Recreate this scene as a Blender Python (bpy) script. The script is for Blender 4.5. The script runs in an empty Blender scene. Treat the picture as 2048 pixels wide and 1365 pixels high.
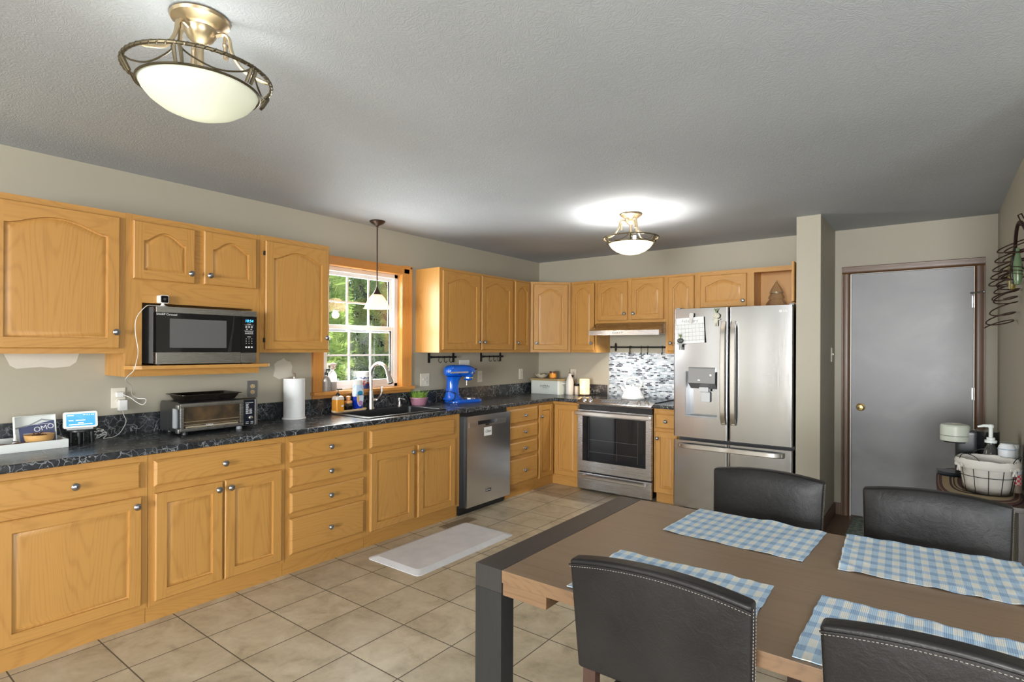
import bpy, bmesh, math, random
from mathutils import Vector, Matrix, noise

# ------------------------------------------------------------------ scene, camera, world, sun, exposure
SC = bpy.context.scene
COL = SC.collection
PI = math.pi
random.seed(7)
SC.view_settings.view_transform = 'Standard'
SC.view_settings.look = 'None'
SC.view_settings.gamma = 1.0
SC.view_settings.use_curve_mapping = False
SC.view_settings.exposure = 0.68
SC.cycles.use_denoising = True
SC.cycles.max_bounces = 8
SC.cycles.diffuse_bounces = 4
SC.cycles.glossy_bounces = 4
SC.cycles.transmission_bounces = 8
SC.cycles.transparent_max_bounces = 12
SC.cycles.caustics_reflective = False
SC.cycles.caustics_refractive = False
SC.cycles.sample_clamp_indirect = 6.0

F_PX, YAW, ROLL, PITCH, V0 = 1117.097, 0.6495, 0.0046, 0.0008, 696.934
CAM = Vector((3.8118, -5.5545, 1.4213))
_s, _c = math.sin(YAW), math.cos(YAW)
_fw0, _rt0, _up0 = Vector((-_s, _c, 0)), Vector((_c, _s, 0)), Vector((0, 0, 1))
_fw = math.cos(PITCH) * _fw0 + math.sin(PITCH) * _up0
_up1 = -math.sin(PITCH) * _fw0 + math.cos(PITCH) * _up0
_rt = math.cos(ROLL) * _rt0 + math.sin(ROLL) * _up1
_up = -math.sin(ROLL) * _rt0 + math.cos(ROLL) * _up1
cam = bpy.data.cameras.new('camera')
cam.sensor_fit = 'HORIZONTAL'
cam.sensor_width = 36.0
cam.lens = F_PX / 2048 * 36.0
cam.shift_y = (V0 - 682.5) / 2048
cam.clip_start = 0.05
camo = bpy.data.objects.new('camera', cam)
COL.objects.link(camo)
M = Matrix.Identity(4)
for i in range(3):
    M[i][0], M[i][1], M[i][2], M[i][3] = _rt[i], _up[i], -_fw[i], CAM[i]
camo.matrix_world = M
SC.camera = camo

W = bpy.data.worlds.new('sky')
SC.world = W
W.use_nodes = True
_nt = W.node_tree
_sky = _nt.nodes.new('ShaderNodeTexSky')
_sky.sky_type = 'NISHITA'
_sky.sun_disc = False
_sky.sun_elevation = math.radians(48)
_sky.sun_rotation = math.radians(60)
_nt.links.new(_sky.outputs[0], _nt.nodes['Background'].inputs[0])
_nt.nodes['Background'].inputs[1].default_value = 0.35


def lamp(name, kind, loc, energy, color=(1, 1, 1), size=0.1, rot=(0, 0, 0), size_y=None, spot=None, blend=0.5):
    l = bpy.data.lights.new(name, kind)
    l.energy = energy
    l.color = color
    if kind == 'AREA':
        l.size = size
        if size_y:
            l.shape = 'RECTANGLE'
            l.size_y = size_y
    elif kind == 'SUN':
        l.angle = size
    else:
        l.shadow_soft_size = size
    if spot:
        l.spot_size = spot
        l.spot_blend = blend
    o = bpy.data.objects.new(name, l)
    COL.objects.link(o)
    o.location = loc
    o.rotation_euler = rot
    return o


H = 2.455            # ceiling height
YB = -13.0            # wall behind the camera
XR = 5.7             # far right wall behind the camera
sun = lamp('sun', 'SUN', (6, 6, 8), 4.5, (1, 0.95, 0.86), math.radians(0.6))
sun.rotation_euler = Vector((-0.62, -0.30, -0.85)).to_track_quat('-Z', 'Y').to_euler()
# daylight by area lights; the wide ones behind the camera are added fill
lamp('rear_fill', 'AREA', (4.3, YB - 0.02, 1.2), 560, (0.97, 0.985, 1.0), 2.6, (PI / 2, 0, 0), 2.15)  # added fill for the whole room, set in an assumed rear opening
lamp('sidelight_daylight', 'AREA', (0.50, YB - 0.02, 1.2), 5, (0.97, 0.985, 1.0), 0.22, (PI / 2, 0, 0), 2.15)
lamp('side_fill', 'AREA', (XR + 0.02, -5.75, 1.45), 60, (0.94, 0.97, 1.0), 2.1, (PI / 2, 0, PI / 2), 1.3)  # added fill from an assumed opening in the unseen right wall
lamp('rear_window_daylight', 'AREA', (-0.02, -7.45, 1.3), 7, (0.97, 0.985, 1.0), 0.42, (PI / 2, 0, -PI / 2), 1.9)
lamp('rear_window_daylight', 'AREA', (-0.02, -10.6, 1.3), 10, (0.97, 0.985, 1.0), 0.60, (PI / 2, 0, -PI / 2), 1.9)
lamp('kitchen_window_daylight', 'AREA', (-0.16, -2.575, 1.6), 44, (0.96, 1.0, 0.97), 0.8, (PI / 2, 0, -PI / 2), 0.95)


# ------------------------------------------------------------------ materials
def nodes(name):
    m = bpy.data.materials.new(name)
    m.use_nodes = True
    nt = m.node_tree
    return m, nt, nt.nodes['Principled BSDF']


def mat(name, col, rough=0.5, metal=0.0, bump=0.0, bscale=60.0, emit=None, estr=0.0, alpha=None, trans=0.0, coat=0.0, var=0.0, vscale=8.0, ior=1.45, sheen=0.0):
    m, nt, b = nodes(name)
    c = (col[0], col[1], col[2], 1)
    b.inputs['Base Color'].default_value = c
    b.inputs['Roughness'].default_value = rough
    b.inputs['Metallic'].default_value = metal
    b.inputs['IOR'].default_value = ior
    if trans:
        b.inputs['Transmission Weight'].default_value = trans
    if coat:
        b.inputs['Coat Weight'].default_value = coat
        b.inputs['Coat Roughness'].default_value = 0.08
    if emit:
        b.inputs['Emission Color'].default_value = (emit[0], emit[1], emit[2], 1)
        b.inputs['Emission Strength'].default_value = estr
    if sheen:
        b.inputs['Sheen Weight'].default_value = sheen
    if bump or var:
        tc = nt.nodes.new('ShaderNodeTexCoord')
        if bump:
            n = nt.nodes.new('ShaderNodeTexNoise')
            n.inputs['Scale'].default_value = bscale
            n.inputs['Detail'].default_value = 4
            bp = nt.nodes.new('ShaderNodeBump')
            bp.inputs['Strength'].default_value = bump
            bp.inputs['Distance'].default_value = 0.01
            nt.links.new(tc.outputs['Object'], n.inputs['Vector'])
            nt.links.new(n.outputs['Fac'], bp.inputs['Height'])
            nt.links.new(bp.outputs[0], b.inputs['Normal'])
        if var:
            n = nt.nodes.new('ShaderNodeTexNoise')
            n.inputs['Scale'].default_value = vscale
            n.inputs['Detail'].default_value = 5
            nt.links.new(tc.outputs['Object'], n.inputs['Vector'])
            r = ramp(nt, n.outputs['Fac'], [(0.3, [v * (1 - var) for v in col]), (0.7, [min(1, v * (1 + var)) for v in col])])
            nt.links.new(r, b.inputs['Base Color'])
    return m


def ramp(nt, src, stops, const=False):
    r = nt.nodes.new('ShaderNodeValToRGB')
    cr = r.color_ramp
    if const:
        cr.interpolation = 'CONSTANT'
    while len(cr.elements) < len(stops):
        cr.elements.new(0.5)
    for e, (p, c) in zip(cr.elements, stops):
        e.position = p
        e.color = (c[0], c[1], c[2], 1)
    nt.links.new(src, r.inputs[0])
    return r.outputs[0]


def mth(nt, op, a, b=None, c=None):
    n = nt.nodes.new('ShaderNodeMath')
    n.operation = op
    for i, v in enumerate((a, b, c)):
        if v is None:
            continue
        if isinstance(v, (int, float)):
            n.inputs[i].default_value = v
        else:
            nt.links.new(v, n.inputs[i])
    return n.outputs[0]


def mixc(nt, f, a, b, mode='MIX'):
    n = nt.nodes.new('ShaderNodeMix')
    n.data_type = 'RGBA'
    n.blend_type = mode
    for i, v in ((0, f), (6, a), (7, b)):
        if isinstance(v, (int, float)):
            n.inputs[i].default_value = v
        elif isinstance(v, (tuple, list)):
            n.inputs[i].default_value = (v[0], v[1], v[2], 1)
        else:
            nt.links.new(v, n.inputs[i])
    return n.outputs[2]


def comb(nt, x, y, z):
    n = nt.nodes.new('ShaderNodeCombineXYZ')
    for i, v in enumerate((x, y, z)):
        if isinstance(v, (int, float)):
            n.inputs[i].default_value = v
        else:
            nt.links.new(v, n.inputs[i])
    return n.outputs[0]


def noise_n(nt, vec, scale, detail=3, rough=0.5, dist=0.0):
    n = nt.nodes.new('ShaderNodeTexNoise')
    n.inputs['Scale'].default_value = scale
    n.inputs['Detail'].default_value = detail
    n.inputs['Roughness'].default_value = rough
    n.inputs['Distortion'].default_value = dist
    nt.links.new(vec, n.inputs['Vector'])
    return n.outputs['Fac']


def bump_n(nt, b, h, strength, dist=0.01):
    bp = nt.nodes.new('ShaderNodeBump')
    bp.inputs['Strength'].default_value = strength
    bp.inputs['Distance'].default_value = dist
    nt.links.new(h, bp.inputs['Height'])
    nt.links.new(bp.outputs[0], b.inputs['Normal'])


def obj_xyz(nt, rnd=True):
    tc = nt.nodes.new('ShaderNodeTexCoord')
    v = tc.outputs['Object']
    if rnd:
        oi = nt.nodes.new('ShaderNodeObjectInfo')
        r = mth(nt, 'MULTIPLY', oi.outputs['Random'], 23.0)
        va = nt.nodes.new('ShaderNodeVectorMath')
        va.operation = 'ADD'
        nt.links.new(v, va.inputs[0])
        nt.links.new(comb(nt, r, r, r), va.inputs[1])
        v = va.outputs[0]
    s = nt.nodes.new('ShaderNodeSeparateXYZ')
    nt.links.new(v, s.inputs[0])
    return s.outputs[0], s.outputs[1], s.outputs[2], v


def wood(name, light, dark, grain='z', rough=0.45, rings=9.0, pore=0.35, coat=0.10, contrast=1.0, stretch=0.07, bump=0.05):
    """grain runs along z ('z'), along the horizontal ('h') or along x ('x') / y ('y')"""
    m, nt, b = nodes(name)
    x, y, z, v = obj_xyz(nt)
    if grain == 'z':
        cr, al = mth(nt, 'ADD', x, y), z
        third = mth(nt, 'SUBTRACT', x, y)
    elif grain == 'h':
        cr, al = z, mth(nt, 'ADD', x, y)
        third = mth(nt, 'SUBTRACT', x, y)
    elif grain == 'x':
        cr, al, third = y, x, z
    else:
        cr, al, third = x, y, z
    p = comb(nt, cr, mth(nt, 'MULTIPLY', al, stretch * 1.6), mth(nt, 'MULTIPLY', third, 0.15))
    big = noise_n(nt, p, 3.4, 2, 0.45)
    ph = mth(nt, 'ADD', mth(nt, 'MULTIPLY', cr, rings * 8), mth(nt, 'MULTIPLY', big, rings * 11))
    ring = mth(nt, 'SINE', mth(nt, 'MULTIPLY', ph, 2.2))
    ring = mth(nt, 'POWER', mth(nt, 'MULTIPLY_ADD', ring, 0.5, 0.5), 4.0)
    p2 = comb(nt, mth(nt, 'MULTIPLY', cr, 1.0), mth(nt, 'MULTIPLY', al, 0.03), 0.0)
    fine = noise_n(nt, p2, 120, 4, 0.65)
    wide = noise_n(nt, p, 9, 3, 0.55)
    f = mth(nt, 'ADD', mth(nt, 'MULTIPLY', ring, 0.30 * contrast), mth(nt, 'MULTIPLY', mth(nt, 'SUBTRACT', fine, 0.5), pore * 3.0))
    f = mth(nt, 'ADD', f, mth(nt, 'MULTIPLY', mth(nt, 'SUBTRACT', wide, 0.5), 0.5))
    col = ramp(nt, f, [(0.0, light), (0.45, [0.6 * a + 0.4 * c for a, c in zip(light, dark)]), (0.9, dark)])
    nt.links.new(col, b.inputs['Base Color'])
    b.inputs['Roughness'].default_value = rough
    b.inputs['Coat Weight'].default_value = coat
    b.inputs['Coat Roughness'].default_value = 0.22
    bump_n(nt, b, fine, bump, 0.002)
    return m


OAK_L, OAK_D = (0.49, 0.250, 0.062), (0.29, 0.125, 0.026)
OAKV = wood('oak_vertical', OAK_L, OAK_D, 'z')
OAKH = wood('oak_horizontal', OAK_L, OAK_D, 'h')
OAKIN = wood('oak_plain_panel', (0.62, 0.34, 0.12), (0.5, 0.26, 0.085), 'z', contrast=0.4, pore=0.2)
PINE = wood('window_pine', (0.60, 0.27, 0.065), (0.42, 0.16, 0.03), 'z', rough=0.3, contrast=0.6)
PINEH = wood('window_pine_horizontal', (0.60, 0.27, 0.065), (0.42, 0.16, 0.03), 'h', rough=0.3, contrast=0.6)
DOORWOOD = wood('dark_door_wood', (0.12, 0.056, 0.022), (0.06, 0.027, 0.011), 'z', rough=0.4)
DOORWOODH = wood('dark_door_wood_horizontal', (0.12, 0.056, 0.022), (0.06, 0.027, 0.011), 'h', rough=0.4)
FLOORWOOD = wood('dark_floorboard', (0.17, 0.095, 0.05), (0.09, 0.05, 0.028), 'x', rough=0.4)
TABLEWOOD = wood('walnut_table', (0.25, 0.165, 0.10), (0.13, 0.08, 0.045), 'x', rough=0.36, rings=5.0, coat=0.1, contrast=0.7, stretch=0.045, pore=0.28)
TABLEEDGE = wood('walnut_edge', (0.20, 0.115, 0.058), (0.085, 0.045, 0.022), 'h', rough=0.45, rings=14, pore=0.6)
BLACKWOOD = wood('black_stained_wood', (0.014, 0.014, 0.013), (0.006, 0.006, 0.006), 'z', rough=0.6, pore=0.5, bump=0.25, coat=0.0)
BLACKWOODY = wood('black_stained_wood_top', (0.034, 0.031, 0.03), (0.018, 0.016, 0.016), 'y', rough=0.36, pore=0.5, bump=0.1, coat=0.0)
BAMBOO = wood('bamboo', (0.62, 0.36, 0.13), (0.45, 0.24, 0.075), 'h', rough=0.4, rings=4)
PALEWOOD = wood('pale_wood', (0.72, 0.52, 0.32), (0.58, 0.38, 0.2), 'h', rough=0.5, rings=4)
GREENWOOD = wood('olive_wood_lid', (0.36, 0.26, 0.12), (0.25, 0.17, 0.07), 'x', rough=0.5, rings=4)


def mat_wall():
    m, nt, b = nodes('taupe_wall_paint')
    x, y, z, v = obj_xyz(nt, False)
    n = noise_n(nt, v, 1.1, 3)
    col = ramp(nt, n, [(0.3, (0.395, 0.365, 0.288)), (0.7, (0.415, 0.384, 0.306))])
    nt.links.new(col, b.inputs['Base Color'])
    b.inputs['Roughness'].default_value = 0.55
    bump_n(nt, b, noise_n(nt, v, 220, 3), 0.06, 0.003)
    return m


def mat_ceiling():
    m, nt, b = nodes('stomped_ceiling_texture')
    x, y, z, v = obj_xyz(nt, False)
    warp = noise_n(nt, v, 7, 3)
    vv = nt.nodes.new('ShaderNodeVectorMath')
    vv.operation = 'ADD'
    nt.links.new(v, vv.inputs[0])
    nt.links.new(comb(nt, mth(nt, 'MULTIPLY', warp, 0.5), mth(nt, 'MULTIPLY', noise_n(nt, v, 5, 3), 0.5), 0.0), vv.inputs[1])
    wv = nt.nodes.new('ShaderNodeTexWave')
    wv.inputs['Scale'].default_value = 16
    wv.inputs['Distortion'].default_value = 9
    wv.inputs['Detail'].default_value = 4
    wv.inputs['Detail Scale'].default_value = 2.2
    nt.links.new(vv.outputs[0], wv.inputs['Vector'])
    n = noise_n(nt, v, 55, 5, 0.65, 1.2)
    h = mth(nt, 'ADD', mth(nt, 'MULTIPLY', wv.outputs['Fac'], 0.35), n)
    bump_n(nt, b, h, 0.30, 0.006)
    st = noise_n(nt, v, 1.3, 4)
    col = ramp(nt, st, [(0.3, (0.43, 0.465, 0.51)), (0.7, (0.475, 0.51, 0.555))])
    nt.links.new(col, b.inputs['Base Color'])
    b.inputs['Roughness'].default_value = 0.8
    return m


def mat_tile():
    m, nt, b = nodes('beige_floor_tile')
    tc = nt.nodes.new('ShaderNodeTexCoord')
    mp = nt.nodes.new('ShaderNodeMapping')
    mp.inputs['Location'].default_value = (-0.302 + 0.002, 3.265 + 0.002, 0)
    nt.links.new(tc.outputs['Object'], mp.inputs[0])
    br = nt.nodes.new('ShaderNodeTexBrick')
    br.offset = 0.0
    br.squash = 1.0
    br.inputs['Scale'].default_value = 1.0
    br.inputs['Brick Width'].default_value = 0.335
    br.inputs['Row Height'].default_value = 0.335
    br.inputs['Mortar Size'].default_value = 0.0032
    br.inputs['Mortar Smooth'].default_value = 0.2
    br.inputs['Color1'].default_value = (0.0, 0, 0, 1)
    br.inputs['Color2'].default_value = (1, 1, 1, 1)
    br.inputs['Mortar'].default_value = (0.5, 0.5, 0.5, 1)
    nt.links.new(mp.outputs[0], br.inputs['Vector'])
    v = tc.outputs['Object']
    n1 = noise_n(nt, v, 5.5, 6, 0.62, 0.6)
    n2 = noise_n(nt, v, 30, 4, 0.6)
    f = mth(nt, 'ADD', mth(nt, 'MULTIPLY', n1, 0.8), mth(nt, 'MULTIPLY', n2, 0.2))
    col = ramp(nt, f, [(0.30, (0.33, 0.275, 0.185)), (0.48, (0.53, 0.455, 0.325)), (0.68, (0.66, 0.585, 0.45))])
    tint = mixc(nt, 1.0, col, ramp(nt, br.outputs['Color'], [(0, (0.9, 0.89, 0.87)), (1, (1.05, 1.04, 1.02))]), 'MULTIPLY')
    grout = (0.115, 0.088, 0.06)
    nt.links.new(mixc(nt, br.outputs['Fac'], tint, grout), b.inputs['Base Color'])
    nt.links.new(mth(nt, 'MULTIPLY_ADD', br.outputs['Fac'], 0.35, 0.40), b.inputs['Roughness'])
    h = mth(nt, 'SUBTRACT', mth(nt, 'MULTIPLY', n2, 0.12), br.outputs['Fac'])
    bump_n(nt, b, h, 0.35, 0.003)
    return m


def mat_counter():
    m, nt, b = nodes('black_marble_laminate')
    x, y, z, v = obj_xyz(nt, False)

    def veins(sc, th, warp):
        va = nt.nodes.new('ShaderNodeVectorMath')
        va.operation = 'ADD'
        n = nt.nodes.new('ShaderNodeTexNoise')
        n.inputs['Scale'].default_value = sc * 0.8
        n.inputs['Detail'].default_value = 4
        nt.links.new(v, n.inputs['Vector'])
        ms = nt.nodes.new('ShaderNodeVectorMath')
        ms.operation = 'SCALE'
        ms.inputs['Scale'].default_value = warp
        nt.links.new(n.outputs['Color'], ms.inputs[0])
        nt.links.new(v, va.inputs[0])
        nt.links.new(ms.outputs[0], va.inputs[1])
        vo = nt.nodes.new('ShaderNodeTexVoronoi')
        vo.feature = 'DISTANCE_TO_EDGE'
        vo.inputs['Scale'].default_value = sc
        nt.links.new(va.outputs[0], vo.inputs['Vector'])
        return mth(nt, 'SUBTRACT', 1.0, mth(nt, 'MINIMUM', mth(nt, 'DIVIDE', vo.outputs['Distance'], th), 1.0))
    a = veins(11, 0.026, 0.13)
    c = veins(27, 0.05, 0.06)
    k1 = ramp(nt, noise_n(nt, v, 6, 3), [(0.36, (0, 0, 0)), (0.56, (1, 1, 1))])
    k2 = ramp(nt, noise_n(nt, v, 9, 3), [(0.40, (0, 0, 0)), (0.62, (0.8, 0.8, 0.8))])
    f = mth(nt, 'MAXIMUM', mth(nt, 'MULTIPLY', a, k1), mth(nt, 'MULTIPLY', c, k2))
    f = mth(nt, 'MULTIPLY', f, 0.85)
    base = ramp(nt, noise_n(nt, v, 14, 5), [(0.35, (0.012, 0.013, 0.016)), (0.7, (0.040, 0.044, 0.050))])
    nt.links.new(mixc(nt, f, base, (0.40, 0.42, 0.44)), b.inputs['Base Color'])
    b.inputs['Roughness'].default_value = 0.27
    return m


def mat_steel(name, col=(0.60, 0.60, 0.61), rough=0.27, axis='z'):
    m, nt, b = nodes(name)
    x, y, z, v = obj_xyz(nt)
    h = mth(nt, 'ADD', x, y)
    if axis == 'z':
        p = comb(nt, h, mth(nt, 'MULTIPLY', z, 0.01), 0.0)
    else:
        p = comb(nt, z, mth(nt, 'MULTIPLY', h, 0.01), 0.0)
    n = noise_n(nt, p, 420, 2)
    b.inputs['Base Color'].default_value = (col[0], col[1], col[2], 1)
    b.inputs['Metallic'].default_value = 1.0
    nt.links.new(mth(nt, 'MULTIPLY_ADD', n, 0.10, rough - 0.05), b.inputs['Roughness'])
    bump_n(nt, b, n, 0.006, 0.001)
    return m


def mat_leather():
    m, nt, b = nodes('dark_brown_leather')
    x, y, z, v = obj_xyz(nt)
    n = noise_n(nt, v, 26, 5, 0.6, 1.0)
    f = noise_n(nt, v, 240, 3)
    big = noise_n(nt, v, 5, 3)
    nt.links.new(ramp(nt, big, [(0.3, (0.009, 0.008, 0.0078)), (0.7, (0.017, 0.015, 0.0145))]), b.inputs['Base Color'])
    nt.links.new(mth(nt, 'MULTIPLY_ADD', n, 0.20, 0.30), b.inputs['Roughness'])
    bump_n(nt, b, mth(nt, 'ADD', n, mth(nt, 'MULTIPLY', f, 0.25)), 0.22, 0.006)
    b.inputs['Specular IOR Level'].default_value = 0.30
    return m


def mat_gingham():
    m, nt, b = nodes('blue_gingham_cotton')
    x, y, z, v = obj_xyz(nt, False)

    def band(c, per, frac, off):
        q = mth(nt, 'FRACT', mth(nt, 'ADD', mth(nt, 'DIVIDE', c, per), 50 + off))
        return mth(nt, 'LESS_THAN', q, frac)
    cx = band(x, 0.037, 0.5, 0.1)
    cy = band(y, 0.066, 0.40, 0.3)
    a = mixc(nt, cx, (0.74, 0.73, 0.66), (0.38, 0.55, 0.70))
    c2 = mixc(nt, cx, (0.40, 0.55, 0.69), (0.19, 0.34, 0.54))
    col = mixc(nt, cy, a, c2)
    th = noise_n(nt, comb(nt, x, mth(nt, 'MULTIPLY', y, 0.05), 0), 500, 2)
    col = mixc(nt, mth(nt, 'MULTIPLY', th, 0.35), col, (0.75, 0.76, 0.74))
    nt.links.new(col, b.inputs['Base Color'])
    b.inputs['Roughness'].default_value = 0.95
    wv = mth(nt, 'SINE', mth(nt, 'MULTIPLY', x, 1600))
    bump_n(nt, b, mth(nt, 'ADD', wv, mth(nt, 'MULTIPLY', th, 2)), 0.25, 0.0012)
    return m


def mat_mosaic():
    m, nt, b = nodes('glass_mosaic_tile')
    x, y, z, v = obj_xyz(nt, False)
    br = nt.nodes.new('ShaderNodeTexBrick')
    br.offset = 0.5
    br.inputs['Scale'].default_value = 1.0
    br.inputs['Brick Width'].default_value = 0.0365
    br.inputs['Row Height'].default_value = 0.0148
    br.inputs['Mortar Size'].default_value = 0.0011
    br.inputs['Color1'].default_value = (0, 0, 0, 1)
    br.inputs['Color2'].default_value = (1, 1, 1, 1)
    br.inputs['Mortar'].default_value = (0.8, 0.8, 0.8, 1)
    nt.links.new(comb(nt, x, z, 0.0), br.inputs['Vector'])
    c = ramp(nt, br.outputs['Color'], [(0.0, (0.055, 0.065, 0.085)), (0.2, (0.24, 0.29, 0.35)), (0.36, (0.40, 0.46, 0.52)), (0.58, (0.52, 0.57, 0.62)), (0.8, (0.68, 0.72, 0.75))], True)
    nt.links.new(mixc(nt, br.outputs['Fac'], c, (0.55, 0.58, 0.6)), b.inputs['Base Color'])
    nt.links.new(mth(nt, 'MULTIPLY_ADD', br.outputs['Fac'], 0.5, 0.18), b.inputs['Roughness'])
    bump_n(nt, b, mth(nt, 'SUBTRACT', 1.0, br.outputs['Fac']), 0.3, 0.001)
    return m


def mat_glass(name, tint=(1, 1, 1), refl=0.08):
    """thin clear pane: mostly transparent with a weak mirror reflection"""
    m = bpy.data.materials.new(name)
    m.use_nodes = True
    nt = m.node_tree
    nt.nodes.clear()
    out = nt.nodes.new('ShaderNodeOutputMaterial')
    tr = nt.nodes.new('ShaderNodeBsdfTransparent')
    tr.inputs[0].default_value = (tint[0], tint[1], tint[2], 1)
    gl = nt.nodes.new('ShaderNodeBsdfGlossy')
    gl.inputs['Roughness'].default_value = 0.02
    lw = nt.nodes.new('ShaderNodeLayerWeight')
    lw.inputs['Blend'].default_value = 0.25
    f = mth(nt, 'MULTIPLY_ADD', lw.outputs['Fresnel'], 0.5, refl)
    mx = nt.nodes.new('ShaderNodeMixShader')
    nt.links.new(f, mx.inputs[0])
    nt.links.new(tr.outputs[0], mx.inputs[1])
    nt.links.new(gl.outputs[0], mx.inputs[2])
    nt.links.new(mx.outputs[0], out.inputs[0])
    return m


def mat_shade(name, col, emit, estr, tmix=0.6):
    """frosted lamp glass lit from inside: translucent plus its own glow"""
    m = bpy.data.materials.new(name)
    m.use_nodes = True
    nt = m.node_tree
    nt.nodes.clear()
    out = nt.nodes.new('ShaderNodeOutputMaterial')
    d = nt.nodes.new('ShaderNodeBsdfDiffuse')
    t = nt.nodes.new('ShaderNodeBsdfTranslucent')
    e = nt.nodes.new('ShaderNodeEmission')
    for n in (d, t):
        n.inputs[0].default_value = (col[0], col[1], col[2], 1)
    e.inputs[0].default_value = (emit[0], emit[1], emit[2], 1)
    e.inputs[1].default_value = estr
    mx = nt.nodes.new('ShaderNodeMixShader')
    mx.inputs[0].default_value = tmix
    ad = nt.nodes.new('ShaderNodeAddShader')
    nt.links.new(d.outputs[0], mx.inputs[1])
    nt.links.new(t.outputs[0], mx.inputs[2])
    nt.links.new(mx.outputs[0], ad.inputs[0])
    nt.links.new(e.outputs[0], ad.inputs[1])
    nt.links.new(ad.outputs[0], out.inputs[0])
    return m


WALL = mat_wall()
CEIL = mat_ceiling()
TILE = mat_tile()
COUNTER = mat_counter()
STEEL = mat_steel('brushed_steel', (0.5, 0.5, 0.51))
STEELH = mat_steel('brushed_steel_horizontal', (0.5, 0.5, 0.51), axis='h')
STEELD = mat('dark_steel', (0.26, 0.26, 0.265), 0.35, 0.55)
CHROME = mat('polished_steel', (0.74, 0.73, 0.72), 0.16, 0.8)
NICKEL = mat('brushed_nickel', (0.58, 0.56, 0.53), 0.28, 1.0)
PEWTER = mat('pewter', (0.33, 0.34, 0.36), 0.3, 1.0)
BRASS = mat('brass', (0.62, 0.45, 0.18), 0.25, 1.0)
LEATHER = mat_leather()
GINGHAM = mat_gingham()
MOSAIC = mat_mosaic()
PANE = mat_glass('window_pane')
CLEAR = mat_glass('clear_glass', (0.93, 0.94, 0.93), 0.10)
AMBERG = mat_glass('amber_glass', (0.95, 0.42, 0.06), 0.08)
WHITE = mat('white_plastic', (0.78, 0.78, 0.76), 0.4)
WHITEG = mat('white_gloss', (0.84, 0.84, 0.83), 0.15, coat=0.5)
VINYL = mat('white_vinyl', (0.80, 0.81, 0.82), 0.35)
IVORY = mat('ivory_plastic', (0.70, 0.66, 0.57), 0.4)
BLACK = mat('black_plastic', (0.012, 0.012, 0.013), 0.35)
BLACKG = mat('black_glass', (0.008, 0.008, 0.009), 0.06)
BLACKM = mat('black_iron', (0.012, 0.012, 0.012), 0.45, 0.3)
GREYP = mat('grey_plastic', (0.32, 0.34, 0.36), 0.4)
DGREY = mat('dark_grey', (0.06, 0.06, 0.065), 0.4)
BLUE = mat('cobalt_enamel', (0.004, 0.11, 0.62), 0.12, coat=0.8)
STITCH = mat('stitching_thread', (0.30, 0.28, 0.25), 0.8)
PRINT = mat('white_print', (0.75, 0.76, 0.78), 0.6)
INK = mat('dark_ink', (0.04, 0.04, 0.045), 0.7)
PATCH = mat('unpainted_plaster_patch', (0.62, 0.585, 0.515), 0.7, bump=0.15, bscale=40)


# ------------------------------------------------------------------ mesh helpers
def NB():
    return bmesh.new()


def box(bm, x0, x1, y0, y1, z0, z1, m=0, bev=0.0, seg=2, T=None):
    vs = [bm.verts.new((x, y, z)) for x in (x0, x1) for y in (y0, y1) for z in (z0, z1)]
    if T is not None:
        for v in vs:
            v.co = T @ v.co
    q = [(0, 1, 3, 2), (4, 6, 7, 5), (0, 4, 5, 1), (2, 3, 7, 6), (0, 2, 6, 4), (1, 5, 7, 3)]
    fs = []
    for a in q:
        f = bm.faces.new([vs[i] for i in a])
        f.material_index = m
        fs.append(f)
    if bev > 0:
        es = list({e for f in fs for e in f.edges})
        r = bmesh.ops.bevel(bm, geom=es, offset=bev, segments=seg, affect='EDGES', profile=0.6)
        for f in r['faces']:
            f.material_index = m
    return vs


def lathe(bm, prof, c=(0, 0, 0), seg=24, m=0, T=None, sx=1.0, sy=1.0, caps=True):
    rings = []
    for r, z in prof:
        row = []
        for k in range(seg):
            a = 2 * PI * k / seg
            p = Vector((c[0] + r * sx * math.cos(a), c[1] + r * sy * math.sin(a), c[2] + z))
            row.append(bm.verts.new(T @ p if T is not None else p))
        rings.append(row)
    for a, b in zip(rings, rings[1:]):
        for k in range(seg):
            f = bm.faces.new((a[k], a[(k + 1) % seg], b[(k + 1) % seg], b[k]))
            f.material_index = m
    if caps:
        for row, rz in ((rings[0], prof[0]), (rings[-1], prof[-1])):
            if rz[0] > 1e-6:
                f = bm.faces.new(row if row is rings[-1] else row[::-1])
                f.material_index = m
    return rings


def tube(bm, pts, r, seg=8, m=0, closed=False, caps=True):
    pts = [Vector(p) for p in pts]
    n = len(pts)
    rad = r if isinstance(r, (list, tuple)) else [r] * n
    tang = []
    for i in range(n):
        a = pts[(i - 1) % n] if (closed or i > 0) else pts[i]
        b = pts[(i + 1) % n] if (closed or i < n - 1) else pts[i]
        t = b - a
        tang.append(t.normalized() if t.length > 1e-9 else Vector((0, 0, 1)))
    up = Vector((0, 0, 1)) if abs(tang[0].z) < 0.9 else Vector((1, 0, 0))
    nrm = (up - tang[0] * up.dot(tang[0])).normalized()
    rings = []
    for i in range(n):
        if i:
            nrm = nrm - tang[i] * nrm.dot(tang[i])
            nrm = nrm.normalized() if nrm.length > 1e-6 else tang[i].orthogonal().normalized()
        bn = tang[i].cross(nrm)
        rings.append([bm.verts.new(pts[i] + (nrm * math.cos(2 * PI * k / seg) + bn * math.sin(2 * PI * k / seg)) * rad[i]) for k in range(seg)])
    last = n if closed else n - 1
    for i in range(last):
        a, b = rings[i], rings[(i + 1) % n]
        for k in range(seg):
            f = bm.faces.new((a[k], a[(k + 1) % seg], b[(k + 1) % seg], b[k]))
            f.material_index = m
    if caps and not closed:
        for row in (rings[0][::-1], rings[-1]):
            f = bm.faces.new(row)
            f.material_index = m


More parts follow.
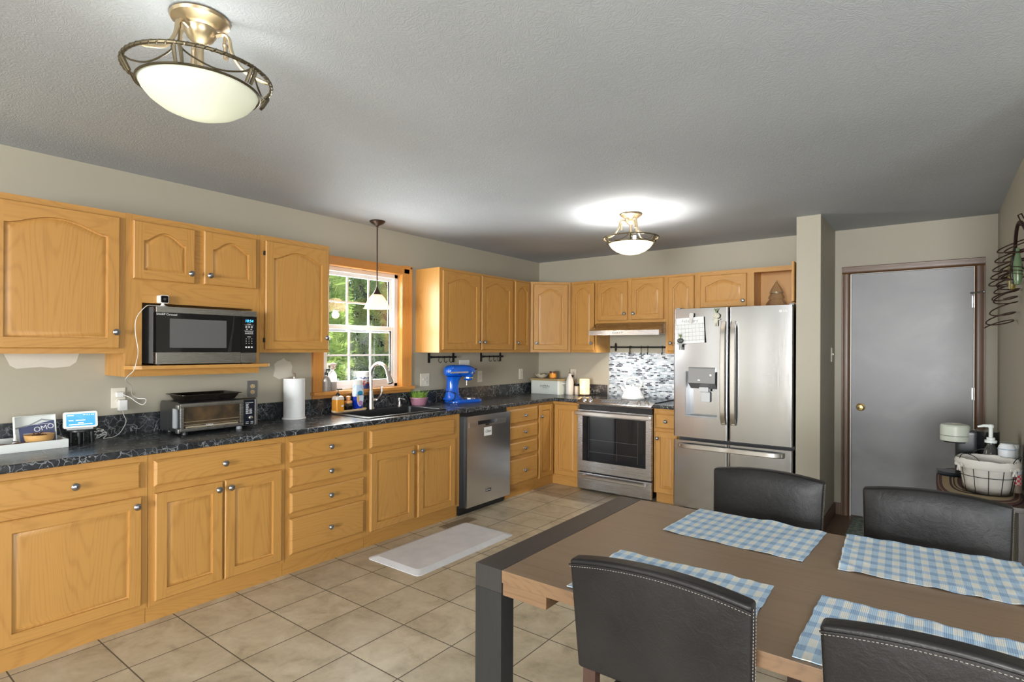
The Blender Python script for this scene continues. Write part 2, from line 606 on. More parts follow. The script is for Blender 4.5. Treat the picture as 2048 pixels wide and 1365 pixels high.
def spline(pts, n=8):
    """Catmull-Rom through the points"""
    P = [Vector(p) for p in pts]
    P = [P[0] * 2 - P[1]] + P + [P[-1] * 2 - P[-2]]
    out = []
    for i in range(1, len(P) - 2):
        for k in range(n):
            t = k / n
            a, b, c, d = P[i - 1], P[i], P[i + 1], P[i + 2]
            out.append(0.5 * ((2 * b) + (c - a) * t + (2 * a - 5 * b + 4 * c - d) * t * t + (3 * b - a - 3 * c + d) * t ** 3))
    out.append(P[-2])
    return out


def prism(bm, poly, axis, a0, a1, m=0):
    """poly of 2D points extruded along an axis: 'x' -> (y,z), 'y' -> (x,z), 'z' -> (x,y)"""
    def P(p, t):
        return {'x': (t, p[0], p[1]), 'y': (p[0], t, p[1]), 'z': (p[0], p[1], t)}[axis]
    A = [bm.verts.new(P(p, a0)) for p in poly]
    B = [bm.verts.new(P(p, a1)) for p in poly]
    fs = [bm.faces.new(A), bm.faces.new(B[::-1])]
    k = len(poly)
    for i in range(k):
        fs.append(bm.faces.new((A[i], B[i], B[(i + 1) % k], A[(i + 1) % k])))
    for f in fs:
        f.material_index = m
    return A + B


def rrect(x0, x1, z0, z1, r, n=5):
    pts = []
    for cx, cz, a0 in ((x1 - r, z1 - r, 0), (x0 + r, z1 - r, 90), (x0 + r, z0 + r, 180), (x1 - r, z0 + r, 270)):
        for k in range(n + 1):
            a = math.radians(a0 + 90 * k / n)
            pts.append((cx + r * math.cos(a), cz + r * math.sin(a)))
    return pts


def sphere(bm, c, r, sx=1, sy=1, sz=1, m=0, seg=16, T=None):
    prof = [(max(1e-5, r * math.sin(PI * k / (seg // 2))), -r * sz * math.cos(PI * k / (seg // 2))) for k in range(seg // 2 + 1)]
    lathe(bm, prof, c, seg, m, T, sx, sy, caps=False)


ROOT = {}


def link(name, me, parent=None):
    o = bpy.data.objects.new(name, me)
    COL.objects.link(o)
    if me is not None and len(me.polygons) < 6000:
        wn = o.modifiers.new('flat_faces', 'WEIGHTED_NORMAL')     # broad faces stay flat beside their small bevels
        wn.keep_sharp = True
        wn.weight = 90
    if parent is not None:
        o.parent = parent
    return o


def thing(name, label, cat, loc=(0, 0, 0), rz=0.0, group=None, world=True):
    """Empty at the base of a thing; world=True means its parts are modelled in room coordinates"""
    o = bpy.data.objects.new(name, None)
    COL.objects.link(o)
    o.empty_display_size = 0.05
    o.location = loc
    o.rotation_euler = (0, 0, rz)
    o['label'] = label
    o['category'] = cat
    if group:
        o['group'] = group
    ROOT[o.name] = world
    return o


def to_mesh(name, bm, mats, sharp=32):
    bmesh.ops.remove_doubles(bm, verts=bm.verts, dist=1e-6)
    bmesh.ops.recalc_face_normals(bm, faces=bm.faces)
    me = bpy.data.meshes.new(name)
    bm.to_mesh(me)
    bm.free()
    for mt in (mats if isinstance(mats, (list, tuple)) else [mats]):
        me.materials.append(mt)
    for p in me.polygons:
        p.use_smooth = True
    me.set_sharp_from_angle(angle=math.radians(sharp))
    return me


def part(name, bm, mats, parent, label=None, sharp=32):
    r = parent
    while r.parent is not None:
        r = r.parent
    if ROOT.get(r.name, True) and r.type == 'EMPTY':
        bmesh.ops.translate(bm, verts=bm.verts, vec=-Vector(r.location))
    o = link(name, to_mesh(name, bm, mats, sharp), parent)
    if label:
        o['label'] = label
    return o


def single(name, bm, mats, label, cat, group=None, loc=None, rz=0.0, sharp=32):
    """a thing that is one mesh; with loc the mesh is modelled in local coordinates, else its origin goes to its base centre"""
    if loc is None:
        xs = [v.co for v in bm.verts]
        loc = Vector(((min(c.x for c in xs) + max(c.x for c in xs)) / 2, (min(c.y for c in xs) + max(c.y for c in xs)) / 2, min(c.z for c in xs)))
        bmesh.ops.translate(bm, verts=bm.verts, vec=-loc)
    o = link(name, to_mesh(name, bm, mats, sharp))
    o.location = loc
    o.rotation_euler = (0, 0, rz)
    o['label'] = label
    o['category'] = cat
    if group:
        o['group'] = group
    return o


def struct(name, bm, mats, parent=None):
    o = link(name, to_mesh(name, bm, mats), parent)
    if parent is None:
        o['kind'] = 'structure'
    return o


def text(name, s, size, loc, right, upv, mt, parent, extrude=0.0004, align='CENTER', shear=0.0, spacing=1.0):
    """flat lettering at a place: right and upv are the reading directions in the parent's room coordinates"""
    cu = bpy.data.curves.new('t', 'FONT')
    cu.body = s
    cu.size = size
    cu.align_x = align
    cu.align_y = 'CENTER'
    cu.extrude = extrude
    cu.shear = shear
    cu.space_character = spacing
    ob = bpy.data.objects.new('t', cu)
    COL.objects.link(ob)
    dg = bpy.context.evaluated_depsgraph_get()
    me = bpy.data.meshes.new_from_object(ob.evaluated_get(dg))
    bpy.data.objects.remove(ob)
    bpy.data.curves.remove(cu)
    R, U = Vector(right).normalized(), Vector(upv).normalized()
    N = R.cross(U)
    T = Matrix.Identity(4)
    for i in range(3):
        T[i][0], T[i][1], T[i][2], T[i][3] = R[i], U[i], N[i], loc[i]
    r = parent
    while r.parent is not None:
        r = r.parent
    if ROOT.get(r.name, True) and r.type == 'EMPTY':
        T = Matrix.Translation(-Vector(r.location)) @ T
    me.transform(T)
    me.materials.clear()
    me.materials.append(mt)
    o = link(name, me, parent)
    return o


def frame(O, U, N):
    """matrix taking (u, n, v) -> room: u to the right, n out of the face, v up"""
    T = Matrix.Identity(4)
    U, N = Vector(U), Vector(N)
    for i in range(3):
        T[i][0], T[i][1], T[i][2], T[i][3] = U[i], N[i], (0, 0, 1)[i], O[i]
    return T
# ------------------------------------------------------------------ the room
def build_room():
    bm = NB()
    box(bm, -0.12, XR + 0.1, YB - 0.1, 0.12, -0.1, 0.0)
    struct('floor', bm, TILE)
    bm = NB()
    box(bm, -0.12, XR + 0.1, YB - 0.1, 0.12, H, H + 0.15)
    struct('ceiling', bm, CEIL)
    # left wall with the window hole
    y0, y1, z0, z1 = -2.985, -2.165, 1.08, 2.09
    bm = NB()
    for a, b in ((YB, -10.92), (-10.28, -7.68), (-7.22, y0)):
        box(bm, -0.12, 0, a, b, 0, H)
    for a, b in ((-10.92, -10.28), (-7.68, -7.22)):
        box(bm, -0.12, 0, a, b, 0, 0.3)
        box(bm, -0.12, 0, a, b, 2.3, H)
    box(bm, -0.12, 0, y1, 0.12, 0, H)
    box(bm, -0.12, 0, y0, y1, 0, z0)
    box(bm, -0.12, 0, y0, y1, z1, H)
    struct('wall_left', bm, WALL)
    bm = NB()
    box(bm, 0, 3.02, 0, 0.12, 0, H)
    struct('wall_back', bm, WALL)
    # door wall of the alcove, with the door hole
    bm = NB()
    box(bm, 3.02, 3.222, 0, 0.12, 0, H)
    box(bm, 4.052, 4.30, 0, 0.12, 0, H)
    box(bm, 3.222, 4.052, 0, 0.12, 2.082, H)
    struct('wall_alcove', bm, WALL)
    bm = NB()
    box(bm, 2.944, 3.111, -0.759, 0, 0, H)
    struct('wall_stub', bm, WALL)
    bm = NB()
    box(bm, 4.18, 4.30, -2.62, 0, 0, H)
    box(bm, 4.30, XR, -2.62, -2.5, 0, H)
    struct('wall_right', bm, WALL)
    # walls behind the camera, wide openings added for the fill lights
    bm = NB()
    box(bm, XR, XR + 0.1, YB, -6.8, 0, H)
    box(bm, XR, XR + 0.1, -4.7, -2.5, 0, H)
    box(bm, XR, XR + 0.1, -6.8, -4.7, 0, 0.8)
    box(bm, XR, XR + 0.1, -6.8, -4.7, 2.1, H)
    struct('wall_dining', bm, WALL)
    bm = NB()
    box(bm, -0.12, 0.38, YB - 0.1, YB, 0, H)
    box(bm, 0.62, 2.98, YB - 0.1, YB, 0, H)
    box(bm, 5.65, XR + 0.1, YB - 0.1, YB, 0, H)
    box(bm, 0.38, 0.62, YB - 0.1, YB, 2.3, H)
    box(bm, 0.38, 0.62, YB - 0.1, YB, 0, 0.1)
    box(bm, 2.98, 5.65, YB - 0.1, YB, 2.3, H)
    box(bm, 2.98, 5.65, YB - 0.1, YB, 0, 0.1)
    struct('wall_rear', bm, WALL)
    # wood floor of the entry alcove
    bm = NB()
    for k in range(13):
        ya = -1.62 + k * 0.125
        box(bm, 3.0, 4.18, ya + 0.001, min(ya + 0.124, -0.0005), 0.0, 0.004)
    struct('floor_entry', bm, FLOORWOOD)


def build_window():
    y0, y1, z0, z1 = -2.985, -2.165, 1.08, 2.09
    # casing
    def casing(name, a):
        bm = NB()
        box(bm, *a, bev=0.004)
        return bm
    bm = NB()
    prof = [(0, 0), (0.012, 0), (0.018, 0.012), (0.018, 0.05), (0.022, 0.058), (0.022, 0.07), (0, 0.07)]
    # right side jamb casing (y grows away from the opening)
    A = [(x, y1 - 0.01 + t * 1.55) for x, t in prof]
    prism(bm, A, 'z', z0, z1 + 0.07)
    A = [(x, y0 + 0.01 - t * 1.4) for x, t in prof]
    prism(bm, A, 'z', z0, z1 + 0.07)
    win = struct('window_1', bm, PINE)
    bm = NB()
    A = [(x, z1 - 0.01 + t * 1.0) for x, t in prof]
    prism(bm, A, 'y', y0 - 0.088, y1 + 0.098)
    struct('head_casing', bm, PINEH, win)
    bm = NB()
    box(bm, -0.115, -0.0005, y0, y0 + 0.012, z0, z1)
    box(bm, -0.115, -0.0005, y1 - 0.012, y1, z0, z1)
    box(bm, -0.115, -0.0005, y0, y1, z1 - 0.012, z1)
    struct('jamb', bm, PINE, win)
    bm = NB()
    box(bm, -0.115, 0.052, y0 - 0.10, y1 + 0.115, 1.052, 1.0805, bev=0.006)
    box(bm, 0.0005, 0.018, y0 - 0.09, y1 + 0.10, 1.026, 1.052, bev=0.003)
    struct('window_sill', bm, PINEH, win)
    # vinyl frame and sashes
    yi0, yi1, zi0, zi1 = y0 + 0.012, y1 - 0.012, z0 + 0.001, z1 - 0.012
    bm = NB()
    for a in ((yi0, yi0 + 0.04, zi0, zi1), (yi1 - 0.04, yi1, zi0, zi1), (yi0, yi1, zi1 - 0.035, zi1), (yi0, yi1, zi0, zi0 + 0.03)):
        box(bm, -0.112, -0.045, a[0], a[1], a[2], a[3], bev=0.003)
    struct('window_frame', bm, VINYL, win)

    def sash(name, xa, xb, za, zb, st):
        bm = NB()
        ya, yb = yi0 + 0.035, yi1 - 0.035
        box(bm, xa, xb, ya, ya + st, za, zb, bev=0.003)
        box(bm, xa, xb, yb - st, yb, za, zb, bev=0.003)
        box(bm, xa, xb, ya + st, yb - st, zb - st, zb, bev=0.003)
        box(bm, xa, xb, ya + st, yb - st, za, za + st * 1.1, bev=0.003)
        s = struct(name, bm, VINYL, win)
        xm = (xa + xb) / 2
        for k in (1, 2):
            yy = ya + st + (yb - ya - 2 * st) * k / 3
            b2 = NB()
            box(b2, xm - 0.006, xm + 0.006, yy - 0.007, yy + 0.007, za + st, zb - st)
            struct('muntin', b2, VINYL, s)
        zm = (za + zb) / 2
        b2 = NB()
        box(b2, xm - 0.0055, xm + 0.0055, ya + st, yb - st, zm - 0.007, zm + 0.007)
        struct('muntin', b2, VINYL, s)
        b2 = NB()
        box(b2, xm - 0.002, xm + 0.002, ya + st - 0.003, yb - st + 0.003, za + st - 0.003, zb - st + 0.003)
        struct('pane', b2, PANE, s)
    sash('upper_sash', -0.105, -0.08, 1.555, zi1 - 0.03, 0.034)
    sash('lower_sash', -0.078, -0.05, zi0 + 0.03, 1.61, 0.036)


def build_alcove():
    # door slab, casing, hinges and knob
    bm = NB()
    box(bm, 3.236, 4.038, 0.012, 0.052, 0.012, 2.068, bev=0.002)
    GREYD, nt, b = nodes('grey_primed_door')
    x, y, z, v = obj_xyz(nt, False)
    n = noise_n(nt, comb(nt, mth(nt, 'MULTIPLY', x, 0.8), 3.0, z), 2.1, 5, 0.5, 0.4)
    nt.links.new(ramp(nt, n, [(0.36, (0.285, 0.285, 0.30)), (0.52, (0.32, 0.32, 0.335)), (0.72, (0.42, 0.42, 0.435))]), b.inputs['Base Color'])
    b.inputs['Roughness'].default_value = 0.42
    d = struct('door_1', bm, GREYD)
    bm = NB()
    T = Matrix.Translation((3.303, 0.012, 0.939)) @ Matrix.Rotation(PI / 2, 4, 'X')
    lathe(bm, [(0.033, 0), (0.033, 0.006), (0.014, 0.012), (0.012, 0.03), (0.024, 0.04), (0.028, 0.052), (0.022, 0.064), (0.0001, 0.068)], seg=24, T=T)
    struct('door_knob', bm, BRASS, d)
    for zz in (1.80, 1.09, 0.3):
        bm = NB()
        lathe(bm, [(0.007, -0.048), (0.007, 0.048)], (4.044, 0.002, zz), 10)
        box(bm, 4.030, 4.044, 0.004, 0.010, zz - 0.045, zz + 0.045)
        struct('hinge', bm, PEWTER, d)
    bm = NB()
    tube(bm, [(4.02, -0.004, 1.865), (4.095, -0.03, 1.868)], 0.006, 8)
    sphere(bm, (4.098, -0.031, 1.868), 0.01, seg=10)
    struct('door_stop', bm, PEWTER, d)
    bm = NB()
    prof = [(0.0, 0.0), (0.0, 0.062), (-0.018, 0.062), (-0.02, 0.05), (-0.012, 0.03), (-0.014, 0.012), (-0.006, 0.0)]
    prism(bm, [(3.226 - t, y) for y, t in prof], 'z', 0.0, 2.072)
    prism(bm, [(4.046 + t, y) for y, t in prof], 'z', 0.0, 2.072)
    tr = struct('trim_1', bm, DOORWOOD)
    bm = NB()
    prism(bm, [(y, 2.072 + t) for y, t in prof], 'x', 3.164, 4.108)
    struct('head_casing', bm, DOORWOODH, tr)
    bm = NB()
    box(bm, 3.222, 3.235, -0.0005, 0.10, 0.0, 2.082)
    box(bm, 4.039, 4.052, -0.0005, 0.10, 0.0, 2.082)
    box(bm, 3.222, 4.052, -0.0005, 0.10, 2.069, 2.082)
    struct('door_jamb', bm, WHITE, tr)
    bm = NB()
    box(bm, 3.236, 4.038, -0.03, 0.06, 0.004, 0.0115)
    struct('trim_2', bm, DOORWOODH)
    bm = NB()
    box(bm, 3.111, 3.124, -0.772, -0.013, 0.004, 0.105, bev=0.003)
    box(bm, 3.111, 3.163, -0.013, -0.0005, 0.004, 0.105, bev=0.003)
    struct('baseboard_alcove', bm, DOORWOODH)
    bm = NB()
    box(bm, 4.167, 4.18, -2.62, -0.005, 0.004, 0.105, bev=0.003)
    struct('baseboard_right', bm, DOORWOODH)


# ------------------------------------------------------------------ cabinetry
def door_bm(bm, T, w, h, rise=0.0, st=0.055, th=0.02, pan=0.034):
    """raised-panel door in the frame T: u right, n out, v up; material 0 upright grain, 1 level grain"""
    K = 22 if rise > 0 else 1

    def P(u, v, n):
        return bm.verts.new(T @ Vector((u, n, v)))

    def bump(t):
        s = min(1.0, abs(2 * t - 1) / 0.93)
        return (1 - s * s) ** 1.45

    def top(off):
        zs = h - st - rise
        return [(st + off + (w - 2 * st - 2 * off) * k / K, zs + rise * bump(k / K) - off) for k in range(K + 1)]

    def loop(off, n):
        t = top(off)
        pts = [(st + off, st + off), (w - st - off, st + off)] + t[::-1]
        return [P(u, v, n) for u, v in pts]

    def ring(a, b, m):
        k = len(a)
        for i in range(k):
            f = bm.faces.new((a[i], a[(i + 1) % k], b[(i + 1) % k], b[i]))
            f.material_index = m
    L = [loop(0, th), loop(0.0015, th - 0.010), loop(0.008, th - 0.012), loop(pan, th - 0.0015)]
    for a, b in zip(L, L[1:]):
        ring(a, b, 0)
    bm.faces.new(L[-1]).material_index = 0
    e = 0.005
    # outer edge
    o0 = [P(0, 0, 0), P(w, 0, 0), P(w, h, 0), P(0, h, 0)]
    o1 = [P(0, 0, th - e), P(w, 0, th - e), P(w, h, th - e), P(0, h, th - e)]
    o2 = [P(e, e, th), P(w - e, e, th), P(w - e, h - e, th), P(e, h - e, th)]
    bm.faces.new(o0[::-1])
    ring(o0, o1, 0)
    ring(o1, o2, 0)
    # stiles
    q = lambda a, m: setattr(bm.faces.new([P(u, v, th) for u, v in a]), 'material_index', m)
    q([(e, e), (st, e), (st, h - e), (e, h - e)], 0)
    q([(w - st, e), (w - e, e), (w - e, h - e), (w - st, h - e)], 0)
    q([(st, e), (w - st, e), (w - st, st), (st, st)], 1)
    t = top(0)
    for a, b in zip(t, t[1:]):
        q([a, b, (b[0], h - e), (a[0], h - e)], 1)


def drawer_bm(bm, T, w, h, th=0.02):
    def R(i, n):
        return [bm.verts.new(T @ Vector((u, n, v))) for u, v in ((i, i), (w - i, i), (w - i, h - i), (i, h - i))]
    L = [R(0, 0), R(0, th - 0.010), R(0.003, th - 0.008), R(0.010, th - 0.002), R(0.014, th)]
    bm.faces.new(L[0][::-1])
    for a, b in zip(L, L[1:]):
        for i in range(4):
            bm.faces.new((a[i], a[(i + 1) % 4], b[(i + 1) % 4], b[i]))
    bm.faces.new(L[-1])


def knob_bm(p, N):
    bm = NB()
    T = Matrix.Translation(p) @ Vector(N).to_track_quat('Z', 'Y').to_matrix().to_4x4()
    lathe(bm, [(0.009, 0), (0.007, 0.004), (0.006, 0.012), (0.010, 0.017), (0.0165, 0.020), (0.0172, 0.024), (0.014, 0.0275), (0.0125, 0.0275), (0.009, 0.031), (0.0001, 0.033)], seg=20, T=T)
    return bm


def add_door(parent, O, U, N, u0, u1, z0, z1, rise, knob=None, st=0.055, name='door', label=None):
    T = frame(Vector(O) + Vector(U) * u0 + Vector((0, 0, z0)), U, N)
    bm = NB()
    w, h = u1 - u0, z1 - z0
    door_bm(bm, T, w, h, rise, st, pan=0.034 if w > 0.32 else 0.026)
    d = part(name, bm, [OAKV, OAKH], parent, label)
    if knob:
        ku, kz = knob
        p = Vector(O) + Vector(U) * ku + Vector(N) * 0.02
        p.z = kz
        part('knob', knob_bm(p, N), PEWTER, d)
    return d


def add_drawer(parent, O, U, N, u0, u1, z0, z1, knob=True):
    T = frame(Vector(O) + Vector(U) * u0 + Vector((0, 0, z0)), U, N)
    bm = NB()
    drawer_bm(bm, T, u1 - u0, z1 - z0)
    d = part('drawer' if knob else 'false_drawer_front', bm, OAKH, parent)
    if knob:
        p = Vector(O) + Vector(U) * ((u0 + u1) / 2) + Vector(N) * 0.02
        p.z = (z0 + z1) / 2
        part('knob', knob_bm(p, N), PEWTER, d)
    return d


LO, LU, LN = (0.605, 0, 0), (0, 1, 0), (1, 0, 0)        # left run, base face
BO, BU, BN = (0, -0.605, 0), (1, 0, 0), (0, -1, 0)      # back run, base face
ULO, UBO = (0.305, 0, 0), (0, -0.305, 0)                # upper faces
G_BASE = 'oak base cabinets under the black countertop'
G_UP = 'oak wall cabinets'


def base_left(y0, y1, label, ztop=0.871):
    t = thing('base_cabinet', label, 'cabinet', (0.3, (y0 + y1) / 2, 0), group=G_BASE)
    bm = NB()
    box(bm, 0.004, 0.585, y0 + 0.0005, y1 - 0.0005, 0.09, ztop)
    box(bm, 0.004, 0.578, y0 + 0.0005, y1 - 0.0005, 0.0, 0.09, 1)
    part('carcass', bm, [OAKV, OAKH], t)
    bm = NB()                         # face frame
    for a in ((y0 + 0.0005, y0 + 0.035), (y1 - 0.035, y1 - 0.0005)):
        box(bm, 0.585, 0.605, a[0], a[1], 0.09, 0.871)
    box(bm, 0.585, 0.6045, y0 + 0.035, y1 - 0.035, 0.835, 0.871, 1)
    box(bm, 0.585, 0.6045, y0 + 0.035, y1 - 0.035, 0.09, 0.125, 1)
    box(bm, 0.585, 0.6040, y0 + 0.035, y1 - 0.035, 0.125, 0.835, 1)
    part('face_frame', bm, [OAKV, OAKH], t)
    return t


def build_base_cabinets():
    t = base_left(-5.03, -4.405, 'single door oak base cabinet at the near end, under the white tray')
    add_drawer(t, LO, LU, LN, -4.99, -4.44, 0.706, 0.838)
    add_door(t, LO, LU, LN, -4.99, -4.436, 0.115, 0.664, 0, (-4.462, 0.622))
    t = base_left(-4.404, -3.650, 'two door oak base cabinet with one wide drawer, under the toaster oven')
    add_drawer(t, LO, LU, LN, -4.380, -3.676, 0.703, 0.837)
    add_door(t, LO, LU, LN, -4.375, -4.034, 0.113, 0.667, 0, (-4.062, 0.628))
    add_door(t, LO, LU, LN, -4.022, -3.679, 0.113, 0.671, 0, (-3.995, 0.628))
    t = base_left(-3.649, -3.031, 'four drawer oak base cabinet under the paper towels')
    for a, b in ((0.707, 0.834), (0.548, 0.674), (0.387, 0.515), (0.128, 0.352)):
        add_drawer(t, LO, LU, LN, -3.620, -3.058, a, b)
    t = base_left(-3.030, -2.062, 'two door oak sink cabinet with a plain front above the doors', 0.70)
    add_drawer(t, LO, LU, LN, -3.004, -2.137, 0.707, 0.833, False)
    add_door(t, LO, LU, LN, -3.002, -2.586, 0.114, 0.671, 0, (-2.613, 0.628))
    add_door(t, LO, LU, LN, -2.548, -2.130, 0.110, 0.674, 0, (-2.520, 0.628))
    t = base_left(-1.404, -0.902, 'four drawer oak base cabinet between dishwasher and corner')
    for a, b in ((0.707, 0.842), (0.550, 0.680), (0.392, 0.522), (0.125, 0.360)):
        add_drawer(t, LO, LU, LN, -1.390, -0.916, a, b)
    # corner cabinet: carcass follows the corner, two door leaves meet in it
    t = thing('corner_base_cabinet', 'oak corner base cabinet with a two leaf door folding round the inside corner', 'cabinet', (0.3, -0.3, 0), group=G_BASE)
    bm = NB()
    prism(bm, [(0.004, -0.9015), (0.600, -0.9015), (0.600, -0.600), (0.9185, -0.600), (0.9185, -0.004), (0.004, -0.004)], 'z', 0.09, 0.871)
    prism(bm, [(0.004, -0.9015), (0.578, -0.9015), (0.578, -0.572), (0.9185, -0.572), (0.9185, -0.004), (0.004, -0.004)], 'z', 0.0, 0.09, 1)
    part('carcass', bm, [OAKV, OAKH], t)
    add_door(t, (0.602, 0, 0), LU, LN, -0.886, -0.628, 0.108, 0.846, 0, (-0.862, 0.735), st=0.05, name='door_leaf')
    add_door(t, (0, -0.602, 0), BU, BN, 0.628, 0.910, 0.108, 0.846, 0, None, st=0.05, name='door_leaf')
    # narrow one between range and fridge
    t = thing('base_cabinet', 'narrow oak base cabinet between range and refrigerator', 'cabinet', (1.84, -0.3, 0), group=G_BASE)
    bm = NB()
    box(bm, 1.7195, 1.962, -0.585, -0.004, 0.09, 0.871)
    box(bm, 1.735, 1.962, -0.575, -0.004, 0.0, 0.09, 1)
    part('carcass', bm, [OAKV, OAKH], t)
    bm = NB()
    box(bm, 1.7195, 1.75, -0.605, -0.585, 0.09, 0.871)
    box(bm, 1.93, 1.962, -0.605, -0.585, 0.09, 0.871)
    box(bm, 1.75, 1.93, -0.6045, -0.585, 0.09, 0.871, 1)
    part('face_frame', bm, [OAKV, OAKH], t)
    add_drawer(t, BO, BU, BN, 1.736, 1.950, 0.690, 0.826)
    add_door(t, BO, BU, BN, 1.738, 1.950, 0.094, 0.662, 0, (1.765, 0.60), st=0.05)


def build_counter():
    t = thing('countertop', 'long L shaped black marbled countertop with upstand under the window', 'countertop', (0.3, -2.5, 0.872))
    sy0, sy1, sx0, sx1 = -2.955, -2.185, 0.075, 0.545      # cut-out for the sink
    za, zb = 0.8725, 0.909
    bm = NB()
    box(bm, 0.004, 0.61, -5.05, sy0, za, zb)
    box(bm, 0.004, 0.61, sy1, -0.638, za, zb)
    box(bm, 0.004, sx0, sy0, sy1, za, zb)
    box(bm, sx1, 0.61, sy0, sy1, za, zb)
    box(bm, 0.004, 0.61, -0.638, -0.004, za, zb)
    box(bm, 0.61, 0.919, -0.61, -0.004, za, zb)
    r = 0.010
    prof = [(0.61, za)] + [(0.636 - r + r * math.sin(a), za + r - r * math.cos(a)) for a in (0, PI / 6, PI / 3, PI / 2)] + \
           [(0.636 - r + r * math.cos(a), zb - r + r * math.sin(a)) for a in (0, PI / 6, PI / 3, PI / 2)] + [(0.61, zb)]
    prism(bm, prof, 'y', -5.05, -0.61)
    prism(bm, [(-x, z) for x, z in prof], 'x', 0.61, 0.919)
    part('worktop', bm, COUNTER, t, sharp=50)
    bm = NB()
    box(bm, 0.0015, 0.02, -5.05, -0.0015, 0.9092, 1.0255)
    box(bm, 0.02, 0.9205, -0.02, -0.0015, 0.9092, 1.0255)
    part('upstand', bm, COUNTER, t)
    t = thing('countertop', 'short black marbled countertop piece between range and refrigerator', 'countertop', (1.84, -0.3, 0.872))
    bm = NB()
    box(bm, 1.7215, 1.962, -0.61, -0.010, za, zb)
    prism(bm, [(-x, z) for x, z in prof], 'x', 1.7215, 1.962)
    part('worktop', bm, COUNTER, t, sharp=50)
    bm = NB()
    box(bm, 0.944, 1.962, -0.008, -0.0005, 0.912, 1.383)
    single('tile_backsplash', bm, MOSAIC, 'grey and white glass mosaic backsplash behind the range', 'backsplash', loc=(0, 0, 0))


def upper_box(t, x0, x1, y0, y1, z0, z1):
    bm = NB()
    box(bm, x0, x1, y0, y1, z0, z1)
    return part('carcass', bm, OAKV, t)


def up_frame(t, O, U, N, u0, u1, z0, z1, stl=0.03, str_=0.03, mid=(), top=0.035, bot=0.03):
    """face frame of an upper cabinet on a face"""
    bm = NB()
    T = frame(Vector(O) - Vector(N) * 0.018, U, N)

    def b(a0, a1, b0, b1, m, d=0.018):
        box(bm, a0, a1, 0.0, d, b0, b1, m, T=T)
    b(u0, u0 + stl, z0, z1, 0)
    b(u1 - str_, u1, z0, z1, 0)
    for m0, m1 in mid:
        b(m0, m1, z0 + bot, z1 - top, 0)
    b(u0 + stl, u1 - str_, z1 - top, z1, 1, 0.0175)
    b(u0 + stl, u1 - str_, z0, z0 + bot, 1, 0.0175)
    return part('face_frame', bm, [OAKV, OAKH], t)


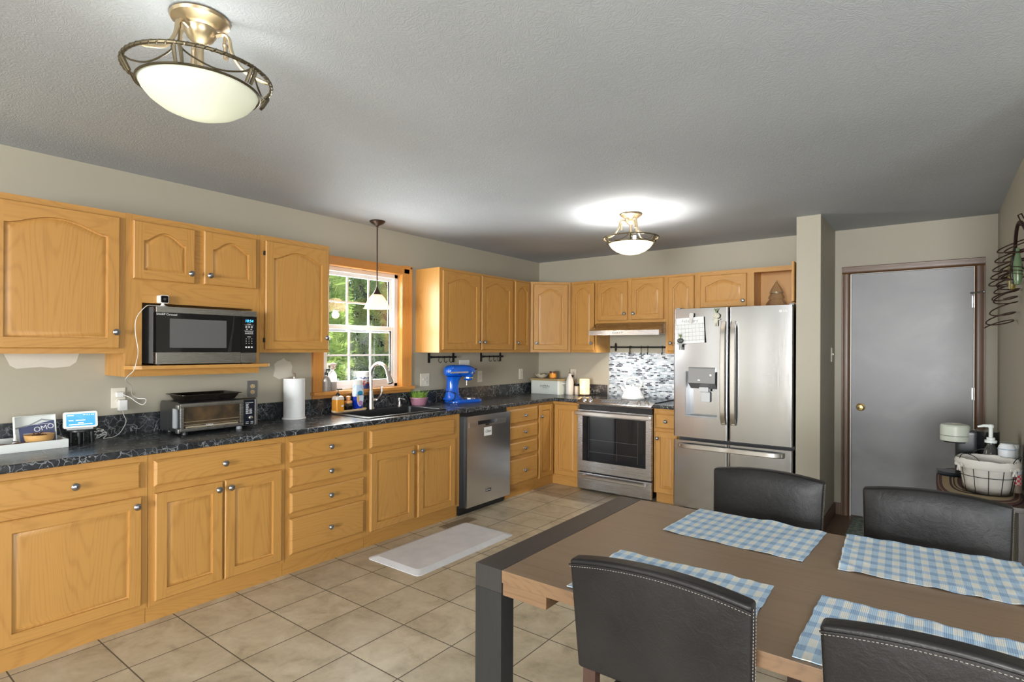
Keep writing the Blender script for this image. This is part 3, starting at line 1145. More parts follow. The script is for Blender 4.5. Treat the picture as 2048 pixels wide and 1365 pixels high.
def build_uppers():
    def lthing(y0, y1, z0, label, z1=2.15, name='wall_cabinet'):
        t = thing(name, label, 'cabinet', (0.15, (y0 + y1) / 2, z0), group=G_UP)
        return t
    t = lthing(-4.995, -4.41, 1.386, 'large single door oak wall cabinet at the near end above the white tray')
    upper_box(t, 0.002, 0.287, -4.995, -4.4105, 1.386, 2.148)
    up_frame(t, ULO, LU, LN, -4.995, -4.4105, 1.386, 2.148)
    add_door(t, ULO, LU, LN, -4.966, -4.441, 1.413, 2.117, 0.052, (-4.462, 1.50), st=0.054)
    # microwave cabinet: hollow niche
    ya, yb = -4.41, -3.656
    t = lthing(ya, yb, 1.258, 'oak wall cabinet with two small doors above the open microwave niche')
    bm = NB()
    box(bm, 0.002, 0.287, ya, ya + 0.018, 1.258, 2.150)
    box(bm, 0.002, 0.287, yb - 0.018, yb, 1.258, 2.150)
    box(bm, 0.002, 0.287, ya + 0.018, yb - 0.018, 1.700, 1.718)
    box(bm, 0.002, 0.287, ya + 0.018, yb - 0.018, 2.132, 2.150)
    box(bm, 0.002, 0.012, ya + 0.018, yb - 0.018, 1.258, 2.132)
    part('carcass', bm, OAKV, t)
    bm = NB()
    n0, n1 = -4.330, -3.700
    for a in ((ya, ya + 0.034), (yb - 0.034, yb)):
        box(bm, 0.287, 0.305, a[0], a[1], 1.258, 2.15)
    box(bm, 0.287, 0.305, ya + 0.034, n0, 1.258, 1.79)
    box(bm, 0.287, 0.305, n1, yb - 0.034, 1.258, 1.79)
    box(bm, 0.287, 0.3045, ya + 0.034, yb - 0.034, 1.79, 2.15, 1)
    box(bm, 0.287, 0.3048, n0, n1, 1.668, 1.79, 1)
    box(bm, 0.287, 0.3048, n0, n1, 1.258, 1.300, 1)
    part('face_frame', bm, [OAKV, OAKH], t)
    bm = NB()
    pts = [(0.012, ya + 0.019), (0.286, ya + 0.019), (0.286, n0 + 0.002), (0.306, n0 + 0.002), (0.306, -4.415), (0.33, -4.425), (0.40, -4.405), (0.425, -4.37), (0.425, -3.66), (0.41, -3.642), (0.31, -3.642), (0.306, n1 - 0.002), (0.286, n1 - 0.002), (0.286, yb - 0.019), (0.012, yb - 0.019)]
    prism(bm, pts, 'z', 1.3005, 1.319)
    part('shelf', bm, OAKH, t)
    add_door(t, ULO, LU, LN, -4.378, -4.060, 1.797, 2.116, 0.055, (-4.086, 1.852), st=0.05)
    add_door(t, ULO, LU, LN, -4.008, -3.685, 1.799, 2.119, 0.055, (-3.980, 1.852), st=0.05)
    t = lthing(-3.655, -3.13, 1.388, 'single door oak wall cabinet left of the window')
    upper_box(t, 0.002, 0.287, -3.6545, -3.132, 1.388, 2.156)
    up_frame(t, ULO, LU, LN, -3.6545, -3.132, 1.388, 2.156, str_=0.02)
    d = add_door(t, ULO, LU, LN, -3.622, -3.147, 1.408, 2.122, 0.055, (-3.170, 1.492), st=0.054)
    for zz in (2.04, 1.47):
        bm = NB()
        box(bm, 0.3055, 0.318, -3.632, -3.623, zz - 0.014, zz + 0.014)
        part('hinge', bm, BLACK, t)
    # right of the window
    t = lthing(-2.004, -0.925, 1.383, 'two door oak wall cabinet right of the window')
    upper_box(t, 0.002, 0.287, -2.004, -0.9255, 1.383, 2.143)
    up_frame(t, ULO, LU, LN, -2.004, -0.9255, 1.383, 2.143, mid=[(-1.47, -1.435)])
    add_door(t, ULO, LU, LN, -1.973, -1.462, 1.410, 2.118, 0.055, (-1.490, 1.482))
    add_door(t, ULO, LU, LN, -1.443, -0.948, 1.410, 2.124, 0.055, (-1.415, 1.482))
    t = lthing(-0.925, -0.62, 1.383, 'narrow oak wall cabinet left of the diagonal corner cabinet')
    upper_box(t, 0.002, 0.287, -0.925, -0.6225, 1.383, 2.143)
    up_frame(t, ULO, LU, LN, -0.925, -0.6225, 1.383, 2.143, stl=0.02, str_=0.02)
    add_door(t, ULO, LU, LN, -0.902, -0.645, 1.410, 2.126, 0.05, (-0.878, 1.482), st=0.048)
    # diagonal corner
    p0, p1 = Vector((0.312, -0.6195, 0)), Vector((0.633, -0.312, 0))
    U = (p1 - p0).normalized()
    N = Vector((U.y, -U.x, 0))
    L = (p1 - p0).length
    t = thing('corner_wall_cabinet', 'diagonal oak wall cabinet across the room corner', 'cabinet', (0.2, -0.2, 1.383), group=G_UP)
    q0, q1 = p0 - N * 0.018, p1 - N * 0.018
    bm = NB()
    prism(bm, [(0.002, -0.002), (0.002, -0.6195), (0.29, -0.6195), (q0.x, q0.y), (q1.x, q1.y), (0.633, -0.29), (0.633, -0.002)], 'z', 1.383, 2.148)
    part('carcass', bm, OAKV, t)
    up_frame(t, p0, U, N, 0.0, L, 1.383, 2.148)
    add_door(t, p0, U, N, 0.034, L - 0.034, 1.410, 2.122, 0.06, (0.062, 1.482), st=0.052)
    # back wall
    def bthing(x0, x1, z0, label):
        return thing('wall_cabinet', label, 'cabinet', ((x0 + x1) / 2, -0.15, z0), group=G_UP)
    t = bthing(0.636, 0.95, 1.383, 'narrow oak wall cabinet right of the diagonal corner cabinet')
    upper_box(t, 0.6365, 0.949, -0.287, -0.002, 1.383, 2.15)
    up_frame(t, UBO, BU, BN, 0.6365, 0.949, 1.383, 2.15, stl=0.02, str_=0.02)
    add_door(t, UBO, BU, BN, 0.655, 0.925, 1.408, 2.122, 0.055, (0.902, 1.482), st=0.048)
    t = bthing(0.95, 1.71, 1.69, 'short two door oak wall cabinet over the range hood')
    upper_box(t, 0.9495, 1.709, -0.287, -0.002, 1.692, 2.145)
    up_frame(t, UBO, BU, BN, 0.9495, 1.709, 1.692, 2.145, stl=0.02, str_=0.03, mid=[(1.305, 1.357)])
    add_door(t, UBO, BU, BN, 0.965, 1.308, 1.717, 2.112, 0.055, (1.283, 1.782), st=0.052)
    add_door(t, UBO, BU, BN, 1.354, 1.692, 1.719, 2.126, 0.055, (1.380, 1.782), st=0.052)
    t = bthing(1.71, 2.012, 1.38, 'narrow oak wall cabinet right of the range hood')
    upper_box(t, 1.7095, 2.0115, -0.287, -0.002, 1.38, 2.145)
    up_frame(t, UBO, BU, BN, 1.7095, 2.0115, 1.38, 2.145, stl=0.022, str_=0.02)
    add_door(t, UBO, BU, BN, 1.737, 1.990, 1.405, 2.122, 0.055, (1.768, 1.482), st=0.048)
    # over the fridge: right half stands open
    xa, xb = 2.012, 2.938
    t = bthing(xa, xb, 1.79, 'oak wall cabinet over the refrigerator with its right door open')
    bm = NB()
    box(bm, xa, xa + 0.016, -0.287, -0.002, 1.79, 2.148)
    box(bm, xb - 0.016, xb, -0.287, -0.002, 1.79, 2.148)
    box(bm, 2.495, 2.511, -0.287, -0.002, 1.806, 2.132)
    box(bm, xa + 0.016, xb - 0.016, -0.287, -0.002, 1.79, 1.806)
    box(bm, xa + 0.016, xb - 0.016, -0.287, -0.002, 2.132, 2.148)
    box(bm, xa + 0.016, xb - 0.016, -0.012, -0.002, 1.806, 2.132)
    part('carcass', bm, OAKIN, t)
    up_frame(t, UBO, BU, BN, xa, xb, 1.79, 2.148, stl=0.035, str_=0.03, mid=[(2.455, 2.522)], top=0.04, bot=0.02)
    add_door(t, UBO, BU, BN, 2.050, 2.462, 1.812, 2.110, 0.05, (2.436, 1.862), st=0.05)
    add_door(t, (2.900, -0.345, 0), (0, -1, 0), (1, 0, 0), 0.0, 0.36, 1.806, 2.124, 0.05, None, st=0.05, label='opened door standing at a right angle')


build_room()
build_window()
build_alcove()
build_base_cabinets()
build_counter()
build_uppers()
# ------------------------------------------------------------------ appliances and fixtures
def sweep_rect(bm, pts, w, t, side, m=0):
    """bar of section w (along side) by t swept along pts"""
    pts = [Vector(p) for p in pts]
    S = Vector(side).normalized()
    rows = []
    for i, p in enumerate(pts):
        a, b = pts[max(0, i - 1)], pts[min(len(pts) - 1, i + 1)]
        d = (b - a).normalized()
        n = d.cross(S).normalized()
        c = 0.28
        sec = [(-.5, -.5 + c), (-.5 + c * t / w, -.5), (.5 - c * t / w, -.5), (.5, -.5 + c), (.5, .5 - c), (.5 - c * t / w, .5), (-.5 + c * t / w, .5), (-.5, .5 - c)]
        rows.append([bm.verts.new(p + S * (w * u) + n * (t * v)) for u, v in sec])
    k = 8
    for a, b in zip(rows, rows[1:]):
        for i in range(k):
            bm.faces.new((a[i], a[(i + 1) % k], b[(i + 1) % k], b[i])).material_index = m
    bm.faces.new(rows[0][::-1]).material_index = m
    bm.faces.new(rows[-1]).material_index = m


def curved_block(bm, xs, z0, z1, yf, yb, m=0):
    n = len(xs)
    F = [[bm.verts.new((x, yf(x), z)) for x in xs] for z in (z0, z1)]
    B = [[bm.verts.new((x, yb, z)) for x in xs] for z in (z0, z1)]
    for i in range(n - 1):
        for q in ((F[0][i], F[0][i + 1], F[1][i + 1], F[1][i]), (B[0][i], B[1][i], B[1][i + 1], B[0][i + 1]),
                  (F[1][i], F[1][i + 1], B[1][i + 1], B[1][i]), (F[0][i], B[0][i], B[0][i + 1], F[0][i + 1])):
            bm.faces.new(q).material_index = m
    for i in (0, n - 1):
        bm.faces.new((F[0][i], F[1][i], B[1][i], B[0][i])).material_index = m


def build_fridge():
    t = thing('refrigerator', 'stainless french door refrigerator with water dispenser beside the wall stub', 'refrigerator', (2.448, -0.36, 0))
    FS = mat_steel('refrigerator_steel', (0.44, 0.44, 0.45), 0.17)
    bm = NB()
    box(bm, 1.980, 2.920, -0.655, -0.03, 0.03, 1.755, 0, 0.006)
    for x in (2.02, 2.88):
        for y in (-0.6, -0.1):
            lathe(bm, [(0.02, 0), (0.02, 0.031)], (x, y, 0), 10)
    part('cabinet_body', bm, DGREY, t)

    def yf(x):
        k = (x - 2.448) / 0.478
        e = 0.0
        for ex in (1.970, 2.437, 2.449, 2.926):          # soft rounding at the door edges
            dd = abs(x - ex)
            if dd < 0.012:
                e = max(e, 0.010 * (1 - dd / 0.012) ** 2)
        return -0.772 - 0.012 * (1 - k * k) + e

    def xs(a, b, n=10):
        r = {a, b} | {a + (b - a) * i / n for i in range(n + 1)}
        for ex in (1.970, 2.437, 2.449, 2.926):
            for dd in (0.002, 0.004, 0.008, 0.012):
                for q in (ex + dd, ex - dd):
                    if a < q < b:
                        r.add(q)
        return sorted(r)
    za, zb = 0.662, 1.775
    bm = NB()
    curved_block(bm, xs(1.970, 2.076), za, zb, yf, -0.66)
    curved_block(bm, xs(2.352, 2.437), za, zb, yf, -0.66)
    curved_block(bm, xs(2.076, 2.352), 1.232, zb, yf, -0.66)
    curved_block(bm, xs(2.076, 2.352), za, 0.842, yf, -0.66)
    box(bm, 2.076, 2.352, -0.675, -0.66, 0.842, 1.232)
    dl = part('door', bm, FS, t)
    bm = NB()
    curved_block(bm, xs(2.449, 2.926, 16), za, zb, yf, -0.66)
    dr = part('door', bm, FS, t)
    bm = NB()
    curved_block(bm, xs(1.970, 2.926, 26), 0.055, 0.632, yf, -0.66)
    dz = part('freezer_drawer', bm, FS, t)
    for d, x, s in ((dl, 2.408, -1), (dr, 2.487, 1)):
        bm = NB()
        pts = []
        for i in range(17):
            k = i / 16
            z = 0.80 + 0.855 * k
            e = min(1, min(k, 1 - k) / 0.07)
            pts.append((x, -0.795 - 0.03 * e - 0.012 * math.sin(PI * k), z))
        sweep_rect(bm, pts, 0.042, 0.016, (1, 0, 0))
        for z in (0.815, 1.64):
            box(bm, x - 0.012, x + 0.012, -0.808, -0.778, z - 0.012, z + 0.012)
        part('handle', bm, NICKEL, d)
    bm = NB()
    pts = []
    for i in range(21):
        k = i / 20
        e = min(1, min(k, 1 - k) / 0.06)
        pts.append((2.03 + 0.835 * k, yf(2.03 + 0.835 * k) - 0.012 - 0.032 * e, 0.590))
    sweep_rect(bm, pts, 0.040, 0.016, (0, 0, 1))
    for x in (2.05, 2.845):
        box(bm, x - 0.012, x + 0.012, yf(x) - 0.03, yf(x) + 0.01, 0.578, 0.602)
    part('handle', bm, NICKEL, dz)
    # dispenser
    bm = NB()
    box(bm, 2.078, 2.35, -0.6748, -0.672, 0.844, 1.23)
    box(bm, 2.0765, 2.080, -0.775, -0.672, 0.843, 1.231)
    box(bm, 2.348, 2.3515, -0.775, -0.672, 0.843, 1.231)
    box(bm, 2.08, 2.348, -0.774, -0.672, 0.8425, 0.850)
    disp = part('dispenser', bm, mat('dispenser_grey', (0.42, 0.44, 0.46), 0.3, 0.4), dl)
    bm = NB()
    prism(bm, [(-0.800, 1.262), (-0.79, 1.268), (-0.70, 1.262), (-0.68, 1.10), (-0.735, 1.085), (-0.808, 1.135)], 'x', 2.112, 2.338)
    part('control_panel', bm, STEELD, disp)
    bm = NB()
    box(bm, 2.19, 2.27, -0.765, -0.70, 1.058, 1.10, bev=0.008)
    box(bm, 2.185, 2.265, -0.705, -0.685, 0.965, 1.055, bev=0.012)
    part('paddle', bm, mat('paddle_grey', (0.6, 0.61, 0.62), 0.35), disp)
    bm = NB()
    lathe(bm, [(0.006, 0), (0.006, 0.002)], T=Matrix.Translation((2.30, -0.8025, 1.205)) @ Matrix.Rotation(PI / 2, 4, 'X'), seg=12)
    GL = mat('indicator', (1, 1, 1), 0.4, emit=(1, 1, 1), estr=2.5)
    part('indicator_light', bm, GL, disp)
    bm = NB()
    box(bm, 2.195, 2.212, -0.8085, -0.803, 1.158, 1.163)
    part('indicator_light', bm, GL, disp)
    bm = NB()
    lathe(bm, [(0.012, 0), (0.012, 0.001)], T=Matrix.Translation((2.835, yf(2.835) - 0.0005, 1.728)) @ Matrix.Rotation(PI / 2, 4, 'X'), seg=16)
    lg = part('logo', bm, CHROME, dr)
    text('logo_letters', 'LG', 0.026, (2.868, yf(2.868) - 0.001, 1.728), (1, 0, 0), (0, 0, 1), CHROME, dr)
    for x in (1.99, 2.906):
        bm = NB()
        box(bm, x - 0.018, x + 0.014, -0.72, -0.60, 1.7755, 1.79, bev=0.004)
        part('hinge_cover', bm, GREYP, t)
    return yf


def build_range():
    t = thing('range', 'stainless slide in electric range with black glass top and large oven window', 'range', (1.325, -0.33, 0))
    x0, x1 = 0.9235, 1.7165
    bm = NB()
    box(bm, x0 + 0.012, x1 - 0.004, -0.615, -0.012, 0.03, 0.905)
    box(bm, x0 + 0.012, x1 - 0.004, -0.640, -0.615, 0.815, 0.87)
    for x in (x0 + 0.06, x1 - 0.06):
        for y in (-0.56, -0.08):
            lathe(bm, [(0.018, 0), (0.018, 0.031)], (x, y, 0), 10)
    part('oven_body', bm, BLACK, t)
    bm = NB()
    box(bm, x0 - 0.001 + 0.004, x1, -0.575, -0.012, 0.9095, 0.919, bev=0.002)
    ck = part('cooktop', bm, BLACKG, t)
    for cx, cy, r in ((1.12, -0.42, 0.10), (1.12, -0.17, 0.075), (1.52, -0.42, 0.085), (1.52, -0.17, 0.10)):
        bm = NB()
        tube(bm, [(cx + r * math.cos(a * PI / 20), cy + r * math.sin(a * PI / 20), 0.9192) for a in range(40)], 0.0006, 4, closed=True)
        part('burner_ring', bm, GREYP, ck)
    bm = NB()
    prism(bm, [(-0.665, 0.868), (-0.668, 0.884), (-0.66, 0.890), (-0.575, 0.921), (-0.571, 0.921), (-0.571, 0.905), (-0.615, 0.868)], 'x', x0, x1)
    cp = part('control_panel', bm, STEELH, t)
    nrm = Vector((0, -0.031, 0.085)).normalized()

    def onp(x, y):
        return Vector((x, y, 0.890 + (y + 0.66) / 0.085 * 0.031))
    T0 = nrm.to_track_quat('Z', 'Y').to_matrix().to_4x4()
    for x in (0.985, 1.055, 1.575, 1.655):
        bm = NB()
        T = Matrix.Translation(onp(x, -0.62)) @ T0
        lathe(bm, [(0.024, 0), (0.024, 0.004), (0.018, 0.008), (0.017, 0.026), (0.0001, 0.028)], seg=20, T=T)
        box(bm, -0.006, 0.006, -0.018, 0.018, 0.026, 0.038, T=T, bev=0.002)
        part('knob', bm, CHROME, cp)
    bm = NB()
    T = Matrix.Translation(onp(1.315, -0.618)) @ T0
    box(bm, -0.15, 0.15, -0.03, 0.032, 0, 0.001, T=T)
    tp = part('touch_panel', bm, DGREY, cp)
    bm = NB()
    for i in range(9):
        for j in range(3):
            box(bm, -0.13 + i * 0.03, -0.113 + i * 0.03, -0.022 + j * 0.017, -0.018 + j * 0.017, 0.001, 0.0014, T=T)
    part('panel_marks', bm, GREYP, tp)
    # oven door with a real window hole
    bm = NB()
    a, b, za, zb = x0 + 0.006, x1 - 0.002, 0.198, 0.812
    wx0, wx1, wz0, wz1 = 0.984, 1.660, 0.304, 0.752
    box(bm, a, wx0, -0.655, -0.617, za, zb)
    box(bm, wx1, b, -0.655, -0.617, za, zb)
    box(bm, wx0, wx1, -0.655, -0.617, za, wz0)
    box(bm, wx0, wx1, -0.655, -0.617, wz1, zb)
    d = part('oven_door', bm, STEELH, t)
    bm = NB()
    box(bm, wx0, wx1, -0.652, -0.648, wz0, wz1)
    OG = mat('oven_window_glass', (0.012, 0.013, 0.015), 0.05)
    part('oven_window', bm, OG, d)
    bm = NB()
    for z in (0.40, 0.52):
        tube(bm, [(wx0 + 0.08, -0.6525, z), (wx1 - 0.09, -0.6525, z)], 0.0012, 4)
    for x in (wx0 + 0.07, wx1 - 0.08, 1.36):
        tube(bm, [(x, -0.6522, wz0 + 0.03), (x, -0.6522, wz1 - 0.02)], 0.0008, 4)
    part('rack_lines', bm, mat('rack_grey', (0.16, 0.16, 0.17), 0.4), d)
    bm = NB()
    lathe(bm, [(0.016, 0), (0.016, 0.0015), (0.0135, 0.002), (0.0001, 0.002)], T=Matrix.Translation((1.318, -0.6555, 0.272)) @ Matrix.Rotation(PI / 2, 4, 'X'), seg=20)
    lg = part('logo', bm, PEWTER, d)
    text('logo_letters', 'GE', 0.014, (1.318, -0.6582, 0.272), (1, 0, 0), (0, 0, 1), CHROME, d, shear=0.3)

    def bar(z, y, h, xa, xb, parent):
        bm = NB()
        sweep_rect(bm, [(xa + (xb - xa) * i / 12, y - 0.010 * math.sin(PI * i / 12), z) for i in range(13)], h, 0.02, (0, 0, 1))
        for x in (xa + 0.015, xb - 0.015):
            box(bm, x - 0.013, x + 0.013, y, -0.654, z - 0.012, z + 0.012)
        part('handle', bm, NICKEL, parent)
    bar(0.783, -0.70, 0.04, x0 + 0.01, x1 - 0.012, d)
    bm = NB()
    box(bm, a, b, -0.655, -0.617, 0.022, 0.182, bev=0.004)
    d2 = part('storage_drawer', bm, STEELH, t)
    bar(0.152, -0.688, 0.026, x0 + 0.07, x1 - 0.05, d2)


def build_hood():
    t = thing('range_hood', 'stainless under cabinet range hood with two lit spots', 'range hood', (1.32, -0.22, 1.56))
    bm = NB()
    prism(bm, [(-0.012, 1.6905), (-0.315, 1.6905), (-0.472, 1.61), (-0.472, 1.562), (-0.46, 1.562), (-0.46, 1.575), (-0.012, 1.575)], 'x', 0.951, 1.708)
    part('canopy', bm, STEELH, t)
    bm = NB()
    for i in range(5):
        lathe(bm, [(0.007, 0), (0.006, 0.004), (0.0001, 0.004)], T=Matrix.Translation((1.225 + i * 0.024, -0.4722, 1.586)) @ Matrix.Rotation(PI / 2, 4, 'X'), seg=12)
    part('button', bm, PEWTER, t)
    LED = mat('hood_lamp_glow', (1, 1, 1), 0.3, emit=(1, 0.97, 0.9), estr=14)
    for x in (1.16, 1.50):
        bm = NB()
        lathe(bm, [(0.03, 0), (0.03, -0.006), (0.0001, -0.006)], (x, -0.415, 1.5752), 18)
        part('lamp', bm, LED, t)
        lamp('hood_spot', 'SPOT', (x, -0.415, 1.565), 11, (1, 0.95, 0.86), 0.02, (0, 0, 0), spot=math.radians(150), blend=0.6)


def build_dishwasher():
    t = thing('dishwasher', 'stainless dishwasher with pocket handle between the sink cabinet and drawers', 'dishwasher', (0.35, -1.735, 0))
    y0, y1 = -2.008, -1.4075
    bm = NB()
    box(bm, 0.05, 0.600, -2.056, y1 + 0.001, 0.06, 0.868)
    box(bm, 0.05, 0.592, -2.056, y1 - 0.03, 0.0, 0.06)
    part('tub_body', bm, BLACK, t)
    bm = NB()
    hz0, hz1, hy0, hy1 = 0.757, 0.790, -1.868, -1.604
    xa, xb = 0.602, 0.645
    box(bm, xa, xb, y0, hy0, 0.060, 0.838)
    box(bm, xa, xb, hy1, y1, 0.060, 0.838)
    box(bm, xa, xb, hy0, hy1, 0.060, hz0)
    box(bm, xa, xb, hy0, hy1, hz1, 0.838)
    box(bm, xa, 0.615, hy0, hy1, hz0, hz1, 1)
    d = part('door', bm, [mat_steel('dishwasher_steel', (0.64, 0.65, 0.67), 0.24), BLACK], t)
    bm = NB()
    box(bm, 0.645, 0.6465, -1.985, hy0, 0.742, 0.783)
    box(bm, 0.645, 0.6465, hy1, -1.475, 0.742, 0.783)
    box(bm, 0.645, 0.6465, hy0, hy1, 0.742, 0.757)
    part('control_strip', bm, NICKEL, d)
    bm = NB()
    box(bm, 0.6466, 0.647, -1.765, -1.715, 0.744, 0.756)
    part('display', bm, BLACK, d)
    bm = NB()
    box(bm, 0.645, 0.6465, -1.768, -1.682, 0.148, 0.184, bev=0.0004)
    bd = part('badge', bm, mat('badge_grey', (0.5, 0.5, 0.5), 0.3, 1.0), d)
    bm = NB()
    box(bm, 0.6465, 0.647, -1.762, -1.688, 0.154, 0.178)
    part('badge_field', bm, BLACK, d)
    text('badge_letters', 'MAYTAG', 0.0155, (0.6475, -1.725, 0.166), (0, 1, 0), (0, 0, 1), PRINT, d)
    # square magnet with the word Clean
    bm = NB()
    box(bm, 0.0, 0.002, -0.051, 0.051, -0.038, 0.038, bev=0.0005)
    m = single('dishwasher_magnet', bm, WHITE, 'square white clean sign magnet on the dishwasher front', 'magnet', loc=(0.6458, -1.733, 0.689))
    ROOT[m.name] = False
    text('lettering', 'Clean', 0.034, (0.0024, 0, 0.0), (0, 1, 0), (0, 0, 1), INK, m, shear=0.35)


def build_microwave():
    t = thing('microwave_oven', 'stainless microwave oven in the open niche of the wall cabinet', 'microwave', (0.2, -4.01, 1.319))
    bm = NB()
    box(bm, 0.03, 0.345, -4.288, -3.716, 1.328, 1.648, bev=0.004)
    part('casing', bm, STEELD, t)
    for y in (-4.25, -3.76):
        for x in (0.07, 0.32):
            bm = NB()
            lathe(bm, [(0.016, 0), (0.016, 0.0095)], (x, y, 1.3192), 12)
            part('foot', bm, BLACK, t)
    bm = NB()
    box(bm, 0.346, 0.385, -4.2885, -3.8165, 1.325, 1.392, bev=0.002)
    box(bm, 0.346, 0.385, -4.2885, -3.8165, 1.614, 1.648, bev=0.002)
    box(bm, 0.346, 0.3845, -4.2885, -3.8165, 1.392, 1.614, 1)
    d = part('door', bm, [STEELH, BLACKG], t)
    bm = NB()
    box(bm, 0.3846, 0.3855, -4.219, -3.905, 1.418, 1.582)
    part('window_screen', bm, mat('microwave_screen', (0.13, 0.13, 0.135), 0.25, 0.2), d)
    bm = NB()
    prism(bm, [(-3.897, 1.394), (-3.875, 1.394), (-3.872, 1.46), (-3.862, 1.52), (-3.855, 1.613), (-3.862, 1.613), (-3.872, 1.52), (-3.885, 1.46)], 'x', 0.3846, 0.3856)
    part('door_grip_edge', bm, mat('grip_black', (0.02, 0.02, 0.02), 0.3), d)
    text('lettering', 'SHARP Carousel', 0.0155, (0.3862, -4.235, 1.604), (0, 1, 0), (0, 0, 1), PRINT, d)
    bm = NB()
    box(bm, 0.346, 0.385, -3.8145, -3.7155, 1.325, 1.388, bev=0.002)
    box(bm, 0.346, 0.385, -3.8145, -3.7155, 1.614, 1.648, bev=0.002)
    box(bm, 0.346, 0.3845, -3.8145, -3.7155, 1.388, 1.614, 1)
    p = part('control_panel', bm, [STEELH, BLACKG], t)
    bm = NB()
    rows = [(1.553, 3), (1.545, 3), (1.535, 2), (1.518, 4), (1.507, 4), (1.475, 3), (1.461, 3), (1.447, 3), (1.425, 3), (1.421, 3)]
    for z, n in rows:
        for i in range(n):
            w = 0.008 if z > 1.48 or z < 1.43 else 0.003
            yc = -3.792 + 0.054 * (i + 0.5) / n * (1.0 if n > 2 else 1.0)
            box(bm, 0.3846, 0.3849, yc - w * 0.7, yc + w * 0.7, z - 0.002, z + 0.002)
    for z in (1.562, 1.526):
        box(bm, 0.3846, 0.3849, -3.795, -3.735, z - 0.0004, z + 0.0004)
    box(bm, 0.3846, 0.3849, -3.776, -3.754, 1.566, 1.569)
    box(bm, 0.3846, 0.3849, -3.776, -3.754, 1.486, 1.489)
    part('keypad_marks', bm, PRINT, p)
    text('clock_digits', '10:54', 0.024, (0.3852, -3.765, 1.586), (0, 1, 0), (0, 0, 1), mat('clock_blue', (0.05, 0.4, 1), 0.5, emit=(0.05, 0.42, 1.0), estr=2.2), p, shear=0.1)


def build_sink():
    t = thing('sink', 'black composite drop in sink with a wide rim under the window', 'sink', (0.31, -2.57, 0.72))
    x0, x1, y0, y1 = 0.052, 0.567, -2.975, -2.165
    bx0, bx1, by0, by1 = 0.150, 0.528, -2.925, -2.21
    r = 0.02

    def loop(bm, a, b, c, d, rr, z):
        return [bm.verts.new((p[0], p[1], z)) for p in rrect(a, b, c, d, rr)]
    bm = NB()
    L = [loop(bm, x0, x1, y0, y1, 0.03, 0.9095), loop(bm, x0, x1, y0, y1, 0.03, 0.914), loop(bm, x0 + 0.006, x1 - 0.006, y0 + 0.006, y1 - 0.006, 0.026, 0.918),
         loop(bm, bx0 - 0.004, bx1 + 0.004, by0 - 0.004, by1 + 0.004, 0.034, 0.917), loop(bm, bx0, bx1, by0, by1, 0.03, 0.911),
         loop(bm, bx0 + 0.008, bx1 - 0.008, by0 + 0.008, by1 - 0.008, 0.035, 0.735), loop(bm, bx0 + 0.03, bx1 - 0.03, by0 + 0.03, by1 - 0.03, 0.03, 0.72)]
    for a, b in zip(L, L[1:]):
        k = len(a)
        for i in range(k):
            bm.faces.new((a[i], a[(i + 1) % k], b[(i + 1) % k], b[i]))
    bm.faces.new(L[-1])
    part('basin', bm, mat('black_composite', (0.020, 0.021, 0.023), 0.35, bump=0.05, bscale=300), t)
    bm = NB()
    lathe(bm, [(0.055, 0.0), (0.055, 0.002), (0.035, -0.002), (0.0001, -0.002)], (0.30, -2.565, 0.7205), 24)
    part('drain', bm, CHROME, t)
    # faucet
    t = thing('faucet', 'brushed nickel gooseneck pull down faucet behind the sink', 'faucet', (0.095, -2.585, 0.918))
    bm = NB()
    lathe(bm, [(0.030, 0), (0.030, 0.006), (0.024, 0.02), (0.021, 0.10), (0.017, 0.15)], (0.095, -2.585, 0.9182), 20)
    pts = [(0.095, -2.585, 1.06), (0.095, -2.585, 1.19)]
    for i in range(1, 15):
        a = PI - PI * 0.90 * i / 14
        pts.append((0.095 + 0.108 + 0.108 * math.cos(a), -2.585, 1.19 + 0.108 * math.sin(a)))
    tube(bm, pts, 0.0135, 14)
    part('spout', bm, NICKEL, t)
    e, q = Vector(pts[-1]), Vector(pts[-2])
    d = (e - q).normalized()
    bm = NB()
    T = Matrix.Translation(e) @ d.to_track_quat('Z', 'Y').to_matrix().to_4x4()
    lathe(bm, [(0.0138, -0.01), (0.0155, 0.0), (0.017, 0.03), (0.023, 0.085), (0.022, 0.092), (0.0001, 0.092)], seg=18, T=T)
    part('spray_head', bm, NICKEL, t)
    bm = NB()
    tube(bm, [(0.095, -2.57, 0.985), (0.095, -2.535, 0.985)], 0.016, 14)
    tube(bm, spline([(0.095, -2.538, 0.985), (0.115, -2.525, 1.0), (0.15, -2.52, 1.04), (0.152, -2.518, 1.10)], 5), [0.012] * 10 + [0.009] * 6, 10)
    part('handle', bm, NICKEL, t)
    t = thing('soap_dispenser', 'short chrome soap dispenser with black cap built into the sink rim', 'soap dispenser', (0.095, -2.275, 0.918))
    bm = NB()
    lathe(bm, [(0.020, 0), (0.020, 0.006), (0.011, 0.012), (0.010, 0.04), (0.016, 0.048), (0.016, 0.07), (0.0001, 0.072)], (0.095, -2.275, 0.9182), 18)
    part('pump', bm, CHROME, t)
    bm = NB()
    tube(bm, [(0.10, -2.275, 0.978), (0.155, -2.262, 0.972), (0.168, -2.258, 0.955)], [0.013, 0.012, 0.009], 10)
    part('nozzle', bm, BLACK, t)


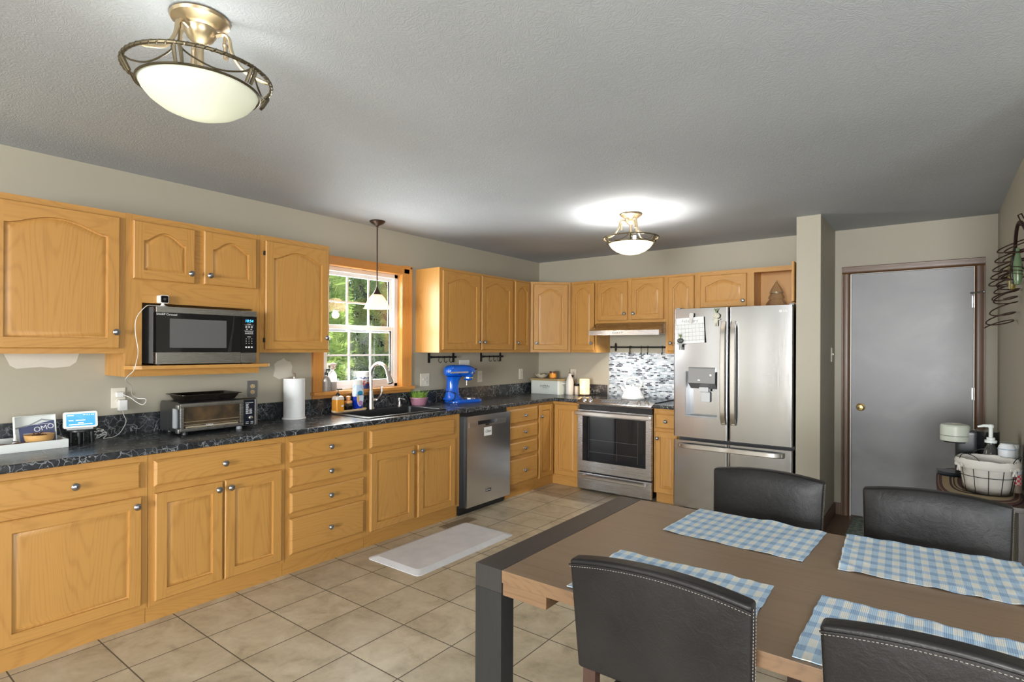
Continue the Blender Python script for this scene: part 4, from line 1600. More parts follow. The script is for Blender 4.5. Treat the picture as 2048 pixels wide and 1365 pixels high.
def build_ceiling_lights():
    GOLD = mat('antique_champagne_metal', (0.47, 0.38, 0.25), 0.32, 0.9)
    ROPE = mat('dark_bronze_rope', (0.11, 0.09, 0.055), 0.4, 0.75)
    BOWL1 = mat_shade('alabaster_glass_white', (0.74, 0.76, 0.68), (1.0, 0.98, 0.90), 0.04, 0.40)
    BOWL2 = mat_shade('alabaster_glass_warm', (0.80, 0.72, 0.58), (1.0, 0.86, 0.62), 0.35, 0.55)
    BULB = mat('bulb_glow', (1, 1, 1), 0.5, emit=(1, 0.96, 0.88), estr=25)

    def fixture(x, y, label, BOWL, energy, color, rot, drop=0.235):
        t = thing('ceiling_light', label, 'ceiling light', (x, y, H), rz=rot, group='semi flush bowl ceiling lights', world=False)
        bm = NB()
        lathe(bm, [(0.0001, -0.0005), (0.083, -0.0005), (0.086, -0.006), (0.082, -0.014), (0.066, -0.022), (0.060, -0.030), (0.048, -0.036), (0.046, -0.050), (0.040, -0.058), (0.038, -0.064), (0.024, -0.078), (0.012, -0.084), (0.010, -0.10), (0.010, -0.17), (0.0001, -0.172)], (0, 0, 0), 36)
        part('canopy', bm, GOLD, t)
        zr, R = -0.185, 0.205
        bm = NB()
        tube(bm, [(R * math.cos(k * PI / 36), R * math.sin(k * PI / 36), zr) for k in range(72)], 0.0058, 8, closed=True)
        # second strand winding round the ring
        pts = []
        for k in range(432):
            a = 2 * PI * k / 432
            w = 54 * a
            pts.append(((R + 0.0036 * math.cos(w)) * math.cos(a), (R + 0.0036 * math.cos(w)) * math.sin(a), zr + 0.0036 * math.sin(w)))
        tube(bm, pts, 0.0034, 5, closed=True)
        ring = part('rope_ring', bm, ROPE, t)
        zb, rb = -0.232, 0.172
        for j in range(6):
            a0, a1 = j * PI / 3, (j + 1) * PI / 3
            bm = NB()
            tube(bm, spline([(R * math.cos(a0), R * math.sin(a0), zr), (0.188 * math.cos(a0 + 0.15), 0.188 * math.sin(a0 + 0.15), zr - 0.022),
                             (0.178 * math.cos((a0 + a1) / 2), 0.178 * math.sin((a0 + a1) / 2), zb + 0.008),
                             (0.188 * math.cos(a1 - 0.15), 0.188 * math.sin(a1 - 0.15), zr - 0.022), (R * math.cos(a1), R * math.sin(a1), zr)], 5), 0.0028, 6)
            # knot with two tassel ends
            for s in (-0.045, 0.045):
                tube(bm, [(R * math.cos(a0 + s * 0.4), R * math.sin(a0 + s * 0.4), zr + 0.006), (0.203 * math.cos(a0 + s), 0.203 * math.sin(a0 + s), zr - 0.012), (0.186 * math.cos(a0 + s), 0.186 * math.sin(a0 + s), zr - 0.045)], [0.004, 0.006, 0.005], 6)
            part('rope_swag', bm, ROPE, ring)
        for j in range(3):
            a = j * 2 * PI / 3 + PI / 6
            ca, sa = math.cos(a), math.sin(a)
            bm = NB()
            tube(bm, spline([(0.044 * ca, 0.044 * sa, -0.05), (0.066 * ca, 0.066 * sa, -0.044), (0.082 * ca, 0.082 * sa, -0.056), (0.092 * ca, 0.092 * sa, -0.10), (0.125 * ca, 0.125 * sa, -0.15), (0.18 * ca, 0.18 * sa, -0.178), (R * ca, R * sa, zr)], 6), 0.0062, 8)
            tube(bm, [(0.07 * ca, 0.07 * sa, -0.052), (0.07 * ca, 0.07 * sa, -0.072), (0.072 * ca, 0.072 * sa, -0.078), (0.073 * ca, 0.073 * sa, -0.09), (0.074 * ca, 0.074 * sa, -0.12)], [0.004, 0.0055, 0.0085, 0.006, 0.0085], 8)
            part('arm', bm, GOLD, t)
        bm = NB()
        prof = [(0.0001, -0.312), (0.03, -0.3105), (0.07, -0.302), (0.11, -0.285), (0.142, -0.262), (0.160, -0.240), (0.166, -0.226), (0.170, -0.224), (0.164, -0.222), (0.155, -0.240), (0.138, -0.259), (0.107, -0.281), (0.069, -0.298), (0.03, -0.3065), (0.0001, -0.308)]
        lathe(bm, prof, (0, 0, 0), 40, caps=False)
        part('glass_bowl', bm, BOWL, t)
        bm = NB()
        tube(bm, [(0.171 * math.cos(k * PI / 24), 0.171 * math.sin(k * PI / 24), -0.227) for k in range(48)], 0.004, 6, closed=True)
        part('bowl_rim', bm, ROPE, t)
        bm = NB()
        sphere(bm, (0.03, 0, -0.225), 0.024, seg=14)
        lathe(bm, [(0.012, 0), (0.012, 0.04)], (0.03, 0, -0.205), 10)
        part('bulb', bm, BULB, t)
        lamp('ceiling_bulb', 'POINT', (x, y, H - drop), energy, color, 0.06)
    fixture(1.969, -4.753, 'ceiling light nearest the camera with white glass bowl in a twisted rope ring', BOWL1, 0.9, (1, 0.97, 0.92), 0.35)
    fixture(1.953, -1.612, 'far ceiling light in front of the range with warm glass bowl in a rope ring', BOWL2, 22, (1, 0.95, 0.88), 0.9, 0.265)
    # pendant over the sink
    x, y = 0.186, -2.600
    BRONZE = mat('oil_rubbed_bronze', (0.055, 0.032, 0.022), 0.38, 0.7)
    t = thing('pendant_light', 'small bell shaped glass pendant light hanging in front of the window', 'pendant light', (x, y, H), world=False)
    bm = NB()
    lathe(bm, [(0.0001, -0.0005), (0.062, -0.0005), (0.064, -0.006), (0.050, -0.018), (0.030, -0.030), (0.012, -0.038), (0.0075, -0.05)], (0, 0, 0), 28)
    part('canopy', bm, BRONZE, t)
    bm = NB()
    lathe(bm, [(0.0055, -0.04), (0.0055, -0.545)], (0, 0, 0), 10)
    lathe(bm, [(0.0075, -0.535), (0.009, -0.548), (0.022, -0.575), (0.038, -0.598), (0.040, -0.606), (0.0001, -0.606)], (0, 0, 0), 24)
    part('stem', bm, BRONZE, t)
    bm = NB()
    prof = [(0.032, -0.594), (0.040, -0.600), (0.060, -0.622), (0.078, -0.652), (0.092, -0.686), (0.100, -0.706), (0.108, -0.714), (0.104, -0.712), (0.090, -0.690), (0.075, -0.655), (0.057, -0.625), (0.038, -0.604), (0.030, -0.598)]
    lathe(bm, prof, (0, 0, 0), 36, caps=False)
    part('glass_shade', bm, mat_shade('pendant_glass', (0.80, 0.62, 0.46), (1.0, 0.66, 0.38), 0.22, 0.6), t)
    bm = NB()
    sphere(bm, (0, 0, -0.690), 0.030, seg=14)
    lathe(bm, [(0.014, 0), (0.014, 0.05)], (0, 0, -0.665), 10)
    part('bulb', bm, BULB, t)
    lamp('pendant_bulb', 'POINT', (x, y, H - 0.745), 1.3, (1, 0.78, 0.52), 0.03)


def outlet(c, U, N, w, h, mt, label, kind='duplex', face=None, group=None, name='wall_outlet'):
    """cover plate centred at c on a wall"""
    t = thing(name, label, 'outlet' if name == 'wall_outlet' else ('switch' if 'switch' in name else 'wall plate'), c, group=group)
    U, N = Vector(U), Vector(N)
    T = frame(Vector(c), U, N)
    bm = NB()
    box(bm, -w / 2, w / 2, 0.0005, 0.006, -h / 2, h / 2, bev=0.002, T=T)
    part('cover_plate', bm, mt, t)
    if kind == 'blank':
        return t
    face = face or mt
    xs = {'duplex': [0], 'combo': [0.023], 'switch': []}[kind]
    for ux in xs:
        for vz in (0.02, -0.02):
            bm = NB()
            prism(bm, [(ux + 0.0165 * math.cos(a * PI / 8), vz + 0.0145 * math.sin(a * PI / 8)) for a in range(16)], 'y', 0.006, 0.0085)
            for v in bm.verts:
                v.co = T @ v.co
            s = part('socket', bm, face, t)
            bm = NB()
            for du in (-0.006, 0.006):
                box(bm, ux + du - 0.001, ux + du + 0.001, 0.0084, 0.0088, vz - 0.001, vz + 0.007, T=T)
            box(bm, ux - 0.0025, ux + 0.0025, 0.0084, 0.0088, vz - 0.010, vz - 0.0055, T=T)
            part('slots', bm, BLACK, s)
    if kind in ('combo', 'switch'):
        ux = -0.023 if kind == 'combo' else 0
        bm = NB()
        box(bm, ux - 0.005, ux + 0.005, 0.006, 0.017, -0.002, 0.012, T=T, bev=0.002)
        part('toggle', bm, face, t)
    return t


def build_outlets():
    L = ((0, 1, 0), (1, 0, 0))
    B = ((1, 0, 0), (0, -1, 0))
    outlet((0, -4.345, 1.123), *L, 0.072, 0.118, IVORY, 'ivory outlet under the microwave cabinet with two chargers plugged in')
    outlet((0, -3.541, 1.130), *L, 0.072, 0.118, STEELD, 'dark metal outlet plate with tan sockets beside the toaster oven', face=mat('tan_socket', (0.62, 0.46, 0.25), 0.4))
    outlet((0, -1.886, 1.126), *L, 0.116, 0.118, IVORY, 'wide ivory plate with switch and outlet right of the window', 'combo')
    outlet((0, -1.095, 1.129), *L, 0.072, 0.118, IVORY, 'ivory outlet half hidden behind the blue stand mixer')
    outlet((0, -0.368, 1.130), *L, 0.072, 0.118, IVORY, 'ivory outlet on the window wall left of the bread box')
    outlet((0.483, 0, 1.128), *B, 0.072, 0.118, IVORY, 'ivory outlet above the white oil bottle with a black plug in it')
    outlet((0, -1.337, 1.278), *L, 0.152, 0.05, WHITE, 'blank white wall plate above the blue stand mixer', 'blank', name='wall_plate')
    outlet((3.111, -0.19, 1.382), (0, 1, 0), (1, 0, 0), 0.072, 0.118, IVORY, 'ivory light switch on the wall stub facing the door', 'switch', name='light_switch')
    # patches of bare plaster where things were taken off the wall
    for pts, nm, lab in (([(-4.85, 1.385), (-4.53, 1.385), (-4.545, 1.335), (-4.575, 1.312), (-4.65, 1.305), (-4.70, 1.312), (-4.80, 1.305), (-4.825, 1.322), (-4.84, 1.36)], 'trim_3', None),
                         ([(-3.385, 1.215), (-3.372, 1.265), (-3.378, 1.30), (-3.352, 1.322), (-3.325, 1.330), (-3.305, 1.345), (-3.285, 1.325), (-3.25, 1.315), (-3.235, 1.28), (-3.243, 1.24), (-3.225, 1.21), (-3.29, 1.195), (-3.34, 1.19)], 'trim_4', None)):
        bm = NB()
        prism(bm, pts, 'x', 0.0002, 0.0012)
        struct(nm, bm, PATCH)


FYF = build_fridge()
build_range()
build_hood()
build_dishwasher()
build_microwave()
build_sink()
build_ceiling_lights()
build_outlets()
# ------------------------------------------------------------------ things on and above the counter
CZ = 0.9095


def build_near_counter():
    # shallow white tray with a standing lid, wooden bowl, little cone gnome
    x0, x1, y0, y1 = 0.036, 0.290, -5.00, -4.652
    bm = NB()
    z1 = 0.951
    box(bm, x0, x1, y0, y1, CZ, CZ + 0.004)
    box(bm, x1 - 0.006, x1, y0, y1, CZ + 0.004, z1)
    box(bm, x0, x0 + 0.006, y0, y1, CZ + 0.004, z1)
    box(bm, x0 + 0.006, x1 - 0.006, y0, y0 + 0.006, CZ + 0.004, z1)
    box(bm, x0 + 0.006, x1 - 0.006, y1 - 0.006, y1, CZ + 0.004, z1)
    single('tray', bm, mat('white_card', (0.70, 0.72, 0.70), 0.6), 'shallow white cardboard tray at the near end of the counter', 'tray')
    T = Matrix.Translation((0.112, -4.745, CZ + 0.0045)) @ Matrix.Rotation(0.06, 4, 'Z') @ Matrix.Rotation(-0.16, 4, 'Y')
    t = thing('open_box_lid', 'white box lid with grey lining standing up in the tray behind the bowl', 'box', (0.112, -4.745, CZ + 0.0045))
    bm = NB()
    box(bm, -0.004, 0.0, -0.085, 0.085, 0, 0.150, T=T)
    for a in ((-0.085, -0.082, 0, 0.150), (0.082, 0.085, 0, 0.150), (-0.082, 0.082, 0.147, 0.150)):
        box(bm, 0.0, 0.02, a[0], a[1], a[2], a[3], T=T)
    part('lid', bm, mat('white_box_card', (0.72, 0.75, 0.73), 0.6), t)
    bm = NB()
    prism(bm, [(-0.082, 0.085), (-0.02, 0.098), (0.03, 0.124), (0.082, 0.112), (0.082, 0.120), (0.03, 0.131), (-0.02, 0.106), (-0.082, 0.093)], 'x', 0.0004, 0.0012)
    for v in bm.verts:
        v.co = T @ v.co
    part('grey_swoosh', bm, mat('swoosh_grey', (0.30, 0.31, 0.33), 0.6), t)
    T2 = T @ Matrix.Translation((0.003, 0, 0.001)) @ Matrix.Rotation(-0.12, 4, 'Y')
    t = thing('brochure', 'navy printed card leaning in the white box lid', 'card', (0.112, -4.745, CZ + 0.006))
    bm = NB()
    prism(bm, [(-0.062, 0.004), (0.076, 0.004), (0.080, 0.118), (-0.066, 0.088)], 'x', 0.0165, 0.0175)
    for v in bm.verts:
        v.co = T2 @ v.co
    part('card', bm, mat('navy_card', (0.075, 0.085, 0.17), 0.5), t)
    R3 = T2.to_3x3()
    rr, uu = R3 @ Vector((0, 1, 0.2)).normalized(), R3 @ Vector((0, -0.2, 1)).normalized()
    text('lettering', 'OMO', 0.036, T2 @ Vector((0.0180, 0.036, 0.080)), rr, uu, PRINT, t)
    bm = NB()
    for (ya, yb, z) in ((0.0, 0.065, 0.1005), (-0.05, -0.005, 0.055)):
        box(bm, 0.0176, 0.0179, ya, yb, z, z + 0.002, T=T2 @ Matrix.Rotation(0.0, 4, 'X'))
    part('printed_lines', bm, PRINT, t)
    t = thing('wooden_bowl', 'round bamboo bowl with twiggy filling in the white tray', 'bowl', (0.195, -4.748, CZ + 0.0045))
    c = (0.195, -4.748, CZ + 0.0045)
    bm = NB()
    lathe(bm, [(0.0001, 0), (0.042, 0), (0.050, 0.016), (0.0505, 0.018), (0.0495, 0.0195), (0.057, 0.038), (0.0615, 0.062), (0.0585, 0.063), (0.054, 0.040), (0.044, 0.018), (0.0001, 0.012)], c, 32, caps=False)
    part('bowl', bm, BAMBOO, t)
    rnd = random.Random(3)
    bm = NB()
    for i in range(46):
        a, r = rnd.random() * 6.28, rnd.random() * 0.045
        p = Vector((c[0] + r * math.cos(a), c[1] + r * math.sin(a), c[2] + 0.044 + rnd.random() * 0.022 * (1 - r / 0.05)))
        d = Vector((rnd.uniform(-1, 1), rnd.uniform(-1, 1), rnd.uniform(-.15, .35))).normalized() * 0.02
        q = p + d
        if (Vector((q.x - c[0], q.y - c[1])).length) > 0.052:
            q = p - d * 0.4
        tube(bm, [p, (p + q) / 2 + Vector((0, 0, 0.003)), q], [0.002, 0.003, 0.0012], 5)
    f = part('dried_filling', bm, mat('dried_bark', (0.10, 0.05, 0.03), 0.8, var=0.6, vscale=60), t)
    f['kind'] = 'stuff'
    t = thing('cone_ornament', 'small pink and white cone ornament with a bead ring standing in the tray', 'ornament', (0.20, -4.842, CZ + 0.0045))
    c = (0.20, -4.842, CZ + 0.0045)
    bm = NB()
    lathe(bm, [(0.0001, 0), (0.017, 0), (0.0175, 0.004), (0.009, 0.040), (0.003, 0.070), (0.0001, 0.073)], c, 24, caps=False)
    m, nt, b = nodes('pink_to_white_felt')
    x, y, z, v = obj_xyz(nt, False)
    nt.links.new(ramp(nt, mth(nt, 'MULTIPLY', z, 14), [(0.05, (0.62, 0.36, 0.32)), (0.45, (0.72, 0.70, 0.68))]), b.inputs['Base Color'])
    part('cone', bm, m, t)
    bm = NB()
    for k in range(14):
        a = 2 * PI * k / 14
        sphere(bm, (c[0] + 0.0105 * math.cos(a), c[1] + 0.0105 * math.sin(a), c[2] + 0.039), 0.003, seg=8)
    part('bead_ring', bm, PEWTER, t)
    bm = NB()
    tube(bm, spline([(0.262, -4.99, CZ + 0.03), (0.255, -4.92, CZ + 0.040), (0.250, -4.865, CZ + 0.036), (0.245, -4.84, CZ + 0.04), (0.25, -4.80, CZ + 0.036)], 6), 0.0028, 6)
    tube(bm, spline([(0.252, -4.875, CZ + 0.034), (0.248, -4.845, CZ + 0.040), (0.242, -4.825, CZ + 0.034)], 5), 0.0022, 6)
    single('twig', bm, mat('twig_brown', (0.14, 0.07, 0.045), 0.7), 'dry brown twig lying across the white tray', 'twig')
    # smart display on a small black riser
    t = thing('display_riser', 'round black riser on legs under the smart display', 'stand', (0.165, -4.565, CZ))
    bm = NB()
    lathe(bm, [(0.0001, 0.060), (0.062, 0.060), (0.066, 0.062), (0.066, 0.070), (0.062, 0.072), (0.0001, 0.072)], (0.165, -4.565, CZ), 28, caps=False)
    part('top', bm, BLACK, t)
    for k in range(4):
        a = PI / 4 + k * PI / 2 + 0.3
        bm = NB()
        lathe(bm, [(0.011, 0), (0.011, 0.0605)], (0.165 + 0.045 * math.cos(a), -4.565 + 0.045 * math.sin(a), CZ), 12)
        part('leg', bm, BLACK, t)
    t = thing('smart_display', 'white smart display with a glowing blue weather screen', 'smart display', (0.18, -4.575, CZ + 0.072), rz=-0.16, world=False)
    T = Matrix.Translation((0.028, 0, 0.010)) @ Matrix.Rotation(-0.28, 4, 'Y')
    bm = NB()
    prism(bm, rrect(-0.073, 0.073, 0.0, 0.086, 0.010), 'x', -0.004, 0.006)
    for v in bm.verts:
        v.co = T @ v.co
    part('bezel', bm, WHITE, t)
    bm = NB()
    prism(bm, [(-0.060, 0.0005), (0.018, 0.0005), (0.022, 0.012), (-0.004, 0.078)], 'y', -0.055, 0.055)
    part('fabric_body', bm, mat('speaker_fabric', (0.55, 0.56, 0.57), 0.9, bump=0.2, bscale=400), t)
    m, nt, b = nodes('weather_screen')
    x, y, z, v = obj_xyz(nt, False)
    n = noise_n(nt, comb(nt, y, z, 0), 26, 4)
    c1 = ramp(nt, mth(nt, 'ADD', mth(nt, 'MULTIPLY', z, 5), mth(nt, 'MULTIPLY', n, 0.5)), [(0.2, (0.02, 0.33, 0.75)), (0.55, (0.10, 0.40, 0.72)), (0.9, (0.22, 0.52, 0.80))])
    b.inputs['Base Color'].default_value = (0, 0, 0, 1)
    nt.links.new(c1, b.inputs['Emission Color'])
    b.inputs['Emission Strength'].default_value = 0.95
    b.inputs['Roughness'].default_value = 0.15
    bm = NB()
    box(bm, 0.006, 0.0066, -0.060, 0.062, 0.010, 0.075, T=T)
    s = part('screen', bm, m, t)
    GLOW = mat('screen_text', (1, 1, 1), 0.5, emit=(0.95, 0.98, 1), estr=1.2)
    bm = NB()
    for (ya, yb, z) in ((-0.055, -0.028, 0.067), (0.012, 0.020, 0.068), (0.026, 0.030, 0.068), (0.036, 0.040, 0.068), (0.046, 0.050, 0.068), (0.053, 0.057, 0.068), (-0.02, 0.02, 0.040), (-0.05, 0.05, 0.018), (-0.05, -0.03, 0.040), (-0.01, 0.012, 0.026)):
        box(bm, 0.0067, 0.0069, ya, yb, z - 0.0015, z + 0.0015, T=T)
    part('screen_marks', bm, GLOW, s)
    # chargers and cords
    t = thing('power_adapter', 'white square power adapter low in the outlet with its cord running to the display', 'power adapter', (0.02, -4.325, 1.05))
    bm = NB()
    box(bm, 0.0092, 0.050, -4.352, -4.312, 1.050, 1.112, bev=0.004)
    part('plug_block', bm, WHITE, t)
    bm = NB()
    pts = [(0.03, -4.332, 1.052), (0.032, -4.325, 1.02), (0.045, -4.318, 0.99), (0.060, -4.335, 0.955), (0.085, -4.365, 0.925), (0.11, -4.40, 0.9125), (0.135, -4.43, 0.9135)]
    for k in range(34):
        a = k * 2 * PI / 11
        pts.append((0.125 + 0.026 * math.cos(a) + 0.006 * math.sin(k), -4.465 + 0.024 * math.sin(a) + 0.004 * math.cos(2.3 * k), 0.9145 + 0.052 * k / 34 + 0.012 * math.sin(a + k * 0.1)))
    pts += [(0.13, -4.50, 0.955), (0.125, -4.522, 1.0)]
    tube(bm, spline(pts, 3), 0.0021, 6)
    part('cord', bm, WHITE, t)
    t = thing('usb_charger', 'small white charger in the upper socket with its cord rising to the camera', 'charger', (0.02, -4.35, 1.128))
    bm = NB()
    box(bm, 0.0092, 0.036, -4.362, -4.328, 1.128, 1.158, bev=0.005)
    part('plug_block', bm, WHITE, t)
    bm = NB()
    tube(bm, spline([(0.034, -4.33, 1.142), (0.07, -4.305, 1.125), (0.10, -4.285, 1.10), (0.13, -4.265, 1.085), (0.15, -4.255, 1.10), (0.13, -4.25, 1.118), (0.10, -4.28, 1.122), (0.12, -4.315, 1.15), (0.20, -4.345, 1.20), (0.30, -4.405, 1.245), (0.425, -4.41, 1.295), (0.432, -4.40, 1.34), (0.37, -4.37, 1.40), (0.36, -4.38, 1.50), (0.352, -4.372, 1.58), (0.345, -4.325, 1.645), (0.335, -4.29, 1.6535), (0.320, -4.245, 1.6535)], 6), 0.0019, 6)
    part('cord', bm, WHITE, t)
    # camera on the microwave
    t = thing('security_camera', 'small white cube camera standing on the microwave', 'camera', (0.325, -4.232, 1.6485), rz=0.10, world=False)
    bm = NB()
    lathe(bm, [(0.0001, 0), (0.026, 0), (0.026, 0.003), (0.014, 0.007), (0.008, 0.016), (0.008, 0.022), (0.0001, 0.024)], (0, 0, 0), 20, caps=False)
    part('foot', bm, WHITE, t)
    bm = NB()
    prism(bm, rrect(-0.023, 0.023, 0.020, 0.066, 0.009), 'x', -0.022, 0.018)
    part('body', bm, WHITE, t)
    bm = NB()
    prism(bm, rrect(-0.0195, 0.0195, 0.0235, 0.0625, 0.007), 'x', 0.018, 0.0195)
    f = part('lens_face', bm, BLACKG, t)
    bm = NB()
    lathe(bm, [(0.008, 0), (0.008, 0.001), (0.004, 0.0015), (0.0001, 0.001)], T=Matrix.Translation((0.0194, 0, 0.043)) @ Matrix.Rotation(PI / 2, 4, 'Y'), seg=16)
    part('lens', bm, DGREY, f)


def build_toaster():
    t = thing('toaster_oven', 'low wide stainless flip up toaster oven on the counter under the microwave', 'toaster oven', (0.22, -3.92, CZ))
    y0, y1 = -4.150, -3.690
    x0, x1 = 0.075, 0.345
    bm = NB()
    prism(bm, [(x0, 0.925), (x0, 1.075), (x0 + 0.012, 1.096), (x0 + 0.03, 1.101), (x1 - 0.02, 1.101), (x1 - 0.004, 1.094), (x1, 1.08), (x1, 0.928)], 'y', y0, y1 - 0.002)
    part('housing', bm, mat_steel('toaster_dark_steel', (0.22, 0.22, 0.215), 0.3), t)
    for y in (y0 + 0.04, y1 - 0.10):
        for x in (x0 + 0.04, x1 - 0.03):
            bm = NB()
            lathe(bm, [(0.018, 0), (0.016, 0.0165)], (x, y, CZ), 14)
            part('foot', bm, GREYP if x > 0.2 and y > -3.9 else BLACK, t)
    bm = NB()
    box(bm, x1 - 0.01, x1 + 0.012, y0, y1 - 0.092, 0.930, 0.948, bev=0.003)
    box(bm, x1 - 0.01, x1 + 0.012, y0, y1 - 0.092, 1.070, 1.092, bev=0.004)
    box(bm, x1 - 0.01, x1 + 0.012, y0, y0 + 0.02, 0.948, 1.070, bev=0.003)
    box(bm, x1 - 0.01, x1 + 0.012, y1 - 0.115, y1 - 0.092, 0.948, 1.070, bev=0.003)
    d = part('flip_door', bm, STEELH, t)
    bm = NB()
    box(bm, x1, x1 + 0.006, y0 + 0.019, y1 - 0.114, 0.947, 1.071)
    m, nt, b = nodes('baked_oven_glass')
    x, y, z, v = obj_xyz(nt, False)
    n = noise_n(nt, v, 14, 4)
    nt.links.new(ramp(nt, n, [(0.35, (0.035, 0.028, 0.02)), (0.6, (0.085, 0.055, 0.03)), (0.8, (0.14, 0.08, 0.035))]), b.inputs['Base Color'])
    b.inputs['Roughness'].default_value = 0.08
    g = part('door_glass', bm, m, d)
    bm = NB()
    for z in (0.966, 0.985):
        tube(bm, [(x1 + 0.0065, y0 + 0.022, z), (x1 + 0.0065, y1 - 0.118, z + 0.002)], 0.0016, 5)
    box(bm, x1 + 0.0061, x1 + 0.0066, y0 + 0.03, y1 - 0.125, 0.950, 0.960)
    part('wire_rack', bm, mat('rack_tan', (0.42, 0.36, 0.26), 0.4, 0.4), d)
    text('lettering', 'NINJA', 0.016, (x1 + 0.0075, -3.985, 0.958), (0, 1, 0), (0, 0, 1), PRINT, d)
    for y in (y0 - 0.012,):
        bm = NB()
        box(bm, x1 - 0.055, x1 - 0.020, y - 0.006, y + 0.012, 0.95, 1.066, bev=0.006)
        part('handle_grip', bm, GREYP, d)
        for z in (0.935, 1.074):
            bm = NB()
            box(bm, x1 - 0.02, x1 + 0.016, y - 0.004, y + 0.012, z - 0.012, z + 0.014, bev=0.005)
            part('handle_bracket', bm, NICKEL, d)
    bm = NB()
    box(bm, x1 - 0.008, x1 + 0.010, y1 - 0.090, y1 - 0.022, 0.932, 1.090, bev=0.002)
    p = part('control_panel', bm, mat('panel_navy_black', (0.012, 0.014, 0.022), 0.15), t)
    bm = NB()
    box(bm, x1 - 0.016, x1 + 0.012, y1 - 0.022, y1, 0.926, 1.094, bev=0.008)
    part('end_trim', bm, STEEL, t)
    bm = NB()
    for i in range(10):
        box(bm, x1 + 0.0101, x1 + 0.0104, y1 - 0.078, y1 - 0.078 + (0.016 if i % 3 else 0.02), 1.062 - i * 0.0065, 1.0645 - i * 0.0065)
        if i > 4:
            box(bm, x1 + 0.0101, x1 + 0.0104, y1 - 0.055, y1 - 0.038, 1.062 - i * 0.0065, 1.0645 - i * 0.0065)
    box(bm, x1 + 0.0101, x1 + 0.0104, y1 - 0.082, y1 - 0.030, 1.0715, 1.0735)
    for yy in (-0.078, -0.047):
        for z in (0.950, 0.940):
            box(bm, x1 + 0.0101, x1 + 0.0104, y1 + yy, y1 + yy + 0.018, z, z + 0.003)
    part('panel_marks', bm, PRINT, p)
    bm = NB()
    lathe(bm, [(0.0125, 0), (0.0125, 0.008), (0.009, 0.010), (0.0001, 0.010)], T=Matrix.Translation((x1 + 0.0098, y1 - 0.048, 0.977)) @ Matrix.Rotation(PI / 2, 4, 'Y'), seg=20)
    part('dial', bm, NICKEL, p)
    # baking pan lying on top
    t = thing('baking_pan', 'dark used baking pan lying on top of the toaster oven', 'baking pan', (0.20, -3.93, 1.102))
    zb = 1.1025

    def R(i, z):
        return [bm.verts.new((a, b, z)) for a, b in rrect(0.075 + i, 0.315 - i, -4.125 + i * 1.3, -3.765 - i * 1.3, 0.022, 4)]
    bm = NB()
    L = [R(0.024, zb), R(0.010, zb + 0.030), R(0.0, zb + 0.032), R(0.0, zb + 0.036), R(0.008, zb + 0.0355), R(0.015, zb + 0.030), R(0.028, zb + 0.003)]
    bm.faces.new(L[0][::-1])
    for a, b in zip(L, L[1:]):
        for i in range(len(a)):
            bm.faces.new((a[i], a[(i + 1) % len(a)], b[(i + 1) % len(b)], b[i]))
    bm.faces.new(L[-1])
    part('pan', bm, mat('baked_dark_metal', (0.035, 0.028, 0.024), 0.28, 0.75, var=0.5, vscale=20), t)
    # paper towels
    t = thing('paper_towel_holder', 'white paper towel stand with a wooden tipped pole left of the window', 'paper towel holder', (0.120, -3.292, CZ))
    c = (0.120, -3.292, CZ)
    bm = NB()
    lathe(bm, [(0.0001, 0), (0.082, 0), (0.083, 0.006), (0.080, 0.012), (0.0001, 0.012)], c, 36, caps=False)
    part('base', bm, WHITEG, t)
    bm = NB()
    lathe(bm, [(0.006, 0.012), (0.006, 0.30)], c, 10)
    part('pole', bm, NICKEL, t)
    bm = NB()
    lathe(bm, [(0.008, 0.299), (0.010, 0.304), (0.010, 0.322), (0.006, 0.328), (0.0001, 0.329)], c, 14)
    part('finial', bm, mat('grey_wood', (0.22, 0.17, 0.13), 0.5), t)
    bm = NB()
    lathe(bm, [(0.021, 0.0125), (0.072, 0.0125), (0.0735, 0.016), (0.0735, 0.286), (0.072, 0.2895), (0.021, 0.2895), (0.021, 0.0125)], c, 44, caps=False)
    single('paper_towel_roll', bm, mat('paper_towel_white', (0.82, 0.83, 0.84), 0.95, bump=0.25, bscale=180), 'full white roll of paper towels on its stand', 'paper towels')


